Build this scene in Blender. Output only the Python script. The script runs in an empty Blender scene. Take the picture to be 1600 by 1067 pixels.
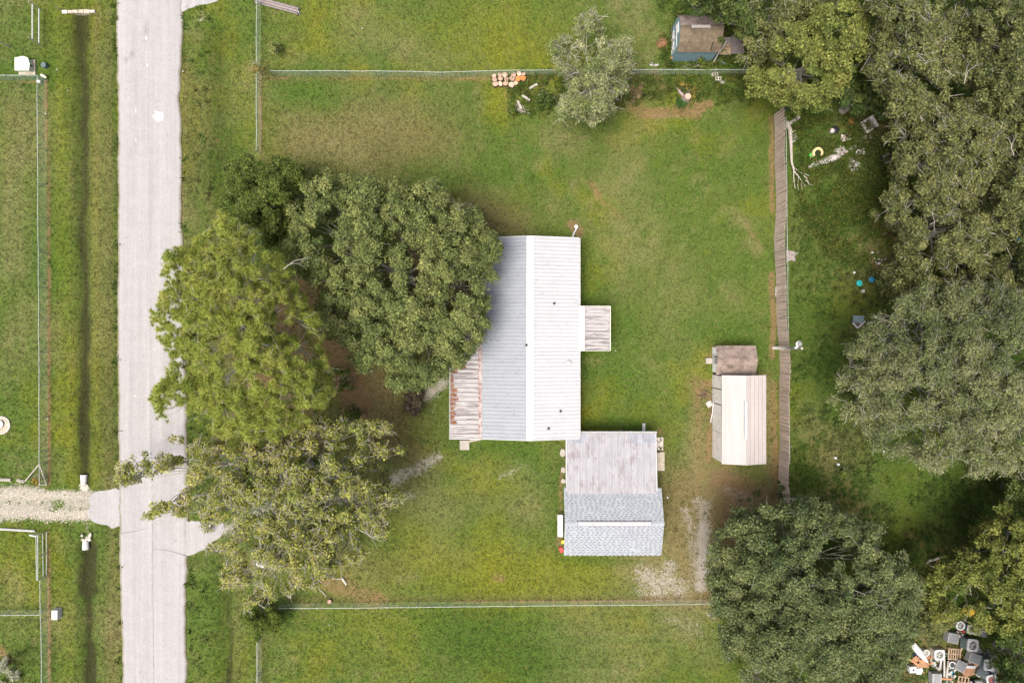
import bpy, math, random
import numpy as np
from math import radians as R, sin, cos, pi

random.seed(11)
rng = np.random.default_rng(11)
scene = bpy.context.scene
COL = scene.collection

# ------------------------------------------------------------------ camera, sky, sun, exposure
CH = 60.0                       # camera height above the lawn, metres
FP = 1066.67                    # focal length in pixels of the 1600 px wide photograph
cam_data = bpy.data.cameras.new('camera')
cam_data.lens = 24.0; cam_data.sensor_width = 36.0
cam_data.clip_start = 0.5; cam_data.clip_end = 6000
cam = bpy.data.objects.new('camera', cam_data); COL.objects.link(cam)
cam.location = (0, 0, CH); cam.rotation_euler = (0, 0, 0)
scene.camera = cam

SUN_EL, SUN_AZ = R(72), R(230)  # azimuth clockwise from +Y
world = bpy.data.worlds.new('World'); scene.world = world; world.use_nodes = True
wn = world.node_tree.nodes; wl = world.node_tree.links
bg = wn['Background']
sky = wn.new('ShaderNodeTexSky'); sky.sky_type = 'NISHITA'; sky.sun_disc = False
sky.sun_elevation = SUN_EL; sky.sun_rotation = SUN_AZ
sky.air_density = 0.8; sky.dust_density = 7.0; sky.ozone_density = 0.6
wl.new(sky.outputs[0], bg.inputs[0]); bg.inputs[1].default_value = 0.15
sun_data = bpy.data.lights.new('sun', 'SUN')
sun_data.energy = 2.1; sun_data.angle = R(24); sun_data.color = (1.0, 0.965, 0.91)
sun = bpy.data.objects.new('sun', sun_data); COL.objects.link(sun)
sun.rotation_euler = (pi/2 - SUN_EL, 0, -SUN_AZ + pi)
sun.location = (30, -30, 80)
scene.view_settings.view_transform = 'Standard'; scene.view_settings.look = 'None'
scene.view_settings.exposure = 0.62; scene.view_settings.gamma = 1
scene.view_settings.use_curve_mapping = False
scene.cycles.max_bounces = 6; scene.cycles.transparent_max_bounces = 8
scene.cycles.diffuse_bounces = 3; scene.cycles.glossy_bounces = 2

# ------------------------------------------------------------------ helpers
def W(px, py, z=0.0):
    """place on the ground plan of the thing seen at (px, py) of the survey picture, standing z metres up"""
    s = (CH - z) / FP
    return ((px - 800) * s, (533.5 - py) * s, z)

def tag(o, label=None, cat=None, group=None, kind=None):
    if label: o['label'] = label
    if cat: o['category'] = cat
    if group: o['group'] = group
    if kind: o['kind'] = kind
    return o

def thing(name, label, cat, loc=(0, 0, 0), rz=0.0, group=None, rot=None):
    o = bpy.data.objects.new(name, None); COL.objects.link(o)
    o.empty_display_size = 0.3
    o.location = loc; o.rotation_euler = rot if rot else (0, 0, rz)
    return tag(o, label, cat, group)

class MB:
    def __init__(s): s.v = []; s.f = []; s.m = []
    def quad(s, a, b, c, d, mi=0):
        n = len(s.v); s.v += [a, b, c, d]; s.f.append((n, n+1, n+2, n+3)); s.m.append(mi); return s
    def poly(s, pts, mi=0):
        n = len(s.v); s.v += list(pts); s.f.append(tuple(range(n, n+len(pts)))); s.m.append(mi); return s
    def box(s, x0, y0, z0, x1, y1, z1, mi=0, bev=0.0):
        n = len(s.v)
        if bev <= 0:
            s.v += [(x0,y0,z0),(x1,y0,z0),(x1,y1,z0),(x0,y1,z0),(x0,y0,z1),(x1,y0,z1),(x1,y1,z1),(x0,y1,z1)]
            fs = [(0,3,2,1),(4,5,6,7),(0,1,5,4),(1,2,6,5),(2,3,7,6),(3,0,4,7)]
        else:
            b = bev
            s.v += [(x0,y0,z0),(x1,y0,z0),(x1,y1,z0),(x0,y1,z0),(x0,y0,z1-b),(x1,y0,z1-b),(x1,y1,z1-b),(x0,y1,z1-b),
                    (x0+b,y0+b,z1),(x1-b,y0+b,z1),(x1-b,y1-b,z1),(x0+b,y1-b,z1)]
            fs = [(0,3,2,1),(0,1,5,4),(1,2,6,5),(2,3,7,6),(3,0,4,7),(4,5,9,8),(5,6,10,9),(6,7,11,10),(7,4,8,11),(8,9,10,11)]
        for f in fs: s.f.append(tuple(n+i for i in f)); s.m.append(mi)
        return s
    def cbox(s, cx, cy, cz, sx, sy, sz, mi=0, bev=0.0, rz=0.0):
        k = len(s.v); s.box(cx-sx/2, cy-sy/2, cz, cx+sx/2, cy+sy/2, cz+sz, mi, bev)
        if rz:
            c, d = cos(rz), sin(rz)
            for i in range(k, len(s.v)):
                x, y, z = s.v[i]; x -= cx; y -= cy; s.v[i] = (cx+x*c-y*d, cy+x*d+y*c, z)
        return s
    def tube(s, pts, rads, n=6, mi=0, cap=True):
        rings = []
        P = [np.array(p, float) for p in pts]
        for i, p in enumerate(P):
            d = P[min(i+1, len(P)-1)] - P[max(i-1, 0)]
            L = np.linalg.norm(d); d = d/L if L > 1e-9 else np.array((0, 0, 1.))
            u = np.cross(d, (0, 0, 1.) if abs(d[2]) < .9 else (1., 0, 0)); u /= np.linalg.norm(u)
            w = np.cross(d, u); r = rads[i] if hasattr(rads, '__len__') else rads
            b = len(s.v)
            for k in range(n):
                a = 2*pi*k/n; q = p + r*(u*cos(a)+w*sin(a)); s.v.append(tuple(q))
            rings.append(b)
        for a, b in zip(rings, rings[1:]):
            for k in range(n):
                s.f.append((a+k, a+(k+1) % n, b+(k+1) % n, b+k)); s.m.append(mi)
        if cap and n > 2:
            s.f.append(tuple(rings[0]+k for k in range(n))); s.m.append(mi)
            s.f.append(tuple(rings[-1]+k for k in reversed(range(n)))); s.m.append(mi)
        return s
    def cyl(s, x, y, z0, z1, r0, r1=None, n=16, mi=0):
        return s.tube([(x, y, z0), (x, y, z1)], [r0, r0 if r1 is None else r1], n, mi)
    def ring(s, cx, cy, z, r0, r1, h, n=24, mi=0, sq=0.0):
        """annulus of height h; sq > 0 squares the outer outline"""
        def o(a, r, q):
            c, d = cos(a), sin(a)
            k = (abs(c)**(2+q*8) + abs(d)**(2+q*8))**(-1/(2+q*8)) if q else 1
            return (cx+r*k*c, cy+r*k*d)
        b = len(s.v)
        for k in range(n):
            a = 2*pi*k/n
            xo, yo = o(a, r1, sq); xi, yi = o(a, r0, 0)
            s.v += [(xo, yo, z), (xo, yo, z+h), (xi, yi, z+h), (xi, yi, z)]
        for k in range(n):
            p, q = b+4*k, b+4*((k+1) % n)
            for i in range(4):
                s.f.append((p+i, q+i, q+(i+1) % 4, p+(i+1) % 4)); s.m.append(mi)
        return s
    def prism(s, outline, z0, z1, mi=0):
        n = len(s.v); k = len(outline)
        s.v += [(x, y, z0) for x, y in outline] + [(x, y, z1) for x, y in outline]
        s.f.append(tuple(n+i for i in reversed(range(k)))); s.m.append(mi)
        s.f.append(tuple(n+k+i for i in range(k))); s.m.append(mi)
        for i in range(k):
            j = (i+1) % k; s.f.append((n+i, n+j, n+k+j, n+k+i)); s.m.append(mi)
        return s
    def mesh(s, name, mats, off=(0, 0, 0)):
        me = bpy.data.meshes.new(name)
        me.from_pydata([(x-off[0], y-off[1], z-off[2]) for x, y, z in s.v], [], s.f)
        if not isinstance(mats, (list, tuple)): mats = [mats]
        for m in mats: me.materials.append(m)
        if len(mats) > 1: me.polygons.foreach_set('material_index', s.m)
        me.update(); return me

def part(name, mb, mats, parent, local=True, smooth=False):
    off = (0, 0, 0) if local else tuple(parent.location)
    o = bpy.data.objects.new(name, mb.mesh(name, mats, off)); COL.objects.link(o)
    o.parent = parent
    if smooth: o.data.polygons.foreach_set('use_smooth', [True]*len(o.data.polygons))
    return o

def solo(name, mb, mats, label=None, cat=None, group=None, kind=None, loc=None, rz=0, smooth=False):
    """one-mesh thing. with loc, mesh is local; without, world coordinates and origin moved to its base"""
    if loc is None:
        a = np.array(mb.v); c = (float(a[:, 0].mean()), float(a[:, 1].mean()), float(a[:, 2].min()))
        me = mb.mesh(name, mats, c); loc = c
    else: me = mb.mesh(name, mats)
    o = bpy.data.objects.new(name, me); COL.objects.link(o); o.location = loc; o.rotation_euler[2] = rz
    if smooth: me.polygons.foreach_set('use_smooth', [True]*len(me.polygons))
    return tag(o, label, cat, group, kind)

def copy_thing(src, loc, rz=None, label=None):
    r = src.copy(); COL.objects.link(r); r.location = loc
    if rz is not None: r.rotation_euler[2] = rz
    if label: r['label'] = label
    for ch in list(src.children):
        c = ch.copy(); COL.objects.link(c); c.parent = r
        for g in list(ch.children):
            d = g.copy(); COL.objects.link(d); d.parent = c
    return r

# ------------------------------------------------------------------ materials
def nd(nt, t, **kw):
    n = nt.nodes.new(t)
    for k, v in kw.items(): setattr(n, k, v)
    return n
def mth(nt, op, a, b=None, c=None, clamp=False):
    n = nd(nt, 'ShaderNodeMath', operation=op); n.use_clamp = clamp
    for i, q in enumerate((a, b, c)):
        if q is None: continue
        if isinstance(q, (int, float)): n.inputs[i].default_value = q
        else: nt.links.new(q, n.inputs[i])
    return n.outputs[0]
def noise(nt, vec, scale, detail=3, rough=.6, stretch=None):
    if stretch:
        mp = nd(nt, 'ShaderNodeMapping'); nt.links.new(vec, mp.inputs[0]); mp.inputs['Scale'].default_value = stretch; vec = mp.outputs[0]
    n = nd(nt, 'ShaderNodeTexNoise'); nt.links.new(vec, n.inputs['Vector'])
    n.inputs['Scale'].default_value = scale; n.inputs['Detail'].default_value = detail; n.inputs['Roughness'].default_value = rough
    return n.outputs[0]
def mixc(nt, f, a, b, mode='MIX'):
    n = nd(nt, 'ShaderNodeMix', data_type='RGBA', blend_type=mode)
    for i, q in ((0, f), (6, a), (7, b)):
        if isinstance(q, (int, float)): n.inputs[i].default_value = q
        elif isinstance(q, (tuple, list)): n.inputs[i].default_value = (*q[:3], 1)
        else: nt.links.new(q, n.inputs[i])
    return n.outputs[2]
def ramp(nt, v, lo, hi, a=0.0, b=1.0):
    n = nd(nt, 'ShaderNodeMapRange'); n.inputs[1].default_value = lo; n.inputs[2].default_value = hi
    n.inputs[3].default_value = a; n.inputs[4].default_value = b; n.clamp = True
    nt.links.new(v, n.inputs[0]); return n.outputs[0]
def base_mat(name, rough=.7, metal=0.0, spec=.3):
    m = bpy.data.materials.new(name); m.use_nodes = True; nt = m.node_tree
    b = nt.nodes['Principled BSDF']; b.inputs['Roughness'].default_value = rough; b.inputs['Metallic'].default_value = metal
    b.inputs['Specular IOR Level'].default_value = spec
    return m, nt, b
def bump(nt, b, h, dist=.02, s=.6):
    n = nd(nt, 'ShaderNodeBump'); n.inputs['Distance'].default_value = dist; n.inputs['Strength'].default_value = s
    nt.links.new(h, n.inputs['Height']); nt.links.new(n.outputs[0], b.inputs['Normal'])

def plain(name, col, rough=.6, var=.18, scale=3.0, metal=0.0, stain=None, sfac=.35, sscale=1.2, stretch=None, orand=0.0, spec=.3, slo=.5, shi=.68):
    """painted / wooden / metal surface: base colour, soft mottling, optional stains, optional shade per object"""
    m, nt, b = base_mat(name, rough, metal, spec)
    geo = nd(nt, 'ShaderNodeNewGeometry').outputs['Position']
    n1 = noise(nt, geo, scale, 4, .65, stretch)
    v = ramp(nt, n1, .3, .7, 1-var, 1+var)
    c = nd(nt, 'ShaderNodeRGB'); c.outputs[0].default_value = (*col, 1); out = c.outputs[0]
    if stain:
        s = noise(nt, geo, sscale, 5, .7, stretch)
        if orand:
            oi = nd(nt, 'ShaderNodeObjectInfo').outputs['Random']
            s = mth(nt, 'ADD', s, mth(nt, 'MULTIPLY_ADD', oi, .16, -.08))
        out = mixc(nt, mth(nt, 'MULTIPLY', ramp(nt, s, slo, shi), sfac), out, stain)
    if orand:
        oi = nd(nt, 'ShaderNodeObjectInfo').outputs['Random']
        v = mth(nt, 'MULTIPLY', v, mth(nt, 'MULTIPLY_ADD', oi, orand*2, 1-orand))
    cx = nd(nt, 'ShaderNodeCombineXYZ')
    for i in range(3): nt.links.new(v, cx.inputs[i])
    out = mixc(nt, 1.0, out, cx.outputs[0], 'MULTIPLY')
    nt.links.new(out, b.inputs['Base Color'])
    bump(nt, b, n1, .01, .3)
    return m

def leaf_mat(name, rough=.55, trans=.25):
    m = bpy.data.materials.new(name); m.use_nodes = True; nt = m.node_tree
    b = nt.nodes['Principled BSDF']; b.inputs['Roughness'].default_value = rough; b.inputs['Specular IOR Level'].default_value = .12
    a = nd(nt, 'ShaderNodeAttribute', attribute_name='tint')
    nt.links.new(a.outputs['Color'], b.inputs['Base Color'])
    t = nd(nt, 'ShaderNodeBsdfTranslucent')
    nt.links.new(mixc(nt, 1.0, a.outputs['Color'], (1.3, 1.35, .8), 'MULTIPLY'), t.inputs[0])
    mx = nd(nt, 'ShaderNodeMixShader'); mx.inputs[0].default_value = trans
    nt.links.new(b.outputs[0], mx.inputs[1]); nt.links.new(t.outputs[0], mx.inputs[2])
    nt.links.new(mx.outputs[0], nt.nodes['Material Output'].inputs['Surface'])
    return m

M = {}
M['leaf'] = leaf_mat('leaf_green')
M['bark_grey'] = plain('bark_grey', (.30, .27, .235), .85, .3, 6)
M['bark_pale'] = plain('bark_pale', (.42, .39, .34), .85, .25, 6)
M['dead_twig'] = plain('bleached_dead_twig', (.38, .35, .30), .85, .25, 6)
M['bark_brown'] = plain('bark_brown', (.15, .11, .08), .9, .3, 6)
M['white_roof'] = plain('white_painted_metal', (.44, .445, .45), .5, .04, .8, 0, (.40, .41, .43), .4, .5, orand=.02)
M['grey_roof'] = plain('greyer_white_metal', (.262, .286, .312), .5, .05, .8, 0, (.22, .24, .26), .6, .9, orand=.03)  # west slope of the house roof, greyer and bluer than the east
M['seam'] = plain('dark_roof_line_and_rib_shade', (.19, .20, .215), .8, .15, 2)  # dark seam lines, with the shaded side of the ribs painted in
M['white_trim'] = plain('white_trim', (.52, .52, .51), .5, .04, 2)
M['siding'] = plain('cream_siding', (.62, .6, .55), .6, .06, 2)
M['pan'] = plain('weathered_aluminium_pan', (.42, .40, .395), .55, .18, 1.6, 0, (.15, .13, .125), .85, 1.6, (.35, 3.4, 1), orand=.14, slo=.48, shi=.58)
M['gutter_rust'] = plain('rust_streaked_gutter', (.46, .40, .385), .7, .25, 2.5, 0, (.24, .09, .06), .8, 3.2, slo=.44, shi=.56)
M['carport'] = plain('chalky_pink_grey_sheet', (.318, .315, .328), .5, .12, 1.1, 0, (.20, .165, .165), .75, 1.6, (1.5, .6, 1), orand=.035, slo=.5, shi=.68)
M['carport_grey'] = plain('grey_sheet', (.27, .285, .315), .45, .15, 1.1, 0, (.36, .35, .36), .6, .8, orand=.07)
M['shingle'] = plain('pale_grey_shingle', (.315, .34, .36), .85, .12, 2.2, 0, (.29, .31, .345), .5, .6)
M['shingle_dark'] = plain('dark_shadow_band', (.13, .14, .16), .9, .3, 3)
M['pink_roof'] = plain('pinkish_white_metal', (.405, .37, .352), .5, .07, .8, 0, (.41, .33, .31), .5, .9, (3, .25, 1), orand=.04)
M['beige_panel'] = plain('dull_beige_panel', (.50, .47, .43), .6, .12, 1.4, 0, (.3, .28, .26), .6, 1.2, orand=.06)
M['barn_wall'] = plain('pale_barn_wall_metal', (.74, .70, .65), .6, .1, 1.4, 0, (.5, .46, .41), .5, 1.5, orand=.05)
M['shed_white'] = plain('clean_white_boards', (.82, .82, .80), .5, .05, 3)
M['brown_roof'] = plain('faded_brown_shingle', (.24, .19, .16), .9, .25, 2.4, 0, (.09, .07, .055), .7, 1.5, orand=.08)
M['tan_shingle'] = plain('tan_shingle', (.155, .122, .082), .9, .25, 3.4, 0, (.085, .065, .048), .65, 1.6, orand=.14)
M['blue_paint'] = plain('slate_blue_paint', (.20, .31, .345), .6, .12, 2, 0, (.14, .235, .265), .5, 1.5)
M['white_paint'] = plain('white_paint', (.56, .56, .545), .5, .06, 3)
M['dark'] = plain('dark_eave_shade_and_batten', (.015, .015, .016), .8, .1, 2)  # near black for the painted eave shadow and the roof batten
M['glass'] = plain('dark_window_glass', (.04, .05, .06), .12, .1, 2, spec=.6)
M['board'] = plain('weathered_fence_board', (.50, .40, .33), .9, .25, 5, 0, (.26, .20, .165), .6, 2.0, (1, 4, .5), orand=.24)
M['board_dark'] = plain('fence_rail_wood', (.17, .13, .10), .9, .2, 4)
M['galv'] = plain('galvanised_pipe', (.42, .46, .43), .5, .08, 2, .1)
M['wire'] = plain('galvanised_wire', (.30, .38, .31), .6, .1, 2)
M['concrete'] = plain('pale_concrete', (.38, .35, .305), .9, .14, 1.5, 0, (.3, .26, .2), .5, 1.6)
M['concrete_dirty'] = plain('dirty_concrete', (.43, .38, .30), .9, .2, 3, 0, (.18, .13, .08), .7, 2.4)
M['limestone'] = plain('limestone_block', (.5, .46, .39), .9, .2, 5, orand=.12)
M['timber'] = plain('whitewashed_timber', (.40, .36, .31), .85, .2, 3, orand=.1)
M['deck'] = plain('grey_deck_board', (.27, .23, .22), .85, .2, 4, orand=.15)
M['raw_wood'] = plain('raw_pale_wood', (.38, .28, .185), .8, .25, 5, 0, (.2, .14, .09), .6, 4, orand=.18)
M['rust_wood'] = plain('orange_scrap_wood', (.42, .20, .10), .8, .25, 5, orand=.2)
M['cut_wood'] = plain('split_log_face', (.50, .34, .25), .85, .25, 9, orand=.25)
M['log_orange'] = plain('orange_log_face', (.50, .20, .06), .85, .25, 9, orand=.15)
M['stump'] = plain('grey_stump_wood', (.34, .27, .24), .9, .25, 8)
M['cream'] = plain('cream_plastic', (.55, .55, .45), .55, .08, 2)
M['ac_light'] = plain('light_grey_housing', (.33, .335, .34), .5, .12, 4, 0, (.3, .29, .27), .5, 2, orand=.12)
M['ac_rim'] = plain('pale_worn_rim', (.46, .46, .45), .5, .12, 6, orand=.1)
M['ac_beige'] = plain('beige_housing', (.56, .52, .45), .5, .12, 4, orand=.1)
M['ac_dark'] = plain('dark_grey_grille', (.12, .13, .135), .5, .2, 4, orand=.25)
M['ac_green'] = plain('grey_green_housing', (.11, .15, .145), .5, .2, 3, orand=.2)
M['black'] = plain('black_plastic', (.02, .021, .024), .45, .2, 3)
M['red'] = plain('red_plastic', (.42, .05, .04), .5, .15, 3)
M['yellow'] = plain('yellow_paint', (.75, .42, .03), .5, .15, 3)
M['tan_plastic'] = plain('tan_plastic', (.55, .45, .22), .6, .12, 3)
M['green'] = plain('bright_green_plastic', (.08, .38, .06), .5, .12, 3)
M['teal'] = plain('teal_plastic', (.02, .34, .33), .45, .15, 3)
M['blue'] = plain('blue_plastic', (.03, .20, .34), .45, .15, 3)
M['navy'] = plain('navy_tarp', (.02, .03, .09), .6, .3, 3)
M['card'] = plain('brown_cardboard', (.36, .20, .11), .8, .3, 5, 0, (.2, .12, .07), .7, 4, orand=.15)
M['bluegrey'] = plain('blue_grey_sheet', (.16, .22, .245), .55, .1, 3)
M['terracotta'] = plain('terracotta_clay', (.55, .20, .08), .75, .15, 4)
M['dull_white'] = plain('dull_white_scrap', (.46, .44, .41), .6, .25, 6, 0, (.2, .17, .15), .75, 5, orand=.12)
M['orange_litter'] = plain('rust_coloured_needles', (.24, .12, .065), .9, .4, 9)
M['ridge_white'] = plain('pale_ridge_cap', (.42, .405, .405), .6, .1, 1.5, 0, (.4, .38, .38), .5, 1.2)

# ------------------------------------------------------------------ value noise on the ground plan
def vnoise(x, y, cell, seed):
    g = np.random.default_rng(seed).random((257, 257))
    u = np.asarray(x)/cell + 7.3*seed; v = np.asarray(y)/cell + 3.1*seed
    iu = np.floor(u).astype(int); iv = np.floor(v).astype(int); fu = u-iu; fv = v-iv
    fu = fu*fu*(3-2*fu); fv = fv*fv*(3-2*fv); iu %= 256; iv %= 256
    return (g[iu, iv]*(1-fu)+g[iu+1, iv]*fu)*(1-fv) + (g[iu, iv+1]*(1-fu)+g[iu+1, iv+1]*fu)*fv
def fbm(x, y, cell, seed, oc=4):
    s = 0; a = 1; t = 0
    for i in range(oc): s = s + a*vnoise(x, y, cell/2**i, seed+i); t += a; a *= .55
    return s/t

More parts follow.
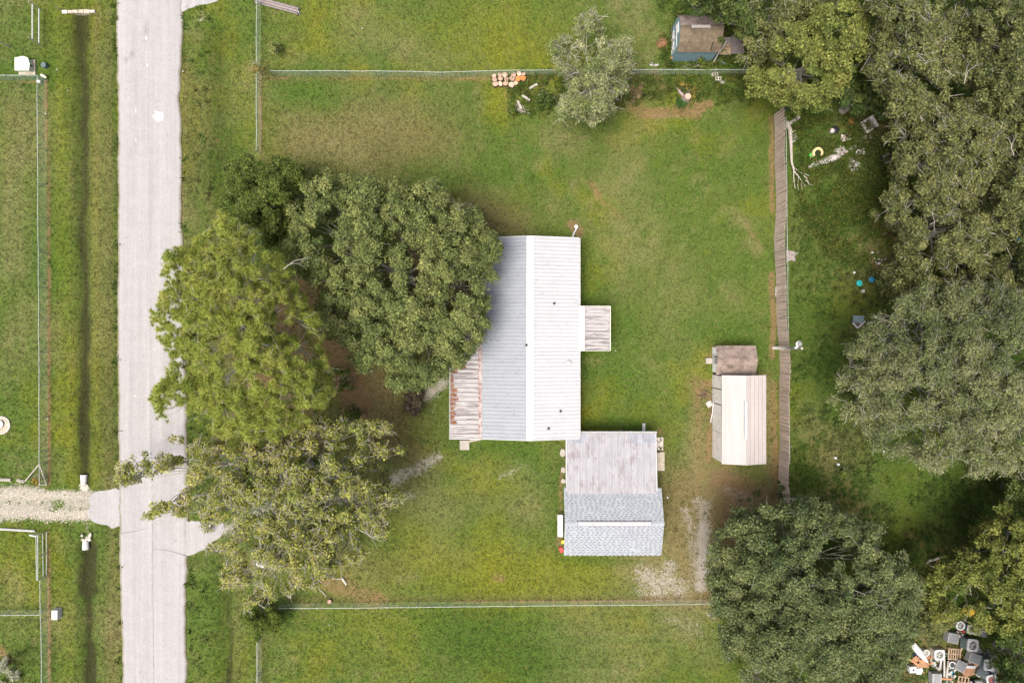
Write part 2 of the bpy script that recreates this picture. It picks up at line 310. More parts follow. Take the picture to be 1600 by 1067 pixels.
# ground features in survey pixels: (channel, x1, y1, x2, y2, radius, strength)
# S sand  O rusty leaf litter  D dry grass  K dark wet soil and painted tree shade  L lush green  Y yellow green  B brownish thin turf  W wet grass and painted ditch shade
FEAT = [
 ('O',1075,765,1185,820,48,.46),('O',1050,850,1100,930,30,.42),('B',1040,780,1180,860,60,.75),('D',1020,900,1100,935,30,.6),('O',1085,600,1095,740,16,.45),('O',560,560,620,640,34,.4),('O',1280,690,1330,790,40,.42),('D',590,760,690,800,34,.5),
 ('S',-40,772,60,772,13,.98),('S',-40,796,60,800,16,.98),('S',60,772,138,775,9,.95),('S',60,805,138,805,9,.95),('S',110,790,140,790,10,.8),('S',60,788,80,788,9,.7),('O',0,760,60,765,5,.4),('O',134,782,138,800,4,.4),('S',129,752,131,765,4,.8),('S',132,820,134,838,3,.5),('L',85,791,100,791,6,.6),
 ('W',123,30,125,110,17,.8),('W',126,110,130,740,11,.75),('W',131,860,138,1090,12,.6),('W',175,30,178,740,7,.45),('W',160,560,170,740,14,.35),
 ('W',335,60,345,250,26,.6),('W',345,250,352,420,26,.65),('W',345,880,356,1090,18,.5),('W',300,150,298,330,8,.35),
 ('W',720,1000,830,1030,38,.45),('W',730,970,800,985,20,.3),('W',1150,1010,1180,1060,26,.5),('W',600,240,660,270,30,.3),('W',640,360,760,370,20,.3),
 ('B',1110,760,1170,800,40,.85),('B',1060,830,1110,900,34,.8),('O',1125,750,1200,790,26,.75),('D',1130,740,1150,760,16,.7),('S',1070,800,1080,830,12,.5),('S',1100,790,1095,915,16,.55),('S',1085,850,1088,915,14,.5),('S',1010,900,1060,920,26,.55),('S',1140,770,1170,780,16,.4),('O',1140,760,1150,850,30,.7),('B',1000,880,1080,935,34,.7),('D',1080,700,1095,760,12,.6),
 ('B',1195,590,1205,740,10,.8),('B',1085,600,1100,740,14,.6),
 # ditches
 ('K',124,26,126,75,13,.75),('K',126,75,131,740,6,.65),('K',131,740,132,748,5,.9),('K',135,858,136,925,10,.95),
 ('K',136,925,137,1000,5,.7),('K',138,1010,140,1090,7,1.0),('B',128,120,132,600,14,.3),
 ('K',354,935,356,1090,4,.7),('K',340,40,352,330,17,.28),('K',357,900,356,1067,16,.2),('L',330,35,345,40,9,.8),
 ('B',150,20,175,1067,12,.45),('B',170,20,180,1067,5,.5),('Y',95,130,110,740,14,.6),('Y',145,20,152,740,9,.5),('L',100,300,110,500,15,.4),
 ('Y',85,5,120,110,28,.5),('L',20,40,60,80,35,.3),('Y',90,850,110,1060,15,.35),('L',160,830,165,900,12,.4),
 # left lawn
 ('D',15,250,20,420,26,.75),('D',40,480,20,520,20,.5),('D',30,140,40,200,20,.2),('L',30,600,35,700,28,.35),('B',15,165,45,240,22,.35),
 ('Y',20,840,40,920,30,.6),('D',15,900,30,930,14,.7),('O',22,905,30,925,6,.35),('O',0,1015,12,1030,8,.8),('K',0,740,55,745,2,.4),
 ('O',58,746,60,760,7,.5),
 # rust lines below the fences
 ('O',72,126,75,300,2.4,1.0),('O',75,300,76,760,2.6,1.0),('O',0,126,72,126,2.6,.75),('O',74,830,78,1090,2.8,.95),('D',68,130,70,760,4,.35),
 ('O',430,122,860,124,2,.35),('B',404,122,860,122,4,.6),('O',405,120,408,238,4,.75),('O',425,122,450,122,5,.6),('O',715,122,760,126,4,.6),
 ('O',455,942,1105,938,2.2,.8),('B',450,936,1100,934,5,.4),('B',408,1000,406,1090,5,.5),
 ('O',1205,230,1206,330,4,.95),('O',1206,430,1208,560,5,.95),('O',1209,600,1213,780,4,.9),('O',1205,180,1206,230,4,.8),('O',1210,690,1214,770,6,.8),
 # verge right of the road
 ('O',284,260,286,380,2.5,.7),('O',282,60,281,200,2,.5),('S',312,28,318,22,9,.45),('D',300,50,312,60,10,.6),('B',290,100,300,330,9,.6),('B',315,150,320,330,14,.4),
 ('O',338,218,339,219,2,1.0),('D',310,120,320,180,8,.4),('O',291,700,293,1060,2,.6),('L',305,310,318,330,8,.7),('L',320,880,340,1060,18,.4),('B',375,900,370,1060,9,.4),
 # north strip
 ('Y',480,40,520,30,40,.35),('D',560,50,620,60,38,.35),('Y',720,50,850,70,50,.5),('L',640,30,700,20,25,.3),('D',1000,40,1020,60,18,.25),
 # main yard, west part
 ('L',440,135,520,150,22,.7),('L',470,140,490,145,14,.5),('B',470,220,640,240,45,.75),('B',560,180,700,200,40,.5),('D',500,225,560,250,20,.35),('B',730,330,790,350,35,.8),
 ('L',690,160,760,200,30,.45),('D',590,190,600,210,12,.3),('L',650,270,700,285,25,.6),('O',590,258,700,262,18,.18),('S',512,222,518,225,5,.3),
 ('O',790,130,790,170,4,.45),('O',845,123,850,132,5,.9),('O',800,150,860,165,22,.35),('K',820,150,900,170,24,.3),
 ('O',1000,178,1090,176,9,.95),('O',1070,172,1108,160,8,.95),('O',1025,115,1035,140,9,.7),('O',1140,120,1160,115,10,.6),('O',985,165,1010,175,14,.6),('S',1015,178,1060,182,4,.35),
 ('L',1015,130,1160,130,22,.35),('D',885,212,887,214,5,.8),('O',1073,208,1074,209,4,.5),
 # around the house
 ('O',893,352,903,365,9,.95),('D',895,285,898,300,6,.5),('O',922,287,935,310,7,.7),('O',935,312,970,340,7,.5),('D',940,330,985,365,8,.4),('S',893,288,895,292,4,.5),
 ('D',860,310,868,322,14,.3),('L',900,400,980,520,30,.4),('D',960,430,975,440,16,.4),('O',935,475,945,477,5,.4),('D',1050,420,1080,520,40,.35),
 ('O',1045,490,1060,500,10,.3),('D',1150,340,1165,350,9,.8),('O',1165,350,1190,390,6,.55),('D',1170,380,1185,395,8,.7),('D',1140,455,1150,470,14,.5),('L',1110,240,1190,300,30,.35),
 ('L',1080,510,1190,540,26,.75),('L',1040,300,1120,420,50,.3),('L',960,590,1010,660,30,.5),('L',920,660,1000,670,8,.9),('D',1010,560,1020,570,8,.4),('O',925,560,940,570,8,.4),
 ('L',800,690,870,760,30,.8),('L',870,700,875,860,8,.6),('L',740,690,800,700,12,.6),('D',800,725,840,745,14,.35),('S',805,735,825,728,7,.3),('S',780,745,800,735,6,.45),
 ('O',876,735,876,850,4,.7),('O',873,840,878,860,5,.7),
 ('Y',640,860,760,900,50,.75),('Y',760,900,900,920,45,.8),('Y',840,880,960,900,22,.7),('L',560,830,620,850,22,.5),('L',880,875,1000,878,5,.6),('Y',560,970,620,1010,40,.45),
 ('O',775,902,785,904,7,.7),('D',625,905,650,900,6,.6),('D',690,860,720,870,20,.3),('L',700,800,720,840,30,.35),
 ('O',500,905,590,935,18,.65),('O',540,900,560,935,12,.55),('O',530,905,560,912,7,.5),
 # under and between the trees on the left
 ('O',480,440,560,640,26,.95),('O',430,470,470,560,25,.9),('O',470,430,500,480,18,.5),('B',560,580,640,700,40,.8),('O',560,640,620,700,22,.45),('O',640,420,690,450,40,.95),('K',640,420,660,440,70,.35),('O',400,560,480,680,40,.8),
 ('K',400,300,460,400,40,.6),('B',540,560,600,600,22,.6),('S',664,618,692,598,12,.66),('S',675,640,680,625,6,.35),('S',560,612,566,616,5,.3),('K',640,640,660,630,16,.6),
 ('L',660,680,720,700,22,.5),('O',480,700,560,690,20,.3),('B',340,400,380,640,40,.5),
 ('S',608,752,682,716,12,.58),('S',560,775,612,752,9,.4),('S',400,800,560,775,14,.55),('S',620,780,645,775,10,.45),('D',650,760,700,800,26,.4),('S',330,835,400,808,9,.8),
 ('B',430,850,600,880,40,.35),('O',395,880,410,940,8,.5),
 # east side
 ('O',1100,600,1112,600,8,.9),('O',1088,612,1105,616,7,.8),('O',1115,545,1108,560,7,.7),('O',1110,620,1108,720,5,.85),('D',1085,680,1100,720,16,.5),('S',1085,672,1100,680,5,.35),
 ('D',1110,760,1180,780,30,.7),('O',1130,745,1180,765,20,.55),('O',1150,790,1190,840,30,.8),('O',1200,600,1206,700,6,.3),('D',1200,600,1205,760,7,.7),('O',1030,670,1036,680,7,.6),
 ('S',1088,785,1100,815,11,.55),('S',1100,820,1094,915,12,.85),('S',1076,838,1084,850,7,.4),('S',1010,895,1045,910,16,.6),('S',1045,885,1030,925,14,.6),('S',995,925,1060,928,9,.45),
 ('O',1072,898,1074,900,5,.7),('O',1010,932,1110,930,5,.6),('D',1040,850,1070,900,30,.5),('D',1000,890,1060,930,30,.5),
 ('S',1045,965,1095,985,14,.35),('D',1060,970,1110,1010,32,.6),('O',1060,995,1085,1005,14,.35),('S',1110,960,1115,965,8,.5),('D',920,970,1000,1000,45,.45),('D',860,1000,960,1050,40,.4),('L',900,1010,940,1040,20,.3),
 ('L',700,980,830,1040,45,.9),('L',780,960,840,970,20,.5),('L',1130,1000,1180,1060,26,.5),
 # beyond the plank fence, K painting the deep shade under the trees
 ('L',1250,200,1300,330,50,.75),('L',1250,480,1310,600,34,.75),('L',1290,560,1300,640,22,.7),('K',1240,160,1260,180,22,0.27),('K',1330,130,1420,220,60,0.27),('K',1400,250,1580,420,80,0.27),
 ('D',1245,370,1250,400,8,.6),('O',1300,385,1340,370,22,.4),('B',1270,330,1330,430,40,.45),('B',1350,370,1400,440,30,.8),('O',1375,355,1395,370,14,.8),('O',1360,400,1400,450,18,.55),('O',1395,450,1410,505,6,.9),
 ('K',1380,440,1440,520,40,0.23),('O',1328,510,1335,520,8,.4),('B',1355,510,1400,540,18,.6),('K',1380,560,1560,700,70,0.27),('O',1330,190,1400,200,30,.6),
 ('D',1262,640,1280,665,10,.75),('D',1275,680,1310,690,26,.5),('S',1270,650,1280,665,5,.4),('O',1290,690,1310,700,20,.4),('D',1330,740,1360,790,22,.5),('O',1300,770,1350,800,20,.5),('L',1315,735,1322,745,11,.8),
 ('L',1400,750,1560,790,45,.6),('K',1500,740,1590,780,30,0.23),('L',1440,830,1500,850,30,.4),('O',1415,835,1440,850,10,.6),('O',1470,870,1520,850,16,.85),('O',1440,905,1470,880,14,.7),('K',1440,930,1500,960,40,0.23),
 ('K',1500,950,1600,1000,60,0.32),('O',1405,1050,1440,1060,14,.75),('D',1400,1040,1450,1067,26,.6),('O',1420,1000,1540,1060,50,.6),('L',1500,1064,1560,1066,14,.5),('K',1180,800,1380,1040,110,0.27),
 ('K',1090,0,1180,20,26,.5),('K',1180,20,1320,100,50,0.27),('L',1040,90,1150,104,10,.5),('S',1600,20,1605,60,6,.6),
]
FAST_CH = 'SODKLYBW'
def features(X, Y):
    """amounts of each channel at ground-plan points (metres)"""
    px = X*FP/CH + 800; py = 533.5 - Y*FP/CH
    wx = (fbm(X, Y, 1.6, 21, 4)-.5)*16; wy = (fbm(X, Y, 1.6, 41, 4)-.5)*16
    sx = (fbm(X, Y, .7, 61, 2)-.5)*4; sy = (fbm(X, Y, .7, 81, 2)-.5)*4
    out = {c: np.zeros_like(px) for c in FAST_CH}
    for ch, x1, y1, x2, y2, r, st in FEAT:
        k = min(1.0, r/14.0)
        qx = px + wx*k + sx*(1-k)*.6; qy = py + wy*k + sy*(1-k)*.6
        dx, dy = x2-x1, y2-y1; L = dx*dx+dy*dy+1e-6
        t = np.clip(((qx-x1)*dx+(qy-y1)*dy)/L, 0, 1)
        d = np.hypot(qx-x1-t*dx, qy-y1-t*dy)/r
        if ch == 'K' and r < 12:
            wob = (fbm(X, Y, 4, 777, 3)-.5); d = np.hypot(qx+wob*14-x1-t*dx, qy-y1-t*dy)/(r*(.7+1.2*fbm(X, Y, 2.5, 787, 2))); a = st*(.35+1.3*fbm(X, Y, 5, 797, 2))*np.exp(-(d**2)*.8)
        else: a = st*np.exp(-(d**2)*.8)
        out[ch] = np.maximum(out[ch], a) if ch in 'SOK' else 1-(1-out[ch])*(1-a)
    return out
G_OLIVE = np.array((.080, .115, .022)); G_LUSH = np.array((.050, .100, .013)); G_YEL = np.array((.138, .148, .014))
G_DRY = np.array((.170, .160, .066)); G_BRN = np.array((.150, .122, .052)); G_WET_SHADE = np.array((.040, .056, .010))  # last tone: wetter grass with ditch shade painted in
def grass_colour(X, Y, f):
    c = np.tile(G_OLIVE, (len(X), 1)).astype(float)
    def mix(w, t): 
        w = np.clip(w, 0, 1)[:, None]; c[:] = c*(1-w)+t*w
    n1 = fbm(X, Y, 8, 101); n2 = fbm(X, Y, 4, 131); n3 = fbm(X, Y, 6, 161); n4 = fbm(X, Y, 1.2, 191)
    mix((n1-.48)*2.6, G_LUSH); mix((n2-.52)*2.8, G_YEL); mix((n3-.56)*2.2, G_DRY); mix((n4-.56)*2.4, G_LUSH); mix((fbm(X, Y, .9, 211)-.60)*2.0, G_DRY)
    mix(f['Y']*.8, G_YEL); mix(f['B']*.95, G_BRN); mix(f['D']*.8, G_DRY); mix(f['L']*.85, G_LUSH); mix(f['W']*.8, G_WET_SHADE)
    pyg = 533.5-Y*FP/CH; pxg = X*FP/CH+800
    band = .5+.5*np.sin(Y*2*pi/1.15+(fbm(X, Y, 6, 231, 2)-.5)*3)
    mix(band*.22*((pyg > 958) & (pxg > 410)), G_LUSH); mix(.5*np.exp(-((pxg-790)/95)**2-((pyg-1000)/45)**2)*(.6+.4*band), G_LUSH)
    bandx = .5+.5*np.sin(X*2*pi/1.1+(fbm(X, Y, 6, 241, 2)-.5)*2); mix(bandx*.2*((pxg < 182)|((pxg > 295) & (pxg < 400))), G_LUSH)
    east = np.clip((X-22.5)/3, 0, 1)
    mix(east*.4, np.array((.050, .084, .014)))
    return c

def ditch_depth(X, Y):
    px = X*FP/CH + 800; py = 533.5 - Y*FP/CH
    d = .42*np.exp(-((px-(125+py*.012))/11.0)**2)
    d *= 1 - np.exp(-((py-795)/42.0)**4)
    d2 = .30*np.exp(-((px-347-py*.008)/13.0)**2)*(1-np.exp(-((py-835)/45.0)**4))*(1-np.exp(-((py+5)/35.0)**4))
    return d+d2

# ------------------------------------------------------------------ ground
def axis(a, b, step, far):
    core = np.arange(a, b+1e-6, step)
    ext = [12, 35, 90, 250, 700, 1900]
    return np.concatenate([[a-e for e in reversed(ext)], core, [b+e for e in ext]])
gx = axis(-50, 50, .30, 0); gy = axis(-36, 36, .30, 0)
GX, GY = np.meshgrid(gx, gy); fx, fy = GX.ravel(), GY.ravel()
FT = features(fx, fy)
relief = (fbm(fx, fy, 3, 301)-.5)*.10
ROADL = [(-400,181),(0,181),(120,183),(200,184),(330,185),(500,183),(700,185),(850,186),(900,187),(990,190),(1067,192),(1500,195)]
ROADR = [(-400,286),(30,286),(80,284),(160,281),(200,283),(250,284),(330,284),(400,286),(600,291),(700,294),(865,295),(900,292),(950,291),(1000,292),(1067,292),(1500,295)]
def road_x(py, tab): return np.interp(py, [a for a, _ in tab], [b for _, b in tab])
pxs = fx*FP/CH+800; pys = 533.5-fy*FP/CH
inroad = (pxs > road_x(pys, ROADL)-2) & (pxs < road_x(pys, ROADR)+2)
zz = relief*(~inroad) - ditch_depth(fx, fy) - np.where(inroad, .07, 0.0) - .02
verts = np.stack([fx, fy, zz], 1)
nx, ny = len(gx), len(gy)
i = np.arange(nx-1)[None, :] + nx*np.arange(ny-1)[:, None]; i = i.ravel()
faces = np.stack([i, i+1, i+nx+1, i+nx], 1)
def np_mesh(name, v, f, mats, attrs=None, smooth=False):
    me = bpy.data.meshes.new(name)
    me.vertices.add(len(v)); me.vertices.foreach_set('co', np.ascontiguousarray(v, dtype=np.float32).ravel())
    k = f.shape[1]; me.loops.add(len(f)*k); me.polygons.add(len(f))
    me.loops.foreach_set('vertex_index', np.ascontiguousarray(f, dtype=np.int32).ravel())
    me.polygons.foreach_set('loop_start', np.arange(0, len(f)*k, k, dtype=np.int32))
    if smooth: me.polygons.foreach_set('use_smooth', np.ones(len(f), dtype=bool))
    for a, (t, d) in (attrs or {}).items():
        at = me.attributes.new(a, t, 'POINT')
        at.data.foreach_set('color' if 'COLOR' in t else 'value', np.ascontiguousarray(d, dtype=np.float32).ravel())
    for m in mats: me.materials.append(m)
    me.update(calc_edges=True); return me
def rgba(c): return np.concatenate([c, np.ones((len(c), 1))], 1)
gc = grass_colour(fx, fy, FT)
def ground_material():
    m, nt, b = base_mat('lawn_soil_and_litter', .95, 0, .12)
    pos = nd(nt, 'ShaderNodeNewGeometry').outputs['Position']
    a = nd(nt, 'ShaderNodeAttribute', attribute_name='tint').outputs['Color']
    mk = nd(nt, 'ShaderNodeAttribute', attribute_name='cover')
    sep = nd(nt, 'ShaderNodeSeparateColor'); nt.links.new(mk.outputs['Color'], sep.inputs[0])
    n_f = noise(nt, pos, 9, 4, .75); n_m = noise(nt, pos, 2.6, 5, .7); n_x = noise(nt, pos, 22, 2, .6)
    v = mth(nt, 'MULTIPLY', ramp(nt, n_f, .3, .7, .45, 1.6), ramp(nt, n_x, .3, .7, .6, 1.45))
    cx = nd(nt, 'ShaderNodeCombineXYZ')
    for k in range(3): nt.links.new(v, cx.inputs[k])
    grass = mixc(nt, 1.0, a, cx.outputs[0], 'MULTIPLY')
    grass = mixc(nt, mth(nt, 'MULTIPLY', ramp(nt, n_m, .55, .75), .45), grass, (.14, .115, .05))
    # each cover breaks up against fine noise
    def fac(ch, n, w, soft=.18):
        q = mth(nt, 'ADD', sep.outputs[ch], mth(nt, 'MULTIPLY_ADD', n, w, -w*.5))
        return ramp(nt, q, .5-soft, .5+soft)
    n_c = mth(nt, 'MULTIPLY_ADD', n_f, .6, mth(nt, 'MULTIPLY', n_m, .4))
    soil = mixc(nt, ramp(nt, n_f, .35, .65), (.018, .018, .010), (.042, .040, .016))  # dark cover: wet soil, also tree shade painted on the ground
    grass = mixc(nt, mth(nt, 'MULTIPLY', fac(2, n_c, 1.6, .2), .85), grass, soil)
    lit = mixc(nt, ramp(nt, n_f, .35, .65), (.13, .08, .042), (.285, .175, .095))
    grass = mixc(nt, mth(nt, 'MULTIPLY', fac(1, n_c, 2.0, .2), .75), grass, lit)
    snd = mixc(nt, ramp(nt, n_x, .3, .7), (.24, .21, .17), (.44, .41, .36))
    grass = mixc(nt, mth(nt, 'MULTIPLY', fac(0, n_c, 2.3, .16), .85), grass, snd)
    nt.links.new(grass, b.inputs['Base Color'])
    h = mth(nt, 'ADD', n_f, mth(nt, 'MULTIPLY', n_x, .6)); bump(nt, b, h, .07, .8)
    return m
M['ground'] = ground_material()
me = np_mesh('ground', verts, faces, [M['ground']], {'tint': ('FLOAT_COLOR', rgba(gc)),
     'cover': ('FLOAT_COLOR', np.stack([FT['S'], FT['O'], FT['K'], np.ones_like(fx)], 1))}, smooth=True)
o = bpy.data.objects.new('ground', me); COL.objects.link(o); tag(o, 'green lawn and rough ground with bare sandy and rusty patches', kind='structure')

def gz(x, y):
    """height of the ground sheet near (x, y)"""
    x = np.atleast_1d(np.asarray(x, float)); y = np.atleast_1d(np.asarray(y, float))
    z = (fbm(x, y, 3, 301)-.5)*.10 - ditch_depth(x, y) - .02
    return z if len(z) > 1 else float(z[0])

# ------------------------------------------------------------------ road
def road_material(name, base, tonal, stains=True):
    m, nt, b = base_mat(name, .92, 0, .2)
    pos = nd(nt, 'ShaderNodeNewGeometry').outputs['Position']
    n1 = noise(nt, pos, 9, 4, .85); n2 = noise(nt, pos, .9, 4, .6, (2.2, .05, 1)); n3 = noise(nt, pos, 1.1, 5, .7)
    v = mth(nt, 'MULTIPLY', ramp(nt, n1, .25, .75, .78, 1.2), ramp(nt, n2, .3, .7, .90, 1.08))
    v = mth(nt, 'MULTIPLY', v, ramp(nt, n3, .3, .75, 1.04, .93))
    a = nd(nt, 'ShaderNodeAttribute', attribute_name='stain').outputs['Fac']
    cx = nd(nt, 'ShaderNodeCombineXYZ')
    for k in range(3): nt.links.new(v, cx.inputs[k])
    c = mixc(nt, 1.0, base, cx.outputs[0], 'MULTIPLY')
    c = mixc(nt, mth(nt, 'MULTIPLY', a, ramp(nt, n3, .3, .7, .5, 1.0)), c, tonal)
    ve = nd(nt, 'ShaderNodeAttribute', attribute_name='verge').outputs['Fac']
    c = mixc(nt, mth(nt, 'MULTIPLY', ramp(nt, mth(nt, 'ADD', ve, mth(nt, 'MULTIPLY_ADD', n1, 1.4, -.7)), .55, .85), .8), c, (.17, .15, .075))
    c = mixc(nt, mth(nt, 'MULTIPLY', ramp(nt, noise(nt, pos, 5, 2, .5), .70, .74), .5), c, tonal)
    nt.links.new(c, b.inputs['Base Color']); bump(nt, b, n1, .01, .5)
    return m
M['road'] = road_material('pale_worn_road', (.334, .325, .320), (.13, .125, .12))
M['patch'] = road_material('white_road_patch', (.45, .43, .42), (.3, .3, .3))
rows = np.arange(-70, 70, .25); cols = 30
rp = 533.5 - rows*FP/CH
jl = (fbm(rows, rows*0, .9, 401, 4)-.5)*4.5; jr = (fbm(rows, rows*0, .9, 431, 4)-.5)*6.5
xl = (road_x(rp, ROADL)+jl-800)*CH/FP; xr = (road_x(rp, ROADR)+jr-800)*CH/FP
t = np.linspace(0, 1, cols)
RX = xl[:, None]*(1-t)+xr[:, None]*t; RY = np.repeat(rows[:, None], cols, 1)
RZ = .02 + .05*(1-(2*t-1)**2)[None, :]*np.ones_like(RX); RZ[:, 0] = RZ[:, -1] = -.06
RZ[:, 1] = RZ[:, -2] = .022; RX[:, 1] = RX[:, 0]+.02; RX[:, -2] = RX[:, -1]-.02
rx, ry = RX.ravel(), RY.ravel(); ppx = rx*FP/CH+800; ppy = 533.5-ry*FP/CH
st = np.zeros_like(rx)
for (x, y, sx, sy, a) in [(209,533,11,700,.13),(262,533,9,700,.10),(207,85,4,5,.8),(198,95,3,3,.8),(229,48,4,14,.55),(229,62,3,5,.6),(213,150,2,60,.35),(213,230,2,50,.25),(246,45,5,30,.15),(197,33,2,2,.6),
                          (205,240,3,14,.3),(215,560,3,70,.18),(237,690,3,60,.25),(216,960,3,60,.15),(219,1050,1.5,1.5,.9),(274,845,2,2,.7),(238,900,2,80,.3),(222,160,12,120,.10),(268,600,3,90,.15)]:
    st = np.maximum(st, a*np.exp(-((ppx-x)/sx)**2-((ppy-y)/sy)**2))
i = (np.arange(cols-1)[None, :] + cols*np.arange(len(rows)-1)[:, None]).ravel()
me = np_mesh('road', np.stack([rx, ry, RZ.ravel()], 1), np.stack([i, i+1, i+cols+1, i+cols], 1), [M['road']], {'stain': ('FLOAT', st), 'verge': ('FLOAT', np.exp(-np.minimum(np.abs(RX-xl[:, None]), np.abs(RX-xr[:, None])).ravel()/.28))}, True)
o = bpy.data.objects.new('road', me); COL.objects.link(o); tag(o, 'pale worn country road with ragged grass edges', kind='structure')
def strip(name, pts, width, z, mat, zf=None):
    mb = MB(); pts = [np.array(p) for p in pts]
    for a, b in zip(pts, pts[1:]):
        d = (b-a)/max(np.linalg.norm(b-a), 1e-6); n = np.array((-d[1], d[0]))*width/2
        mb.quad(*[(q[0], q[1], z) for q in (a-n, b-n, b+n, a+n)][::1])
    return mb
M['joint'] = plain('dark_road_joint', (.20, .19, .19), .95, .35, 4)
rd = bpy.data.objects['road']
mb = MB(); prev = None
JT = [(-20,233),(110,233),(200,233),(290,235),(420,235),(560,236),(700,237),(840,239),(870,239),(960,240),(1090,241)]
for y in range(-20, 1090, 9):
    xj = np.interp(y, [a for a, _ in JT], [b for _, b in JT]) + random.uniform(-.35, .35)
    q = (W(xj, y)[0], W(xj, y)[1])
    if prev is not None and not (395 < y < 470) :
        w = random.uniform(.03, .065)*(.55 if y < 820 else .9); mb.quad((prev[0]-w/2, prev[1], .0745), (prev[0]+w/2, prev[1], .0745), (q[0]+w/2, q[1], .0745), (q[0]-w/2, q[1], .0745))
    prev = q
for a, b in (((241, 857), (262, 859)), ((262, 859), (292, 868)), ((188, 833), (215, 829)), ((215, 829), (232, 824))):
    p, q = W(*a), W(*b); mb.quad((p[0], p[1]-.02, .078), (q[0], q[1]-.02, .078), (q[0], q[1]+.02, .078), (p[0], p[1]+.02, .078))
part('road_joint', mb, M['joint'], rd)
def blob(cx, cy, rx_, ry_, n, jit, z, seed):
    r_ = random.Random(seed); pts = []
    for k in range(n):
        a = 2*pi*k/n; q = 1+r_.uniform(-jit, jit); pts.append(W(cx+rx_*q*cos(a), cy+ry_*q*sin(a)))
    return [(p[0], p[1], z) for p in pts]
for (cx, cy, a, b, s) in [(248,183,9,8,3),(243,175,2,2,8),(213,174,1.2,5,4),(213,219,1,3,5),(229,61,1.5,3.5,6),(231,103,2,3,7),(212,618,1.5,1.5,9)]:
    part('road_patch', MB().poly(blob(cx, cy, a, b, 14, .22, .0785, s)), M['patch'], rd)

# driveways
def sheet(name, outline_px, z, mat, label, jit=.0):
    mb = MB(); pts = []
    n = len(outline_px)
    for k in range(n):
        a, b = outline_px[k], outline_px[(k+1) % n]; L = math.hypot(b[0]-a[0], b[1]-a[1]); m = max(1, int(L/5))
        for j in range(m):
            t_ = j/m; pts.append((a[0]+(b[0]-a[0])*t_+random.uniform(-jit, jit), a[1]+(b[1]-a[1])*t_+random.uniform(-jit, jit)))
    w = [W(*p) for p in pts]; c = (sum(p[0] for p in w)/len(w), sum(p[1] for p in w)/len(w))
    mb.v.append((c[0], c[1], z)); mb.v += [(p[0], p[1], z) for p in w] + [(p[0], p[1], z-.12) for p in w]; k = len(w)
    for j in range(k):
        mb.f.append((0, 1+(j+1) % k, 1+j)[::-1]); mb.m.append(0); mb.f.append((1+j, 1+(j+1) % k, 1+k+(j+1) % k, 1+k+j)); mb.m.append(0)
    return solo(name, mb, mat, label, kind='structure')
sheet('driveway', [(186,764),(176,763),(162,767),(148,769),(139,778),(143,789),(135,798),(141,811),(150,817),(163,819),(174,824),(187,822)], .030, M['road'], 'pale concrete apron west of the road', 1.6)
sheet('driveway', [(290,814),(325,814),(348,812),(352,826),(344,838),(332,847),(318,858),(298,867),(290,868)], .030, M['road'], 'pale concrete apron east of the road under the leaning tree', 1.2)
sheet('driveway', [(284,-30),(350,-30),(340,3),(318,8),(302,11),(290,17),(284,20)], .030, M['road'], 'pale concrete apron at the top end of the road', 1.0)
def gravel_material():
    m, nt, b = base_mat('white_gravel', .95, 0, .15)
    pos = nd(nt, 'ShaderNodeNewGeometry').outputs['Position']
    n1 = noise(nt, pos, 7, 4, .8); n2 = noise(nt, pos, 1.0, 5, .75)
    c = mixc(nt, ramp(nt, n1, .35, .65), (.24, .20, .15), (.52, .48, .41))
    c = mixc(nt, mth(nt, 'MULTIPLY', ramp(nt, mth(nt, 'MULTIPLY_ADD', n1, .45, mth(nt, 'MULTIPLY', n2, .55)), .50, .58), .8), c, (.10, .10, .035))
    nt.links.new(c, b.inputs['Base Color']); bump(nt, b, n1, .05, .8); return m
M['gravel'] = gravel_material()
# loose gravel on and around the drives
def pebbles(name, regions, n, smin, smax, mat, label):
    V = []; F = []
    for k in range(n):
        reg = regions[rng.integers(len(regions))]; x1, y1, x2, y2, r = reg; t_ = rng.random()
        g = rng.normal(size=2)*r*.5; x, y, _ = W(x1+(x2-x1)*t_+g[0], y1+(y2-y1)*t_+g[1])
        s = rng.uniform(smin, smax); a = rng.random()*pi; b_ = len(V); z = max(gz(x, y), -.02 if True else 0)
        for q in range(4): V.append((x+s*cos(a+q*pi/2)*(.7 if q % 2 else 1), y+s*sin(a+q*pi/2)*(.7 if q % 2 else 1), z-.02))
        V.append((x, y, z+s*.6+.02))
        for q in range(4): F.append((b_+q, b_+(q+1) % 4, b_+4))
    me = np_mesh(name, np.array(V), np.array(F), [mat])
    o = bpy.data.objects.new(name, me); COL.objects.link(o); return tag(o, label, kind='stuff')
pebbles('gravel', [(-20,775,140,775,12),(-20,800,140,805,12),(130,760,133,763,4)], 2600, .03, .09, M['limestone'], 'loose pale gravel scattered on the west drive')
pebbles('gravel', [(1090,790,1092,915,26),(1010,895,1045,915,30),(1040,925,1000,925,14),(1050,970,1095,985,30)], 1200, .015, .045, M['concrete_dirty'], 'pale grit on bare sand south east of the garage')
pebbles('gravel', [(600,755,680,718,14),(668,612,690,600,12),(780,745,830,730,14),(340,830,400,808,12)], 700, .015, .045, M['concrete_dirty'], 'pale grit along the sandy track west of the house')

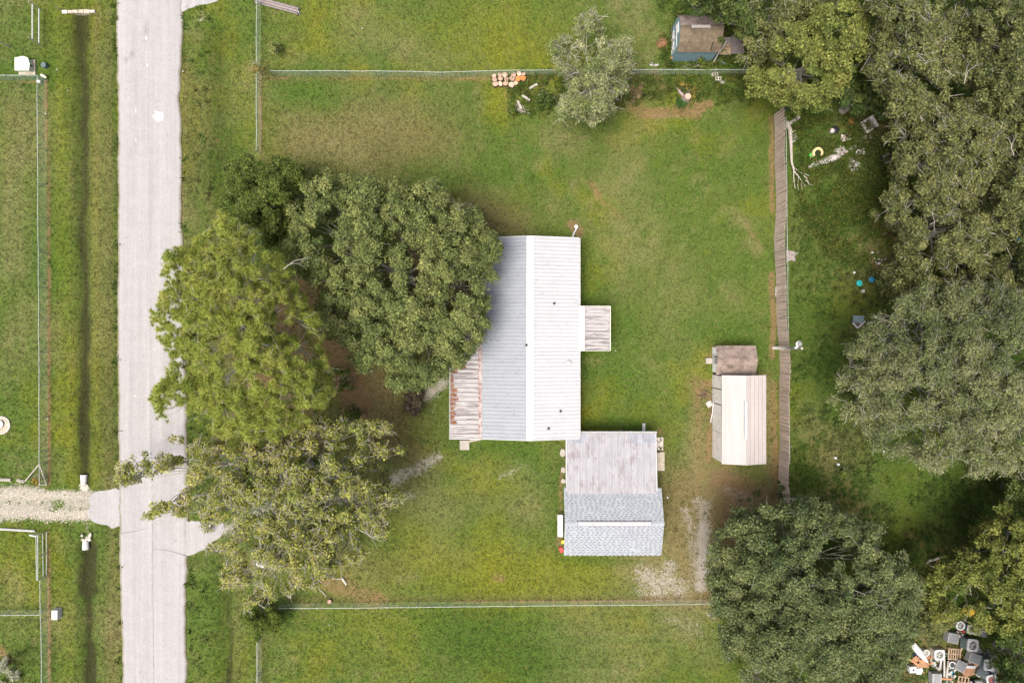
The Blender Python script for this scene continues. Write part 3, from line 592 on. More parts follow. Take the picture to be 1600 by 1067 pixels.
# ------------------------------------------------------------------ grass tufts (uncountable)
def tuft(name, k, h, w, spread, seed):
    r_ = random.Random(seed); V = []; F = []
    for j in range(k):
        a = r_.uniform(0, 2*pi); rr = r_.uniform(0, spread); x, y = rr*cos(a), rr*sin(a)
        b = r_.uniform(0, 2*pi); lean = r_.uniform(.3, 1.1)*h; hh = h*r_.uniform(.5, 1.0)
        n = len(V); V += [(x-w*sin(b), y+w*cos(b), 0), (x+w*sin(b), y-w*cos(b), 0), (x+lean*cos(b), y+lean*sin(b), hh)]; F.append((n, n+1, n+2))
    me = bpy.data.meshes.new(name); me.from_pydata(V, [], F); return me
def instancer_leaf(name):
    m, nt, b = base_mat(name, .8, 0, .2)
    a = nd(nt, 'ShaderNodeAttribute', attribute_name='tint'); a.attribute_type = 'INSTANCER'
    nt.links.new(a.outputs['Color'], b.inputs['Base Color']); return m
M['grass_blade'] = instancer_leaf('grass_blade')
def scatter(name, label, pts, scl, cols_, meshes):
    me = bpy.data.meshes.new(name); me.vertices.add(len(pts)); me.vertices.foreach_set('co', pts.astype(np.float32).ravel())
    at = me.attributes.new('tint', 'FLOAT_COLOR', 'POINT'); at.data.foreach_set('color', rgba(cols_).astype(np.float32).ravel())
    at = me.attributes.new('sc', 'FLOAT', 'POINT'); at.data.foreach_set('value', scl.astype(np.float32))
    at = me.attributes.new('rot', 'FLOAT', 'POINT'); at.data.foreach_set('value', (rng.random(len(pts))*6.283).astype(np.float32))
    o = bpy.data.objects.new(name, me); COL.objects.link(o); tag(o, label, kind='stuff')
    g = bpy.data.node_groups.new(name, 'GeometryNodeTree')
    g.interface.new_socket('Geometry', in_out='INPUT', socket_type='NodeSocketGeometry')
    g.interface.new_socket('Geometry', in_out='OUTPUT', socket_type='NodeSocketGeometry')
    gi = g.nodes.new('NodeGroupInput'); go = g.nodes.new('NodeGroupOutput'); jn = g.nodes.new('GeometryNodeJoinGeometry')
    idx = g.nodes.new('GeometryNodeInputIndex'); md = g.nodes.new('ShaderNodeMath'); md.operation = 'MODULO'; g.links.new(idx.outputs[0], md.inputs[0]); md.inputs[1].default_value = len(meshes)
    for k, mesh_ in enumerate(meshes):
        cmpn = g.nodes.new('FunctionNodeCompare'); cmpn.data_type = 'FLOAT'; cmpn.operation = 'EQUAL'
        g.links.new(md.outputs[0], cmpn.inputs[0]); cmpn.inputs[1].default_value = k; cmpn.inputs['Epsilon'].default_value = .1
        # carrier geometry for this kind of tuft, kept inside the node tree
        src = g.nodes.new('GeometryNodeObjectInfo'); src.inputs['Object'].default_value = mesh_
        ip = g.nodes.new('GeometryNodeInstanceOnPoints'); g.links.new(gi.outputs[0], ip.inputs['Points']); g.links.new(cmpn.outputs[0], ip.inputs['Selection'])
        g.links.new(src.outputs['Geometry'], ip.inputs['Instance'])
        na = g.nodes.new('GeometryNodeInputNamedAttribute'); na.data_type = 'FLOAT'; na.inputs[0].default_value = 'sc'; g.links.new(na.outputs[0], ip.inputs['Scale'])
        nr = g.nodes.new('GeometryNodeInputNamedAttribute'); nr.data_type = 'FLOAT'; nr.inputs[0].default_value = 'rot'
        cb = g.nodes.new('ShaderNodeCombineXYZ'); g.links.new(nr.outputs[0], cb.inputs[2]); g.links.new(cb.outputs[0], ip.inputs['Rotation'])
        g.links.new(ip.outputs[0], jn.inputs[0])
    g.links.new(jn.outputs[0], go.inputs[0])
    md_ = o.modifiers.new('tufts', 'NODES'); md_.node_group = g
    return o
def unlinked(name, me, mat):
    me.materials.append(mat); return bpy.data.objects.new(name, me)
tufts = [unlinked('grass_tuft', tuft('grass_tuft', 9, .10, .018, .13, s), M['grass_blade']) for s in (1, 2, 3)]
weeds = [unlinked('weed_tuft', tuft('weed_tuft', 12, .22, .05, .22, s), M['grass_blade']) for s in (4, 5, 6)]
FOOT = [(753,371,905,686),(702,520,753,685),(905,478,955,548),(885,677,1026,768),(881,765,1034,868),(1113,586,1196,726),(1118,540,1181,585),(1048,26,1150,95)]
def scatter_points(n, x0=-47, x1=47, y0=-33, y1=33):
    x = rng.uniform(x0, x1, n); y = rng.uniform(y0, y1, n); px = x*FP/CH+800; py = 533.5-y*FP/CH
    keep = ~((px > road_x(py, ROADL)-.5) & (px < road_x(py, ROADR)+1.5))
    for a, b, c, d in FOOT: keep &= ~((px > a+3) & (px < c-3) & (py > b+3) & (py < d-3))
    keep &= ~((px > 140) & (px < 190) & (py > 766) & (py < 820)); keep &= ~((px > 290) & (px < 345) & (py > 812) & (py < 862)); keep &= ~((px > 280) & (px < 320) & (py < 10))
    keep &= ~((px < 140) & (py > 762) & (py < 815) & (rng.random(n) < .6))
    x, y, px, py = x[keep], y[keep], px[keep], py[keep]
    return x, y, features(x, y)
x, y, f = scatter_points(210000)
dens = (1-.9*np.clip(f['S']*1.3, 0, 1))*(1-.75*f['O'])*(1-.6*f['K'])
k = rng.random(len(x)) < dens; x, y = x[k], y[k]; f = {c: q[k] for c, q in f.items()}
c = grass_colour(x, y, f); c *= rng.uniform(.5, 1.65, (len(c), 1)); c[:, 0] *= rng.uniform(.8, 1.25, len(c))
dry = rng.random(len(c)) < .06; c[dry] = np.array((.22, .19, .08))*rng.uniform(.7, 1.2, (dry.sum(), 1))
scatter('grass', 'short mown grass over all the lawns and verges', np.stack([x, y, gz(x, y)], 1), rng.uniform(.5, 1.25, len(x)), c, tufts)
# rougher weeds: ditch, verge edges, unmown ground beyond the plank fence and under the trees
x, y, f = scatter_points(70000)
px = x*FP/CH+800; py = 533.5-y*FP/CH
wild = np.clip((px-1236)/10, 0, 1)*.8 + f['K']*.25*(px > 400) + .9*((px > 790) & (px < 1180) & (py > 112) & (py < 168))*np.clip((fbm(x, y, 1.5, 601)-.42)*6, 0, 1)
wild += 1.0*((px > 1030) & (px < 1190) & (py < 112))
wild += .12*((px > 294) & (px < 330)) + .5*(np.abs(px-(road_x(py, ROADR)+4)) < 3)+.4*(np.abs(px-(road_x(py, ROADL)-3)) < 2)
wild *= np.clip((fbm(x, y, 2.2, 621)-.36)*5, 0, 1)
k = rng.random(len(x)) < wild; x, y, px, py = x[k], y[k], px[k], py[k]; f = {c: q[k] for c, q in f.items()}
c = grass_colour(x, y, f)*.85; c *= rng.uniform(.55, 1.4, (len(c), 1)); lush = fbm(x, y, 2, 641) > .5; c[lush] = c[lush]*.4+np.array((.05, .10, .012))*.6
scatter('weeds', 'knee high green weeds on the unmown ground', np.stack([x, y, gz(x, y)], 1), rng.uniform(.6, 1.7, len(x)), c, weeds)

# ------------------------------------------------------------------ trees
def inpoly(P, poly):
    x, y = P[:, 0], P[:, 1]; ins = np.zeros(len(P), bool); n = len(poly)
    for i in range(n):
        x1, y1 = poly[i]; x2, y2 = poly[(i+1) % n]
        if y1 == y2: continue
        c = ((y1 > y) != (y2 > y)) & (x < (x2-x1)*(y-y1)/(y2-y1)+x1); ins ^= c
    return ins
def edist(P, poly):
    d = np.full(len(P), 1e9); n = len(poly)
    for i in range(n):
        a = np.array(poly[i], float); b = np.array(poly[(i+1) % n], float); v = b-a
        t = np.clip(((P-a)@v)/(v@v+1e-9), 0, 1); q = a+t[:, None]*v; d = np.minimum(d, np.hypot(*(P-q).T))
    return d
def unpx(P, z):
    s = (CH-z)/FP; return np.stack([(P[:, 0]-800)*s, (533.5-P[:, 1])*s, z], 1)
def rnd_unit(r_, n):
    v = r_.normal(size=(n, 3)); return v/np.linalg.norm(v, axis=1)[:, None]
def leaves(r_, cen, ccol, per, crad, size, aspect, upw, squash=.6, fold=.0):
    """rhombus leaves round clump centres"""
    n = len(cen)*per; C = np.repeat(cen, per, 0); col = np.repeat(ccol, per, 0)
    off = rnd_unit(r_, n)*(r_.random(n)**.45)[:, None]*(np.repeat(crad, per) if hasattr(crad, '__len__') else crad)[:, None] if hasattr(crad, '__len__') else rnd_unit(r_, n)*(r_.random(n)**.45)[:, None]*crad
    off[:, 2] *= squash; C = C+off
    nrm = off/np.maximum(np.linalg.norm(off, axis=1), 1e-6)[:, None]*.7 + np.array((0, 0, upw)) + r_.normal(size=(n, 3))*.45
    nrm /= np.linalg.norm(nrm, axis=1)[:, None]
    u = np.cross(nrm, rnd_unit(r_, n)); u /= np.linalg.norm(u, axis=1)[:, None]; w = np.cross(nrm, u)
    L = size*r_.uniform(.65, 1.3, n)[:, None]; Wd = L*aspect
    V = np.stack([C-u*L*.5, C+w*Wd*.5-nrm*L*.05, C+u*L*.5, C-w*Wd*.5-nrm*L*.05], 1).reshape(-1, 3)
    rv = r_.uniform(.5, 1.3, (n, 1))+r_.random((n, 1))**3*.9; col = col*rv*np.concatenate([rv**.05, np.ones((n, 1)), rv**-.05], 1); F = np.arange(n*4).reshape(-1, 4)
    return V, F, np.repeat(col, 4, 0)
def needles(r_, cen, ccol, per, length, width):
    n = len(cen)*per; C = np.repeat(cen, per, 0); col = np.repeat(ccol, per, 0)
    d = rnd_unit(r_, n); d[:, 2] = d[:, 2]*.75+.25; d /= np.linalg.norm(d, axis=1)[:, None]
    u = np.cross(d, rnd_unit(r_, n)); u /= np.linalg.norm(u, axis=1)[:, None]
    L = length*r_.uniform(.75, 1.2, n)[:, None]
    V = np.stack([C+u*width, C-u*width, C+d*L], 1).reshape(-1, 3)
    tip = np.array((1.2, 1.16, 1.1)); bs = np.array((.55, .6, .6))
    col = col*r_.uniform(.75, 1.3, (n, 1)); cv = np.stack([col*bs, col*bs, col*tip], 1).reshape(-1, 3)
    return V, np.arange(n*3).reshape(-1, 3), cv

def tree(name, label, poly, ztop, zlow, pal, seed, cat='tree', group=None, lobe=24, clump=.5, spacing=5.2, per=26, leaf=.2, aspect=.55, gap=.9,
         upw=.9, twig=.25, twig_r=.018, twig_over=.0, bark='bark_grey', trunk_r=.3, base=None, needle=False, inner=.4, lobe_amp=1.7, edge=18, layers=1.45,
         dome=.65, drop=2.0, limb_vis=1.0, hue=.4, hole=.385, holes=(), ragged=16, sep=.7, grow=0):
    if group and 'wood' in group: grow = 9; lobe_amp *= .45; gap *= .5; hole -= .03; clump *= .85; per = int(per*1.1)
    r_ = np.random.default_rng(seed); rr = random.Random(seed)
    poly = [(float(a), float(b)) for a, b in poly]; P0 = np.array(poly); lo, hi = P0.min(0)-12, P0.max(0)+12
    A = abs(sum(poly[i][0]*poly[(i+1) % len(poly)][1]-poly[(i+1) % len(poly)][0]*poly[i][1] for i in range(len(poly)))/2)
    # lobes of the crown
    cand = r_.uniform(lo, hi, (4000, 2)); cand = cand[inpoly(cand, poly)]; lobes = []
    for q in cand:
        if all(math.hypot(q[0]-l[0], q[1]-l[1]) > lobe*.95 for l in lobes): lobes.append(q)
    lobes = np.array(lobes); lr = lobe*r_.uniform(.75, 1.25, len(lobes)); lz = r_.normal(0, .5, len(lobes)); lh = r_.normal(0, 1, len(lobes))
    # sprays of foliage fan outwards; each carries several clumps
    cpx = P0.mean(0); nsp = int(A/(spacing*2.1)**2*layers*1.15); S = r_.uniform(lo, hi, (nsp*4+60, 2)); eds = edist(S, poly)*np.where(inpoly(S, poly), 1, -1) + (fbm(S[:, 0]*.055, S[:, 1]*.055, 1.7, 950+seed, 3)-.5)*ragged*1.6+grow; S = S[eds > 2.5]
    nz = fbm(S[:, 0]*.055, S[:, 1]*.055, 1.5, 900+seed, 3); D = np.hypot(S[:, None, 0]-lobes[None, :, 0], S[:, None, 1]-lobes[None, :, 1])/lr[None, :]; dmn = D.min(1)
    pk = (1-gap*np.clip((dmn-.7)/.4, 0, 1))*np.clip((nz-hole)/.07, .03, 1)
    for (hx, hy, hr) in holes: pk *= np.clip((np.hypot(S[:, 0]-hx, S[:, 1]-hy)-hr)/3.0, 0, 1)
    S = S[r_.random(len(S)) < pk][:nsp]; K = 5
    od = S-cpx; od /= np.maximum(np.linalg.norm(od, axis=1), 1)[:, None]; ang_ = r_.normal(0, .5, len(S)); od = np.stack([od[:, 0]*np.cos(ang_)-od[:, 1]*np.sin(ang_), od[:, 0]*np.sin(ang_)+od[:, 1]*np.cos(ang_)], 1)
    al = r_.uniform(-1.3, 1.4, (len(S), K)); la = r_.normal(0, .45, (len(S), K)); sp_ = spacing
    P = (S[:, None, :]+od[:, None, :]*al[:, :, None]*sp_+np.stack([-od[:, 1], od[:, 0]], 1)[:, None, :]*la[:, :, None]*sp_).reshape(-1, 2)
    sid = np.repeat(np.arange(len(S)), K); scol = r_.normal(0, 1, len(S)); sz = r_.normal(0, sep, len(S)); al = al.ravel()
    ed = edist(P, poly)*np.where(inpoly(P, poly), 1, -1); ok = ed + np.abs(r_.normal(0, 2.5, len(P))) + ragged*.45+grow*1.3 > 0
    ok &= fbm(P[:, 0]*.055, P[:, 1]*.055, .75, 975+seed, 2) > hole-.06+r_.normal(0, .04, len(P))
    for (hx, hy, hr) in holes: ok &= np.hypot(P[:, 0]-hx, P[:, 1]-hy) > hr
    P, ed, sid, al = P[ok], np.maximum(ed[ok], 0), sid[ok], al[ok]
    D = np.hypot(P[:, None, 0]-lobes[None, :, 0], P[:, None, 1]-lobes[None, :, 1])/lr[None, :]; li = D.argmin(1); dm = D[np.arange(len(P)), li]
    emax = max(edist(lobes, poly).max(), 1.0)
    dz = 1-(1-np.clip(ed/emax, 0, 1))**2
    z = zlow+(ztop-zlow)*((1-dome)+dome*dz) - lobe_amp + lobe_amp*np.sqrt(np.maximum(0, 1-dm**2))*1.4 + lz[li]*.6 + sz[sid] - al*.12
    deep = (r_.random(len(S)) < inner)[sid]; z = z - np.where(deep, r_.exponential(drop, len(S))[sid], r_.random(len(P))*.3)
    z = np.maximum(z, .4)
    C = unpx(P, z)
    pal = np.array(pal, float); wgt = r_.random(len(P))*(1-hue)*.6+hue*(.5+.22*lh[li])+(1-hue)*.4*(.5+.35*scol[sid]); idx = np.clip(wgt, 0, .999)*(len(pal)-1)
    i0 = idx.astype(int); fr = (idx-i0)[:, None]; col = pal[i0]*(1-fr)+pal[np.minimum(i0+1, len(pal)-1)]*fr
    col = col*r_.uniform(.78, 1.25, (len(P), 1))
    if needle: V, F, cv = needles(r_, C, col, per, leaf, .017)
    else: V, F, cv = leaves(r_, C, col, per, r_.uniform(.7, 1.25, len(C))*clump, leaf, aspect, upw)
    V[:, 2] = np.maximum(V[:, 2], .05)
    cen = P.mean(0) if base is None else np.array(base, float)
    zt = (ztop*.55)
    b0 = W(cen[0], cen[1], zt if base is None else 0)
    root = thing(name, label, cat, (b0[0], b0[1], 0), group=group)
    o3 = np.array((b0[0], b0[1], 0))
    me = np_mesh('crown', V-o3, F, [M['leaf']], {'tint': ('FLOAT_COLOR', rgba(cv))})
    o = bpy.data.objects.new('crown', me); COL.objects.link(o); o.parent = root; o['kind'] = 'stuff'
    # trunk with limbs, then the finer branches
    tb = MB(); fork = np.array((0, 0, ztop*.32)); tb.tube([(0, 0, -.15), (0.05, 0, ztop*.12), tuple(fork), tuple(fork+(0.1, 0.1, ztop*.22))], [trunk_r*1.35, trunk_r, trunk_r*.85, trunk_r*.5], 8)
    lzw = zlow+(ztop-zlow)*((1-dome)+dome*(1-(1-np.clip(edist(lobes, poly)/emax, 0, 1))**2)) - lobe_amp*.9
    LW = unpx(lobes, np.maximum(lzw-.9, .5))-o3
    # a few main limbs leave the fork at different heights, each forking on into the lobes it carries
    nl = max(3, min(8, len(LW)//4)); mains = [int(r_.integers(len(LW)))]
    while len(mains) < min(nl, len(LW)): mains.append(int(np.argmax(np.min([np.linalg.norm(LW-LW[q], axis=1) for q in mains], axis=0))))
    own = np.argmin([np.linalg.norm(LW-LW[q], axis=1) for q in mains], axis=0)
    for k_, q_ in enumerate(mains):
        mem = LW[own == k_]; tgt = mem.mean(0)*.72; tgt[2] = max(tgt[2]*.9-.8, fork[2]*.9); st_ = fork*(.7+.45*rr.random()); d = np.hypot(tgt[0], tgt[1])
        m1 = st_*.6+tgt*.4+r_.normal(0, .05*d+.08, 3); m1[2] -= .1*d*.5; m2 = st_*.25+tgt*.75+r_.normal(0, .05*d+.08, 3); R0 = min(trunk_r*.5, .06+.012*d)
        tb.tube([tuple(st_), tuple(m1), tuple(m2), tuple(tgt)], [R0, R0*.8, R0*.62, R0*.45], 6, cap=False)
        for q in mem:
            a0 = (m1, m2, tgt)[rr.randrange(1, 3)]; e1 = a0*.6+q*.4+r_.normal(0, .16, 3); e2 = a0*.25+q*.75+r_.normal(0, .2, 3); r1 = R0*.36
            tb.tube([tuple(a0), tuple(e1), tuple(e2), tuple(q)], [r1, r1*.75, r1*.55, r1*.3], 5, cap=False)
            if rr.random() < .7: e3 = e1+(q-e1)*.6+r_.normal(0, .55, 3)*np.array((1, 1, .4)); tb.tube([tuple(e1), tuple(e3)], [r1*.5, r1*.2], 4, cap=False)
    part('trunk', tb, M[bark], root)
    V2 = []; F2 = []
    bb = MB(); sel = np.where(r_.random(len(C)) < twig)[0]
    for k in sel:
        q = C[k]-o3; s0 = LW[li[k]]; 
        if np.linalg.norm(q-s0) < .25: continue
        outd = (q-s0); q2 = q+outd/np.linalg.norm(outd)*clump*.7 + np.array((0, 0, clump*.25+twig_over))
        mid = s0*.45+q2*.55+r_.normal(0, .1, 3)+np.array((0, 0, twig_over*.6)); bb.tube([tuple(s0), tuple(mid), tuple(q2)], [twig_r*1.6, twig_r, twig_r*.35], 3, cap=False)
        for j in range(2 if twig_over > .1 else 1):
            e = q2+r_.normal(0, clump*.8, 3)*np.array((1, 1, .4)); bb.tube([tuple(mid*.4+q2*.6), tuple(e)], [twig_r*.6, twig_r*.25], 3, cap=False)
    if bb.v: part('branch', bb, M[bark], root)
    return root

OAK = [(.042,.066,.020),(.072,.098,.028),(.112,.138,.040),(.165,.178,.050)]
OAKG = [(.066,.090,.034),(.104,.130,.050),(.155,.172,.072),(.22,.222,.105)]
DARK = [(.030,.052,.014),(.048,.078,.020),(.080,.112,.028),(.13,.15,.040)]
YEL = [(.080,.112,.026),(.125,.152,.036),(.18,.195,.050),(.225,.225,.066)]
OLIV = [(.058,.076,.028),(.095,.112,.038),(.142,.152,.054),(.185,.184,.072)]
PINE = [(.20,.265,.050),(.28,.335,.066),(.35,.385,.086),(.40,.375,.105)]
SPAR = [(.115,.150,.034),(.18,.205,.046),(.25,.25,.062),(.32,.27,.085)]
MOSS = [(.095,.135,.042),(.155,.19,.062),(.235,.255,.115),(.34,.335,.22)]

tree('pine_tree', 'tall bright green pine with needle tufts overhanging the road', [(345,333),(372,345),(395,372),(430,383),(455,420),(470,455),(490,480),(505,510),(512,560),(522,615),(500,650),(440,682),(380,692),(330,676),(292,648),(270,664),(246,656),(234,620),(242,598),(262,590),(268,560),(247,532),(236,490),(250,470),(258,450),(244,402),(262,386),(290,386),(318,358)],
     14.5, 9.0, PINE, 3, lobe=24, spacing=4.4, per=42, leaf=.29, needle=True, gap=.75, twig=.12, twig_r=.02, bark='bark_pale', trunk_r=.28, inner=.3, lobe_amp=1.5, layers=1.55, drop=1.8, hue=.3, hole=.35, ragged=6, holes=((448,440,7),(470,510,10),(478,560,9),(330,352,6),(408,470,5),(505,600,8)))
tree('dark_oak_tree', 'small dense dark green oak between the road verge and the big oak', [(345,300),(362,262),(400,243),(440,244),(474,262),(482,300),(468,340),(452,378),(420,388),(385,380),(360,362),(346,335)],
     7.5, 4.0, [(.036,.060,.013),(.062,.092,.018),(.10,.13,.028),(.16,.17,.040)], 5, lobe=20, spacing=4.2, per=30, leaf=.2, clump=.42, gap=.8, inner=.35, twig=.05, trunk_r=.2)
tree('oak_tree', 'broad grey green oak overhanging the west edge of the white house roof', [(462,300),(500,275),(540,283),(600,278),(640,290),(680,285),(735,305),(752,340),(768,362),(786,382),(776,400),(764,412),(783,430),(764,447),(766,468),(776,482),(763,496),(770,512),(748,535),(728,562),(712,580),(690,588),(665,606),(630,612),(605,592),(560,580),(530,540),(500,520),(482,470),(460,440),(448,380),(446,330)],
     9.5, 5.2, [(.066,.096,.032),(.108,.140,.044),(.160,.184,.060),(.225,.23,.080)], 7, lobe=27, spacing=4.5, per=34, leaf=.19, clump=.42, gap=.8, inner=.38, twig=.3, twig_r=.014, bark='bark_pale', trunk_r=.38, ragged=22, lobe_amp=1.7, layers=1.4, hole=.40, holes=((657,422,4),(612,446,4),(638,455,3),(528,408,5),(590,478,5),(478,450,6),(560,520,5),(622,500,6)))
tree('laurel_oak_tree', 'sparse yellow green tree with bare grey branches spreading over the driveway', [(172,738),(200,712),(250,716),(288,712),(262,690),(300,684),(330,690),(400,690),(450,662),(520,655),(580,655),(612,665),(580,690),(640,700),(612,725),(580,742),(622,760),(640,785),(600,800),(606,830),(560,842),(575,870),(520,890),(545,905),(500,905),(450,948),(425,950),(380,950),(385,915),(345,912),(350,880),(320,862),(335,835),(300,800),(230,812),(232,795),(275,778),(288,745),(240,742),(215,762),(190,760)],
     11, 6.0, SPAR, 9, lobe=25, spacing=5.0, per=24, leaf=.19, clump=.38, gap=.9, inner=.3, twig=.8, twig_r=.028, twig_over=.16, bark='bark_pale', trunk_r=.3, base=(485,725), ragged=12, hole=.40, lobe_amp=1.0, layers=.92, drop=2.2, hue=.4)
tree('shrub', 'bright green bush at the corner of the south chain link fence', [(378,950),(400,935),(428,945),(436,960),(425,985),(400,998),(382,990),(374,970)],
     3.0, 1.6, [(.05,.085,.014),(.085,.12,.02),(.12,.14,.024)], 10, cat='shrub', lobe=13, spacing=3.4, per=24, leaf=.24, clump=.3, aspect=.3, gap=.5, twig=.1, trunk_r=.06, lobe_amp=.5)
tree('mossy_tree', 'grey green tree hung with pale moss across the north fence', [(922,8),(938,30),(945,48),(962,62),(985,58),(988,85),(990,105),(978,120),(980,150),(962,180),(945,185),(930,202),(915,190),(890,186),(862,196),(868,172),(882,150),(890,125),(868,112),(862,92),(855,66),(885,60),(900,52),(898,30)],
     8.5, 4.5, MOSS, 12, lobe=18, spacing=4.6, per=26, leaf=.19, clump=.36, aspect=.35, gap=1.0, inner=.45, twig=.6, twig_r=.026, twig_over=.12, bark='bark_pale', trunk_r=.22, ragged=4, hole=.38, lobe_amp=1.5, layers=1.4, hue=.6)
tree('yellow_green_tree', 'bright yellow green tree above the north end of the plank fence', [(1170,120),(1178,85),(1200,62),(1218,45),(1250,30),(1285,-5),(1330,-10),(1345,18),(1362,60),(1352,90),(1332,112),(1312,140),(1290,165),(1275,172),(1252,178),(1232,160),(1195,155),(1175,145)],
     9.5, 6, YEL, 14, lobe=22, spacing=4.6, per=30, leaf=.19, clump=.42, gap=.95, inner=.35, twig=.18, twig_r=.022, bark='bark_pale', trunk_r=.28, lobe_amp=1.6, layers=1.4)
wood = 'trees of the dark wood along the east side'
tree('oak_tree', 'dark green tree crowding the north side of the blue shed', [(1062,-30),(1180,-30),(1198,25),(1182,60),(1160,52),(1148,30),(1120,20),(1090,20),(1062,10)], 7.5, 4.5, DARK, 16, group=wood, lobe=20, spacing=5, per=26, leaf=.2, gap=.9, twig=.3, twig_r=.022, twig_over=.05, lobe_amp=1.6)
tree('oak_tree', 'olive tree at the top edge left of the yellow green tree', [(1170,-50),(1290,-50),(1300,0),(1262,28),(1232,45),(1205,62),(1180,95),(1160,80),(1165,30)], 8.0, 5.5, OLIV, 17, group=wood, lobe=22, spacing=5, per=26, leaf=.2, gap=.9, twig=.35, twig_r=.025, twig_over=.1, bark='bark_pale', lobe_amp=1.6)
tree('oak_tree', 'tall olive tree at the top edge right of the yellow green tree', [(1335,-60),(1480,-60),(1500,0),(1505,80),(1480,150),(1440,175),(1400,170),(1372,140),(1362,100),(1370,50),(1345,0)], 11, 7, OLIV, 18, group=wood, lobe=25, spacing=5, per=28, leaf=.2, gap=.95, twig=.3, twig_r=.03, twig_over=.15, bark='bark_pale', lobe_amp=2.0, trunk_r=.35)
tree('oak_tree', 'olive tree filling the top right corner of the wood', [(1485,-60),(1660,-60),(1660,130),(1640,170),(1590,190),(1545,170),(1512,130),(1508,60)], 11, 7, OLIV, 19, group=wood, lobe=26, spacing=5.2, per=28, leaf=.2, gap=.9, twig=.3, twig_r=.03, twig_over=.1, bark='bark_grey', lobe_amp=2.0, trunk_r=.35)
tree('oak_tree', 'olive tree with bare grey twigs right of the scrap heap', [(1420,190),(1470,165),(1520,150),(1570,190),(1590,215),(1580,260),(1545,300),(1500,330),(1450,320),(1420,285),(1400,250),(1395,215)], 10, 6, OLIV, 20, group=wood, lobe=22, spacing=4.8, per=28, leaf=.19, gap=1.0, twig=.3, twig_r=.028, twig_over=.15, bark='bark_pale', lobe_amp=1.9, trunk_r=.3)
tree('oak_tree', 'tree on the right edge level with the scrap heap', [(1600,175),(1660,165),(1660,360),(1620,375),(1580,360),(1555,320),(1562,280),(1590,240),(1592,200)], 10.5, 6.5, OLIV, 21, group=wood, lobe=23, spacing=5, per=28, leaf=.19, gap=.95, twig=.25, twig_r=.028, twig_over=.1, bark='bark_pale', lobe_amp=1.8, trunk_r=.3)
tree('oak_tree', 'olive tree with a silvery twig fork beside the grey scrap', [(1395,300),(1440,310),(1495,335),(1540,325),(1560,350),(1565,385),(1520,420),(1480,405),(1450,420),(1415,395),(1405,360),(1380,330)], 9, 5.5, OLIV, 22, group=wood, lobe=20, spacing=4.6, per=28, leaf=.19, gap=.95, twig=.25, twig_r=.026, twig_over=.15, bark='bark_pale', lobe_amp=1.8, trunk_r=.25)
tree('oak_tree', 'low dull green thicket above the great grey oak', [(1420,405),(1455,425),(1500,425),(1560,395),(1660,380),(1660,470),(1560,470),(1480,465),(1440,455),(1400,470),(1385,440)], 6.5, 4, OLIV, 23, group=wood, lobe=18, spacing=4.8, per=26, leaf=.19, gap=.85, twig=.2, twig_r=.02, lobe_amp=1.2, trunk_r=.2)
tree('live_oak_tree', 'great grey green oak reaching in from the right edge', [(1305,600),(1322,560),(1350,520),(1380,490),(1410,462),(1450,450),(1520,445),(1600,450),(1665,450),(1665,745),(1590,742),(1560,735),(1530,748),(1500,722),(1450,742),(1420,705),(1390,712),(1368,690),(1350,672),(1318,650),(1300,625)],
     12, 6.5, OAKG, 24, lobe=28, spacing=4.9, per=32, leaf=.18, aspect=.4, clump=.5, gap=.9, inner=.4, twig=.3, twig_r=.028, twig_over=.12, bark='bark_pale', trunk_r=.5, lobe_amp=1.8, layers=1.4, hue=.6)
tree('oak_tree', 'large round grey green oak at the south end of the plank fence', [(1104,885),(1112,850),(1135,828),(1150,800),(1190,790),(1215,772),(1245,768),(1262,782),(1310,790),(1350,812),(1385,830),(1410,850),(1430,890),(1440,930),(1436,965),(1442,990),(1420,1010),(1412,1045),(1400,1100),(1180,1100),(1160,1060),(1132,1030),(1128,1000),(1105,960),(1110,925)],
     11, 5.5, [(.048,.074,.028),(.080,.108,.040),(.126,.150,.058),(.185,.195,.080)], 25, lobe=29, spacing=4.7, per=34, leaf=.18, clump=.48, gap=.95, inner=.4, twig=.35, twig_r=.016, twig_over=.05, bark='bark_pale', trunk_r=.45, ragged=20, lobe_amp=1.3, layers=1.45)
tree('oak_tree', 'leafy green tree on the right edge above the heap of air conditioners', [(1448,905),(1480,880),(1520,850),(1548,815),(1575,792),(1660,790),(1660,985),(1610,990),(1565,985),(1530,975),(1500,968),(1470,955),(1455,935)], 9, 5, [(.060,.088,.020),(.10,.125,.028),(.15,.165,.038),(.19,.19,.045)], 26, group=wood, lobe=23, spacing=4.7, per=30, leaf=.2, gap=.95, twig=.15, twig_r=.024, twig_over=.05, bark='bark_pale', lobe_amp=1.8, trunk_r=.28)
tree('oak_tree', 'dark tree in the bottom right corner beside the heap of air conditioners', [(1560,1000),(1600,990),(1660,980),(1660,1110),(1560,1110),(1562,1070),(1572,1045),(1560,1025)], 8, 4.5, DARK, 27, group=wood, lobe=20, spacing=4.8, per=26, leaf=.2, gap=.9, twig=.15, lobe_amp=1.5)
tree('shrub', 'low green growth between the round oak and the heap of air conditioners', [(1432,940),(1450,935),(1490,955),(1496,970),(1475,985),(1470,1002),(1440,1000),(1436,975)], 2.6, 1.4, OLIV, 28, cat='shrub', lobe=13, spacing=3.8, per=22, leaf=.2, clump=.3, gap=.5, twig=.1, trunk_r=.07, lobe_amp=.4)
tree('oak_tree', 'small dark tree on the right edge below the great grey oak', [(1575,752),(1620,748),(1660,750),(1660,800),(1600,800),(1575,782)], 6, 3.5, DARK, 29, group=wood, lobe=16, spacing=4.8, per=24, leaf=.2, gap=.8, lobe_amp=1.2)
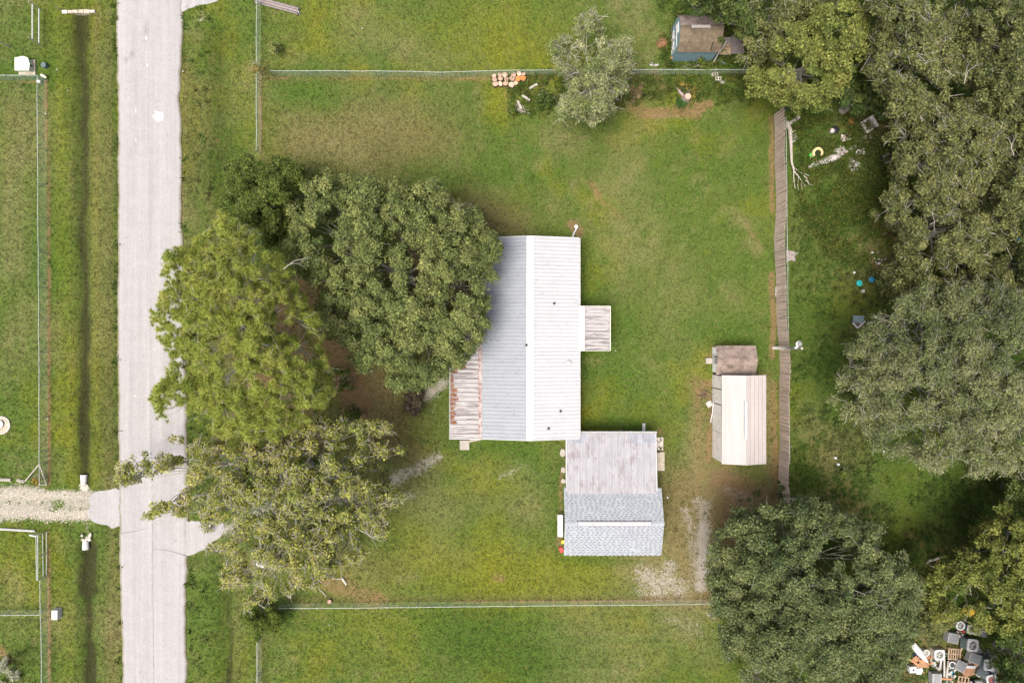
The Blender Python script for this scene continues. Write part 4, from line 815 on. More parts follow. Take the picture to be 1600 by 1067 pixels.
tree('oak_tree', 'deep shaded trees between the yellow green tree and the scrap heap', [(1305,130),(1345,108),(1365,140),(1398,165),(1385,176),(1350,170),(1312,165)], 5.5, 3, DARK, 30, group=wood, lobe=16, spacing=5.2, per=22, leaf=.2, gap=.9, lobe_amp=1.2, twig=.2)
# shrubs and saplings
def shrub(label, cx, cy, rx_, ry_, h, pal, seed, **kw):
    pts = [(cx+rx_*cos(a)*(1+.18*sin(3*a+seed)), cy+ry_*sin(a)*(1+.15*cos(4*a+seed))) for a in np.linspace(0, 2*pi, 12, endpoint=False)]
    d = dict(cat='shrub', lobe=max(rx_, ry_)*.6, spacing=3.2, per=16, leaf=.17, clump=.22, gap=.7, twig=.3, twig_r=.012, trunk_r=.05, lobe_amp=.3, edge=4, drop=.4); d.update(kw)
    return tree('shrub', label, pts, h, h*.45, pal, seed, **d)
BR = [(.10,.08,.04),(.16,.12,.06),(.22,.16,.08)]
SG = [(.05,.085,.014),(.085,.115,.02),(.12,.135,.024)]
shrub('yellowish sapling beside the north end of the west chain link fence', 398, 100, 16, 22, 2.6, [(.14,.14,.03),(.19,.17,.05),(.2,.15,.06)], 51, gap=1.0, spacing=4.4, twig=.6)
shrub('tiny pale sapling in the north lot near the fence corner', 427, 73, 7, 8, 1.8, [(.15,.17,.05),(.19,.2,.07)], 52)
shrub('leafy sapling in the bare ground right of the pine', 535, 592, 17, 22, 2.5, SG, 53, twig=.6, twig_r=.02, bark='bark_pale', spacing=4)
shrub('small green bush below the leafy sapling', 556, 648, 12, 12, 1.6, SG, 54)
shrub('brown dead brush pile west of the porch', 648, 630, 16, 20, .9, [(.05,.04,.025),(.09,.07,.045),(.13,.10,.07)], 55, twig=.7)
shrub('rust yellow bush in the gate corner by the gravel drive', 56, 748, 8, 8, 1.1, [(.2,.14,.02),(.26,.17,.03),(.12,.13,.03)], 56)
shrub('pale feathery grass clump in the bottom left corner', 6, 1050, 18, 22, 1.6, [(.22,.24,.16),(.30,.31,.22),(.36,.36,.27)], 57, aspect=.18, leaf=.34)
shrub('dark glossy bush round the old stump', 1063, 162, 12, 9, .9, [(.03,.075,.016),(.05,.11,.024)], 58, spacing=2.6)
shrub('yellowing bush above the old stump', 1072, 144, 14, 12, 1.0, [(.12,.11,.02),(.17,.14,.03)], 59)
shrub('green bush in the weeds left of the old stump', 1015, 145, 9, 10, .8, SG, 60)
shrub('green bush at the foot of the blue shed', 1042, 96, 13, 9, 1.2, SG, 61)
shrub('green weeds beside the wall of the blue shed under the boards', 1090, 101, 34, 5, .8, SG, 62, lobe=9)
shrub('low creeper growing over the shed roof corner', 1125, 60, 8, 10, 3.6, SG, 63, twig=.2)
shrub('green bush at the left end of the mossy tree', 800, 168, 10, 12, .9, SG, 64)
shrub('bush under the mossy tree beside the scattered logs', 855, 150, 18, 12, 1.0, [(.04,.075,.015),(.07,.1,.02)], 65)
shrub('thin grey brush right of the mossy tree', 992, 150, 9, 14, 1.3, BR, 66, twig=.8, gap=1.0)
shrub('small weed bush by the corner of the pink roofed barn', 1115, 698, 5, 7, .9, [(.05,.12,.02),(.07,.15,.03)], 67, aspect=.3)
shrub('bright green bush on the bare ground beyond the fence', 1318, 738, 13, 12, .9, [(.09,.14,.02),(.14,.18,.03)], 68)
shrub('dark weeds at the end of the plank fence', 1222, 752+20, 14, 16, 1.6, DARK, 69)
shrub('green weeds under the yellow green tree beside the fence', 1232, 165, 9, 12, 1.5, DARK, 70)
shrub('yellow bush at the foot of the north chain link fence corner', 408, 128, 9, 12, 1.2, [(.10,.11,.025),(.15,.13,.04)], 71, gap=1.0)
def groundcover(label, poly, pal, seed, n, h=.5):
    r_ = np.random.default_rng(seed); P0 = np.array(poly, float); P = r_.uniform(P0.min(0), P0.max(0), (n*3, 2)); P = P[inpoly(P, poly)][:n]
    z = r_.uniform(.05, h, len(P)); C = unpx(P, z); nn = fbm(C[:, 0], C[:, 1], 1.4, 700+seed % 40); k = r_.random(len(C)) < np.clip((nn-.38)*6, 0, 1); C = C[k]
    pal = np.array(pal); col = pal[r_.integers(0, len(pal), len(C))]*r_.uniform(.7, 1.3, (len(C), 1))
    V, F, cv = leaves(r_, C, col, 12, .28, .13, .55, .9); V[:, 2] = np.maximum(V[:, 2], .0)
    me = np_mesh('ground_cover', V, F, [M['leaf']], {'tint': ('FLOAT_COLOR', rgba(cv))})
    o = bpy.data.objects.new('ground_cover', me); COL.objects.link(o); tag(o, label, kind='stuff')
GCV = [(.035,.065,.012),(.055,.09,.014),(.085,.11,.02),(.10,.10,.025)]
def dead_fork(label_start, px, py, z, L, a0, seed):
    root = [o for o in COL.objects if o.type == 'EMPTY' and str(o.get('label', '')).startswith(label_start)][0]; r_ = random.Random(seed); mb = MB(); x, y, _ = W(px, py, z)
    def grow(p, a, l, r, d):
        m = (p[0]+cos(a)*l*.5+r_.uniform(-.08, .08)*l, p[1]+sin(a)*l*.5+r_.uniform(-.08, .08)*l, p[2]+r_.uniform(0, .12)); q = (p[0]+cos(a)*l, p[1]+sin(a)*l, p[2]+r_.uniform(0, .25))
        mb.tube([p, m, q], [r, r*.8, r*.5], 5, cap=False)
        if d:
            for k in range(r_.choice((2, 3))): grow(q if k else m, a+r_.uniform(-.8, .8), l*r_.uniform(.5, .75), r*.5, d-1)
    grow((x, y, z-.35), a0, L*.8, .034, 3); part('dead_branch', mb, M['dead_twig'], root, local=False)
for a_ in [('tall olive tree', 1383,124,10.6,1.1,.3,1), ('tall olive tree', 1410,128,10.6,.8,-1.2,2), ('olive tree filling', 1512,128,11.4,1.0,1.4,3), ('olive tree with a silvery', 1452,318,9.2,1.3,-1.2,5), ('olive tree with a silvery', 1458,350,9.0,.9,.6,6),
           ('olive tree with bare', 1498,213,9.8,1.0,2.2,7), ('tree on the right edge', 1590,240,10.4,1.0,2.0,8), ('great grey green', 1418,536,10.6,2.3,2.2,9), ('great grey green', 1490,640,12.2,1.2,.4,10), ('large round grey', 1245,805,8.2,1.2,1.0,11), ('large round grey', 1340,925,10.9,1.4,-.4,12), ('bright yellow green tree', 1300,75,9.8,1.0,.2,13), ('bright yellow green tree', 1225,80,9.2,.8,2.6,14),
           ('broad grey green oak', 695,345,8.7,.9,.8,15), ('broad grey green oak', 535,420,8.8,1.0,.5,16), ('grey green tree hung', 935,125,8.4,1.1,-.9,17), ('grey green tree hung', 905,110,8.4,1.0,3.5,18), ('sparse yellow', 560,830,9.5,1.3,-.5,19), ('sparse yellow', 425,860,9.5,1.6,-2.2,20), ('sparse yellow', 470,800,9.5,1.4,-1.2,22), ('leafy green tree on', 1560,880,9,1.1,.9,23), ('tall bright green pine', 440,420,13.2,1.2,.6,24), ('tall bright green pine', 420,600,13.4,1.0,.2,26)]:
    dead_fork(*a_)
groundcover('leafy green undergrowth between the plank fence and the wood', [(1238,180),(1330,180),(1400,250),(1420,330),(1385,390),(1340,420),(1290,400),(1250,330),(1240,250)], GCV, 81, 3800)
groundcover('leafy weeds around the mossy tree and the north fence', [(790,120),(880,112),(1000,114),(1165,112),(1170,150),(1110,168),(1060,140),(1000,165),(900,186),(795,178)], GCV, 82, 1500, .35)
groundcover('leafy green weeds round the blue shed', [(1030,60),(1048,30),(1062,10),(1180,20),(1200,100),(1040,106)], GCV, 83, 1500, .6)
groundcover('low dark undergrowth beneath the wood', [(1330,150),(1600,150),(1600,460),(1400,470),(1390,350),(1340,250)], [(.035,.055,.014),(.06,.08,.02),(.09,.10,.03)], 84, 4200, .9)
groundcover('rank growth on the ground right of the round oak', [(1400,840),(1500,760),(1600,740),(1600,1000),(1450,960)], [(.03,.05,.01),(.05,.075,.014),(.08,.08,.03)], 85, 1800, .4)

# ------------------------------------------------------------------ white house
def ribbed_panel(u0, u1, v0, v1, ribs, rib_w=.045, rib_h=.028, t=.012):
    """roof sheet on the plane axes (u along eave, v up the slope); returns a local mesh of unit frame (u, v, h)"""
    out = []; n = ribs
    prof = [(u0, 0)]
    for k in range(n):
        c = u0+(u1-u0)*(k+.5)/n
        prof += [(c-rib_w, 0), (c-rib_w*.5, rib_h), (c+rib_w*.5, rib_h), (c+rib_w, 0)]
    prof += [(u1, 0)]
    return prof
def slope_sheet(A, U, Vv, N, width, length, ribs, t=.02, rib_w=.045, rib_h=.028):
    """A corner at eave, U unit along eave, Vv unit up slope, N normal"""
    A, U, Vv, N = map(np.array, (A, U, Vv, N)); mb = MB()
    prof = ribbed_panel(0, width, 0, 0, ribs, rib_w, rib_h)
    for (ua, ha), (ub, hb) in zip(prof, prof[1:]):
        p = [A+U*ua+N*ha, A+U*ub+N*hb]; q = [x_+Vv*length for x_ in p]
        mb.quad(*[tuple(w_) for w_ in (p[0], p[1], q[1], q[0])], 1 if hb > ha else 0)  # one side of each rib darker: its shade put into the colour
        mb.quad(*[tuple(w_) for w_ in (p[0]-N*t, p[1]-N*t, p[1], p[0])])
    a = A-N*t; mb.quad(*[tuple(w_) for w_ in (a, a+Vv*length, a+Vv*length+U*width, a+U*width)])
    mb.quad(*[tuple(w_) for w_ in (a, a+N*t, a+N*t+Vv*length, a+Vv*length)]); b = a+U*width
    mb.quad(*[tuple(w_) for w_ in (b, b+Vv*length, b+N*t+Vv*length, b+N*t)])
    return mb
def pitched(parent, x_eave, z_eave, x_ridge, z_ridge, y0, y1, npan, ribs, mat, name='roof_panel', gap=.006, axis_='x', **kw):
    """panels side by side along y, rising from the eave to the ridge (axis_='y' swaps the two)"""
    w = (y1-y0)/npan
    for k in range(npan):
        a = y0+w*k+gap/2; dx, dz = x_ridge-x_eave, z_ridge-z_eave; L = math.hypot(dx, dz)
        if axis_ == 'x': A = (x_eave, a, z_eave); U = (0, 1, 0); Vv = (dx/L, 0, dz/L); N = (-dz/L*(1 if dx > 0 else -1), 0, abs(dx)/L)
        else: A = (a, x_eave, z_eave); U = (1, 0, 0); Vv = (0, dx/L, dz/L); N = (0, -dz/L*(1 if dx > 0 else -1), abs(dx)/L)
        h = random.uniform(0, .004); A = tuple(np.array(A)+np.array(N)*h)
        part(name, slope_sheet(A, U, Vv, N, w-gap, L, ribs, **kw), mat, parent, local=False)
HX0, HX1, HXR, HY0, HY1, HZE, HZR = -2.52, 5.63, 1.50, -8.14, 8.66, 2.75, 3.75
house = thing('house', 'long white house with ribbed metal gable roof beside the big oak', 'house', (1.5, 0.2, 0))
mb = MB(); mb.box(HX0+.3, HY0+.3, -.1, HX1-.3, HY1-.25, 2.62)
for yy in (HY0+.3, HY1-.25): mb.poly([(HX0+.3, yy, 2.62), (HX1-.3, yy, 2.62), (HXR, yy, 3.62)])
part('wall', mb, M['siding'], house, local=False)
# skirting, windows and doors of the four walls
def window(parent, cx, cy, z, w, h, facing, door=False):
    """facing: 'W','E','N','S'"""
    fr = MB(); gl = MB(); t = .05
    if facing in 'WE':
        s = -1 if facing == 'W' else 1
        fr.box(min(cx, cx+s*.04), cy-w/2-t, z-t, max(cx, cx+s*.04), cy+w/2+t, z+h+t); gl.box(min(cx+s*.04, cx+s*.05), cy-w/2, z, max(cx+s*.04, cx+s*.05), cy+w/2, z+h)
    else:
        s = -1 if facing == 'S' else 1
        fr.box(cx-w/2-t, min(cy, cy+s*.04), z-t, cx+w/2+t, max(cy, cy+s*.04), z+h+t); gl.box(cx-w/2, min(cy+s*.04, cy+s*.05), z, cx+w/2, max(cy+s*.04, cy+s*.05), z+h)
    f = part('door' if door else 'window', fr, M['white_trim'], parent, local=False)
    g = bpy.data.objects.new('door_panel' if door else 'pane', gl.mesh('pane', M['white_paint'] if door else M['glass'], tuple(parent.location))); COL.objects.link(g); g.parent = f
for yy in (6.3, 2.6, -3.0, -6.4): window(house, HX0+.3, yy, .9, 1.1, 1.1, 'W')
window(house, HX0+.3, -.6, .15, .9, 2.0, 'W', True)
for yy in (6.6, -3.0, -6.2): window(house, HX1-.3, yy, .9, 1.1, 1.1, 'E')
window(house, HX1-.3, 1.1, .15, .9, 2.0, 'E', True)
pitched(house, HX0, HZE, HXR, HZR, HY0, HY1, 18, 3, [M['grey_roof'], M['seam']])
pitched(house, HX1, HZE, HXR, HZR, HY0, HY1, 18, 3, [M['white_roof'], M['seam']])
mb = MB(); w = .30; zc = .06
mb.quad((HXR-w, HY0-.03, HZR-.075+zc), (HXR, HY0-.03, HZR+zc), (HXR, HY1+.03, HZR+zc), (HXR-w, HY1+.03, HZR-.075+zc))
mb.quad((HXR, HY0-.03, HZR+zc), (HXR+w, HY0-.03, HZR-.075+zc), (HXR+w, HY1+.03, HZR-.075+zc), (HXR, HY1+.03, HZR+zc))
mb.poly([(HXR-w, HY0-.03, HZR-.075+zc), (HXR, HY0-.03, HZR-.1), (HXR+w, HY0-.03, HZR-.075+zc), (HXR, HY0-.03, HZR+zc)])
part('ridge_cap', mb, M['white_trim'], house, local=False)
for (xe, s) in ((HX0, -1), (HX1, 1)):   # eave gutters: open channels
    mb = MB(); a, b = (xe-.11, xe+.0) if s < 0 else (xe, xe+.11)
    mb.box(a, HY0, HZE-.13, b, HY1, HZE-.12); mb.box(a, HY0, HZE-.12, a+.012, HY1, HZE-.02); mb.box(b-.012, HY0, HZE-.12, b, HY1, HZE-.03)
    part('gutter', mb, M['white_trim'], house, local=False)
for (y, s) in ((HY0, -1), (HY1, 1)):    # rake trim
    for xa, xb in ((HX0, HXR), (HX1, HXR)):
        mb = MB(); y0, y1 = (y-.05, y-.004) if s < 0 else (y+.004, y+.05)
        mb.v += [(xa, y0, HZE-.14), (xb, y0, HZR-.14), (xb, y1, HZR-.14), (xa, y1, HZE-.14), (xa, y0, HZE+.035), (xb, y0, HZR+.035), (xb, y1, HZR+.035), (xa, y1, HZE+.035)]
        for f_ in [(0,3,2,1),(4,5,6,7),(0,1,5,4),(1,2,6,5),(2,3,7,6),(3,0,4,7)]: mb.f.append(f_); mb.m.append(0)
        part('rake_trim', mb, M['white_trim'], house, local=False)
def roof_z(x): return HZR-abs(x-HXR)/(HX1-HXR)*(HZR-HZE)
for (px, py, r, hh, mt) in ((866,474,.085,.3,'black'),(876,642.5,.085,.3,'black'),(857,669,.085,.3,'black'),(822.5,539,.09,.25,'black')):
    x, y, _ = W(px, py, 3.3); z = roof_z(x); mb = MB(); mb.cyl(x, y, z-.06, z+.12, r*1.3, r*1.3, 10, 0)
    part('vent_pipe', mb, M[mt], house, local=False)
x, y, _ = W(888.5, 566.5, 3.2); z = roof_z(x); mb = MB(); mb.cyl(x, y, z-.02, z+.22, .09, .09, 12); mb.cyl(x, y, z+.24, z+.30, .17, .05, 14)
part('vent_cap', mb, M['galv'], house, local=False)
# meter box on the north gable
mb = MB(); x, y, _ = W(830, 371, 2.2); mb.box(x-.6, HY1-.25, 1.6, x+.6, HY1+.14, 2.3)
part('wall_box', mb, M['white_trim'], house, local=False)
# ---- west porch of the house
PX0, PX1, PY0, PY1, PZ0, PZ1 = -5.28, -2.60, -8.17, .72, 2.42, 2.62
porch = thing('porch', 'weathered aluminium porch roof with rusty gutter along the house west wall', 'porch', (-3.9, -3.7, 0))
npan = 23; w_ = (PY1-PY0)/npan
for k in range(npan):
    a = PY0+w_*k; mb = MB(); L = PX1-PX0-.36
    # W shaped pan: two raised seams and a low middle
    pr = [(0, .0), (.02, .07), (.05, .07), (.07, .01), (w_/2-.02, .0), (w_/2, .025), (w_/2+.02, .0), (w_-.05, .01), (w_-.02, .05), (w_-.006, .0)]
    for (ya, ha), (yb, hb) in zip(pr, pr[1:]):
        x0 = PX0+.14; mb.quad((x0, a+ya, PZ0+ha), (x0+L, a+ya, PZ1+ha), (x0+L, a+yb, PZ1+hb), (x0, a+yb, PZ0+hb))
    mb.quad((x0, a, PZ0-.01), (x0, a+w_-.006, PZ0-.01), (x0+L, a+w_-.006, PZ1-.01), (x0+L, a, PZ1-.01))
    part('roof_pan', mb, M['pan'], porch, local=False)
mb = MB(); mb.box(PX0, PY0-.06, PZ0-.14, PX0+.03, PY1, PZ0+.07); mb.box(PX0+.03, PY0-.06, PZ0-.14, PX0+.135, PY1, PZ0-.12); mb.box(PX0+.03, PY0-.06, PZ0-.1, PX1-.02, PY0-.01, PZ0+.08); mb.box(PX0+.03, PY1-.05, PZ0-.1, PX1-.02, PY1, PZ1+.1)
part('fascia', mb, M['white_trim'], porch, local=False)
mb = MB(); mb.box(PX1-.215, PY0+.0, PZ1-.1, PX1+.06, PY1-.06, PZ1-.02); mb.box(PX1-.215, PY0, PZ1-.02, PX1-.19, PY1-.06, PZ1+.09); mb.box(PX1-.0, PY0, PZ1-.02, PX1+.06, PY1-.06, PZ1+.075)
part('back_gutter', mb, M['gutter_rust'], porch, local=False)
r_ = np.random.default_rng(91)   # brown needles drifted into the pans
def litter(parent_or_none, name, boxes, n, zf, mat_cols, seed, size=.12, label=None, asp=.4):
    r_ = np.random.default_rng(seed); B = boxes[0]; C = []
    for (x0, y0, x1, y1, wgt) in boxes:
        m = int(n*wgt); C.append(np.stack([r_.uniform(x0, x1, m), r_.uniform(y0, y1, m)], 1))
    C = np.concatenate(C); z = np.array([zf(a, b) for a, b in C]); C3 = np.column_stack([C, z])
    pal = np.array(mat_cols); col = pal[r_.integers(0, len(pal), len(C3))]
    V, F, cv = leaves(r_, C3, col, 3, .05, size, asp, 2.0); V[:, 2] = np.maximum(V[:, 2], np.repeat(z, 12)-.0)
    off = np.array(parent_or_none.location) if parent_or_none else 0
    me = np_mesh(name, V-off, F, [M['leaf']], {'tint': ('FLOAT_COLOR', rgba(cv))})
    o = bpy.data.objects.new(name, me); COL.objects.link(o); o['kind'] = 'stuff'
    if parent_or_none: o.parent = parent_or_none
    elif label: o['label'] = label
RUSTC = [(.22,.085,.045),(.16,.06,.035),(.28,.13,.07),(.34,.27,.22)]
pz = lambda x, y: PZ0+(x-PX0)/(PX1-PX0)*(PZ1-PZ0)+.015
bx = []
for k in range(npan):
    a = PY0+w_*k; ln = max(.12, .35+.45*sin(k*.9)*random.random()+ (.55 if k in (15, 16, 17) else 0)+(k > 13)*.15)
    if k < 3: continue
    bx.append((PX0+.15, a+.05, PX0+.15+ln*.6, a+w_-.03, ln/12)); bx.append((PX0+.15, a+.08, PX0+.15+ln, a+w_-.08, ln/26))
litter(porch, 'needle_litter', bx, 3600, pz, RUSTC, 92, .14)
for yy in (PY0+.1, -5.2, -2.3, PY1-.2): part('post', MB().box(PX0+.04, yy-.04, -.1, PX0+.12, yy+.04, PZ0-.14), M['white_trim'], porch, local=False)
part('porch_floor', MB().box(PX0+.2, PY0+.1, -.12, PX1+.36, PY1-.1, .12), M['concrete'], porch, local=False)
a = W(718.5, 684); b = W(733.5, 702.5)
solo('doorstep', MB().box(a[0], b[1], -.1, b[0], a[1]-.2, .13, bev=.02), M['concrete'], 'pale concrete step at the south end of the rusty porch', 'step')
mb = MB(); pts = [W(733.5, 684), W(733.5, 691.5), W(748, 688), W(762, 684.5), W(762, 682)]; mb.prism([(p[0], p[1]) for p in reversed(pts)], -.1, .05)
solo('path', mb, M['concrete'], 'narrow concrete path along the south gable of the house', kind='structure')
# ---- east awning
AX0, AX1, AY0, AY1, AZ0, AZ1 = 5.62, 8.30, -.80, 2.98, 2.72, 2.55
awn = thing('awning', 'square weathered metal awning over the east door of the house', 'awning', (7.0, 1.1, 0))
part('flashing', MB().box(AX0-.02, AY0, AZ0+.09, AX0+.46, AY1, AZ0+.13), M['white_trim'], awn, local=False)
npan2 = 12; w2 = (AY1-AY0-.1)/npan2
for k in range(npan2):
    a = AY0+.05+w2*k; mb = MB(); x0, x1 = AX0+.44, AX1-.08
    pr = [(0, 0), (.015, .06), (.045, .06), (.06, .0), (w2/2, -.005), (w2/2+.02, .02), (w2/2+.04, -.005), (w2-.006, 0)]
    for (ya, ha), (yb, hb) in zip(pr, pr[1:]): mb.quad((x0, a+ya, AZ0+ha), (x1, a+ya, AZ1+ha), (x1, a+yb, AZ1+hb), (x0, a+yb, AZ0+hb))
    part('roof_pan', mb, M['pan'], awn, local=False)
mb = MB(); mb.box(AX1-.07, AY0, AZ1-.14, AX1, AY1, AZ1+.09); mb.box(AX0+.46, AY0, AZ1-.12, AX1-.07, AY0+.045, AZ0+.06); mb.box(AX0+.46, AY1-.045, AZ1-.12, AX1-.07, AY1, AZ0+.06)
part('fascia', mb, M['cream'], awn, local=False)
for yy in (AY0+.12, AY1-.12): part('post', MB().box(AX1-.12, yy-.04, -.1, AX1-.04, yy+.04, AZ1-.14), M['white_trim'], awn, local=False)
part('stoop', MB().box(AX0-.25, AY0+.6, -.1, AX0+1.6, AY1-.6, .3), M['concrete'], awn, local=False)
solo('flower_pot', MB().tube([(0,0,0),(0,0,.25)],[.12,.17],12).tube([(0,0,.25),(0,0,.26)],[.15,.15],12), M['white_trim'], 'small white pot on the bare patch north of the house', 'pot', loc=(*W(900,355)[:2],0), smooth=False)
solo('pipe', MB().tube([(-.15,-.35,.08),(0,0,.2),(.2,.35,.1)],[.07,.08,.07],8), M['white_trim'], 'short white pipe lying at the north east corner of the house', 'pipe', loc=(*W(897,364)[:2],0))

# ------------------------------------------------------------------ garage with shingle roof
GX0, GX1, GY0, GY1, GYR, GZE, GZR = 4.35, 12.52, -17.92, -12.27, -14.97, 2.75, 3.85
gar = thing('garage', 'garage with pale grey shingle gable roof south east of the house', 'garage', ((GX0+GX1)/2, GYR, 0))
mb = MB(); mb.box(GX0+.3, GY0+.3, -.1, GX1-.3, GY1-.3, 2.68)
for xx in (GX0+.3, GX1-.3): mb.poly([(xx, GY0+.3, 2.68), (xx, GY1-.3, 2.68), (xx, GYR, 3.72)])
part('wall', mb, M['siding'], gar, local=False)
window(gar, GX0+.3, -13.9, .9, .9, .9, 'W'); window(gar, GX0+.3, -16.6, .1, .9, 2.0, 'W', True); window(gar, GX1-.3, -15.0, .1, 2.4, 2.1, 'E', True)
def shingle_slope(parent, x0, x1, ye, ze, yr, zr, courses, tabw, mat, matd, seed, skip=None):
    r_ = random.Random(seed); dy, dz = yr-ye, zr-ze; L = math.hypot(dy, dz); v = np.array((0, dy/L, dz/L)); n = np.array((0, -dz/L*(1 if dy > 0 else -1), abs(dy)/L))
    deck = MB(); e = np.array((0, ye, ze)); r = np.array((0, yr, zr)); X = np.array((1., 0, 0))
    deck.quad(tuple(X*x0+e), tuple(X*x1+e), tuple(X*x1+r), tuple(X*x0+r)); deck.quad(tuple(X*x0+e-n*.1), tuple(X*x0+r-n*.1), tuple(X*x1+r-n*.1), tuple(X*x1+e-n*.1))
    deck.quad(tuple(X*x0+e-n*.1), tuple(X*x1+e-n*.1), tuple(X*x1+e), tuple(X*x0+e)); deck.quad(tuple(X*x0+e-n*.1), tuple(X*x0+e), tuple(X*x0+r), tuple(X*x0+r-n*.1)); deck.quad(tuple(X*x1+e-n*.1), tuple(X*x1+r-n*.1), tuple(X*x1+r), tuple(X*x1+e))
    part('roof_deck', deck, mat, parent, local=False)
    sh = MB(); ch = L/courses
    for c in range(courses):
        # each course: a tilted strip, then thicker tabs with shadow gaps between
        a = e+v*(c*ch); lo, hi = n*.018, n*.004
        p = [a+lo, a+v*ch*1.1+hi]
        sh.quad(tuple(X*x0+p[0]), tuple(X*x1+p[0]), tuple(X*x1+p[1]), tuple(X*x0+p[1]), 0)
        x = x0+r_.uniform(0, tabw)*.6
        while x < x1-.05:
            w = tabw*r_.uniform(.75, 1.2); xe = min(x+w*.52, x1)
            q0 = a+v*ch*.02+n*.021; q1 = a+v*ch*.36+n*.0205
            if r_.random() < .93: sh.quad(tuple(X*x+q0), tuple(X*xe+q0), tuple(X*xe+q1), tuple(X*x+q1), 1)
            # raised tab to the right
            t0, t1 = a-v*.01+n*.034, a+v*ch*.95+n*.026; xa, xb = xe, min(x+w, x1)
            if xb-xa > .04:
                sh.quad(tuple(X*xa+t0), tuple(X*xb+t0), tuple(X*xb+t1), tuple(X*xa+t1), 0); sh.quad(tuple(X*xa+t0-n*.02), tuple(X*xb+t0-n*.02), tuple(X*xb+t0), tuple(X*xa+t0), 0)
            x += w
    o = part('shingle', sh, [mat, matd], parent, local=False); o['kind'] = 'stuff'; return v, n
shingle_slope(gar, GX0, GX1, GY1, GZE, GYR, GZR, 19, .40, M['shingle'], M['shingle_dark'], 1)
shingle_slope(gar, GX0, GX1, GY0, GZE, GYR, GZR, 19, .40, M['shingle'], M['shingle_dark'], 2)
mb = MB(); mb.quad((GX0-.02, GYR-.14, GZR+.0), (GX1+.02, GYR-.14, GZR+.0), (GX1+.02, GYR, GZR+.05), (GX0-.02, GYR, GZR+.05)); mb.quad((GX0-.02, GYR, GZR+.05), (GX1+.02, GYR, GZR+.05), (GX1+.02, GYR+.14, GZR), (GX0-.02, GYR+.14, GZR))
part('ridge_shingle', mb, M['shingle'], gar, local=False)
part('vent_base', MB().box(5.36, GYR-.215, GZR-.04, 11.5, GYR+.215, GZR+.045), M['seam'], gar, local=False)
for k in range(5):
    x0 = 5.42+k*1.205; mb = MB(); mb.box(x0, GYR-.17, GZR+.02, x0+1.2, GYR+.17, GZR+.10, bev=.025)
    part('ridge_vent', mb, M['ridge_white'], gar, local=False)
# carport in front of the garage
CX0, CX1, CY0, CY1, CZ0, CZ1 = 4.60, 12.08, -12.70, -7.74, 3.02, 2.50
cp = thing('carport', 'flat carport roof of chalky pinkish sheets joining garage and house', 'carport', (8.3, -10.2, 0))
ncol = 14; cw = (CX1-CX0)/ncol; rows_ = [(CY0, -11.55), (-11.55, -9.75), (-9.75, -8.55), (-8.55, CY1)]
def cz(y): return CZ1+(CY1-y)/(CY1-CY0)*(CZ0-CZ1)
for j, (ya, yb) in enumerate(rows_):
    for k in range(ncol):
        a = CX0+cw*k+random.uniform(0, .004); mb = MB(); yb2 = yb+.06 if j < 3 else yb; zo = .008*(j % 2)+random.uniform(0, .004)
        nr = 4; pr = [(0, .02), (.018, .02)]
        for i_ in range(nr): c_ = cw*(i_+.5)/nr; pr += [(c_-.03, 0), (c_, .014), (c_+.03, 0)]
        pr += [(cw-.02, 0), (cw-.003, .012)]
        for (xa, ha), (xb, hb) in zip(pr, pr[1:]): mb.quad((a+xa, ya, cz(ya)+ha+zo), (a+xb, ya, cz(ya)+hb+zo), (a+xb, yb2, cz(yb2)+hb+zo-.006), (a+xa, yb2, cz(yb2)+ha+zo-.006))
        mb.quad((a, ya, cz(ya)-.03), (a, yb2, cz(yb2)-.03), (a+cw-.004, yb2, cz(yb2)-.03), (a+cw-.004, ya, cz(ya)-.03))
        grey = (j == 3 and (k < 3 or k >= 10)); part('roof_sheet', mb, M['carport_grey'] if grey else M['carport'], cp, local=False)
mb = MB(); mb.box(CX0-.02, CY1+.01, CZ1-.16, CX1+.14, CY1+.035, CZ1+.05); mb.box(CX0-.02, CY1+.035, CZ1-.16, CX1+.14, CY1+.14, CZ1-.145); mb.box(CX0-.02, CY1+.14, CZ1-.16, CX1+.14, CY1+.165, CZ1+.03)
for k in range(11): x = CX0+.3+k*.72; mb.box(x, CY1+.035, CZ1-.005, x+.025, CY1+.14, CZ1+.015)
part('gutter', mb, M['white_trim'], cp, local=False)
for xx in (CX0-.06, CX1+.0):
    mb = MB(); mb.v += [(xx, CY0+.2, cz(CY0+.2)-.12), (xx+.06, CY0+.2, cz(CY0+.2)-.12), (xx+.06, CY1, CZ1-.12), (xx, CY1, CZ1-.12), (xx, CY0+.2, cz(CY0+.2)+.045), (xx+.06, CY0+.2, cz(CY0+.2)+.045), (xx+.06, CY1, CZ1+.045), (xx, CY1, CZ1+.045)]
    for f_ in [(0,3,2,1),(4,5,6,7),(0,1,5,4),(1,2,6,5),(2,3,7,6),(3,0,4,7)]: mb.f.append(f_); mb.m.append(0)
    part('edge_trim', mb, M['white_trim'], cp, local=False)
for xx in (CX0+.1, 7.0, 9.5, CX1-.1):
    for yy in (CY1-.1, -10.2): part('post', MB().box(xx-.05, yy-.05, -.1, xx+.05, yy+.05, cz(yy)-.05), M['white_trim'], cp, local=False)
part('floor_slab', MB().box(CX0+.1, GY1-.2, -.1, CX1-.1, CY1-.3, .06), M['concrete_dirty'], cp, local=False)
a = W(1003.5, 659); b = W(1007.5, 675)
solo('downspout', MB().box(a[0]-.02, b[1]-.3, .08, b[0]+.02, a[1]-.1, .18, bev=.02).box(a[0]-.02, b[1]-.3, .18, b[0]+.02, b[1]-.14, 2.3), M['white_trim'], 'white downspout with its foot lying on the grass north of the carport', 'downspout')
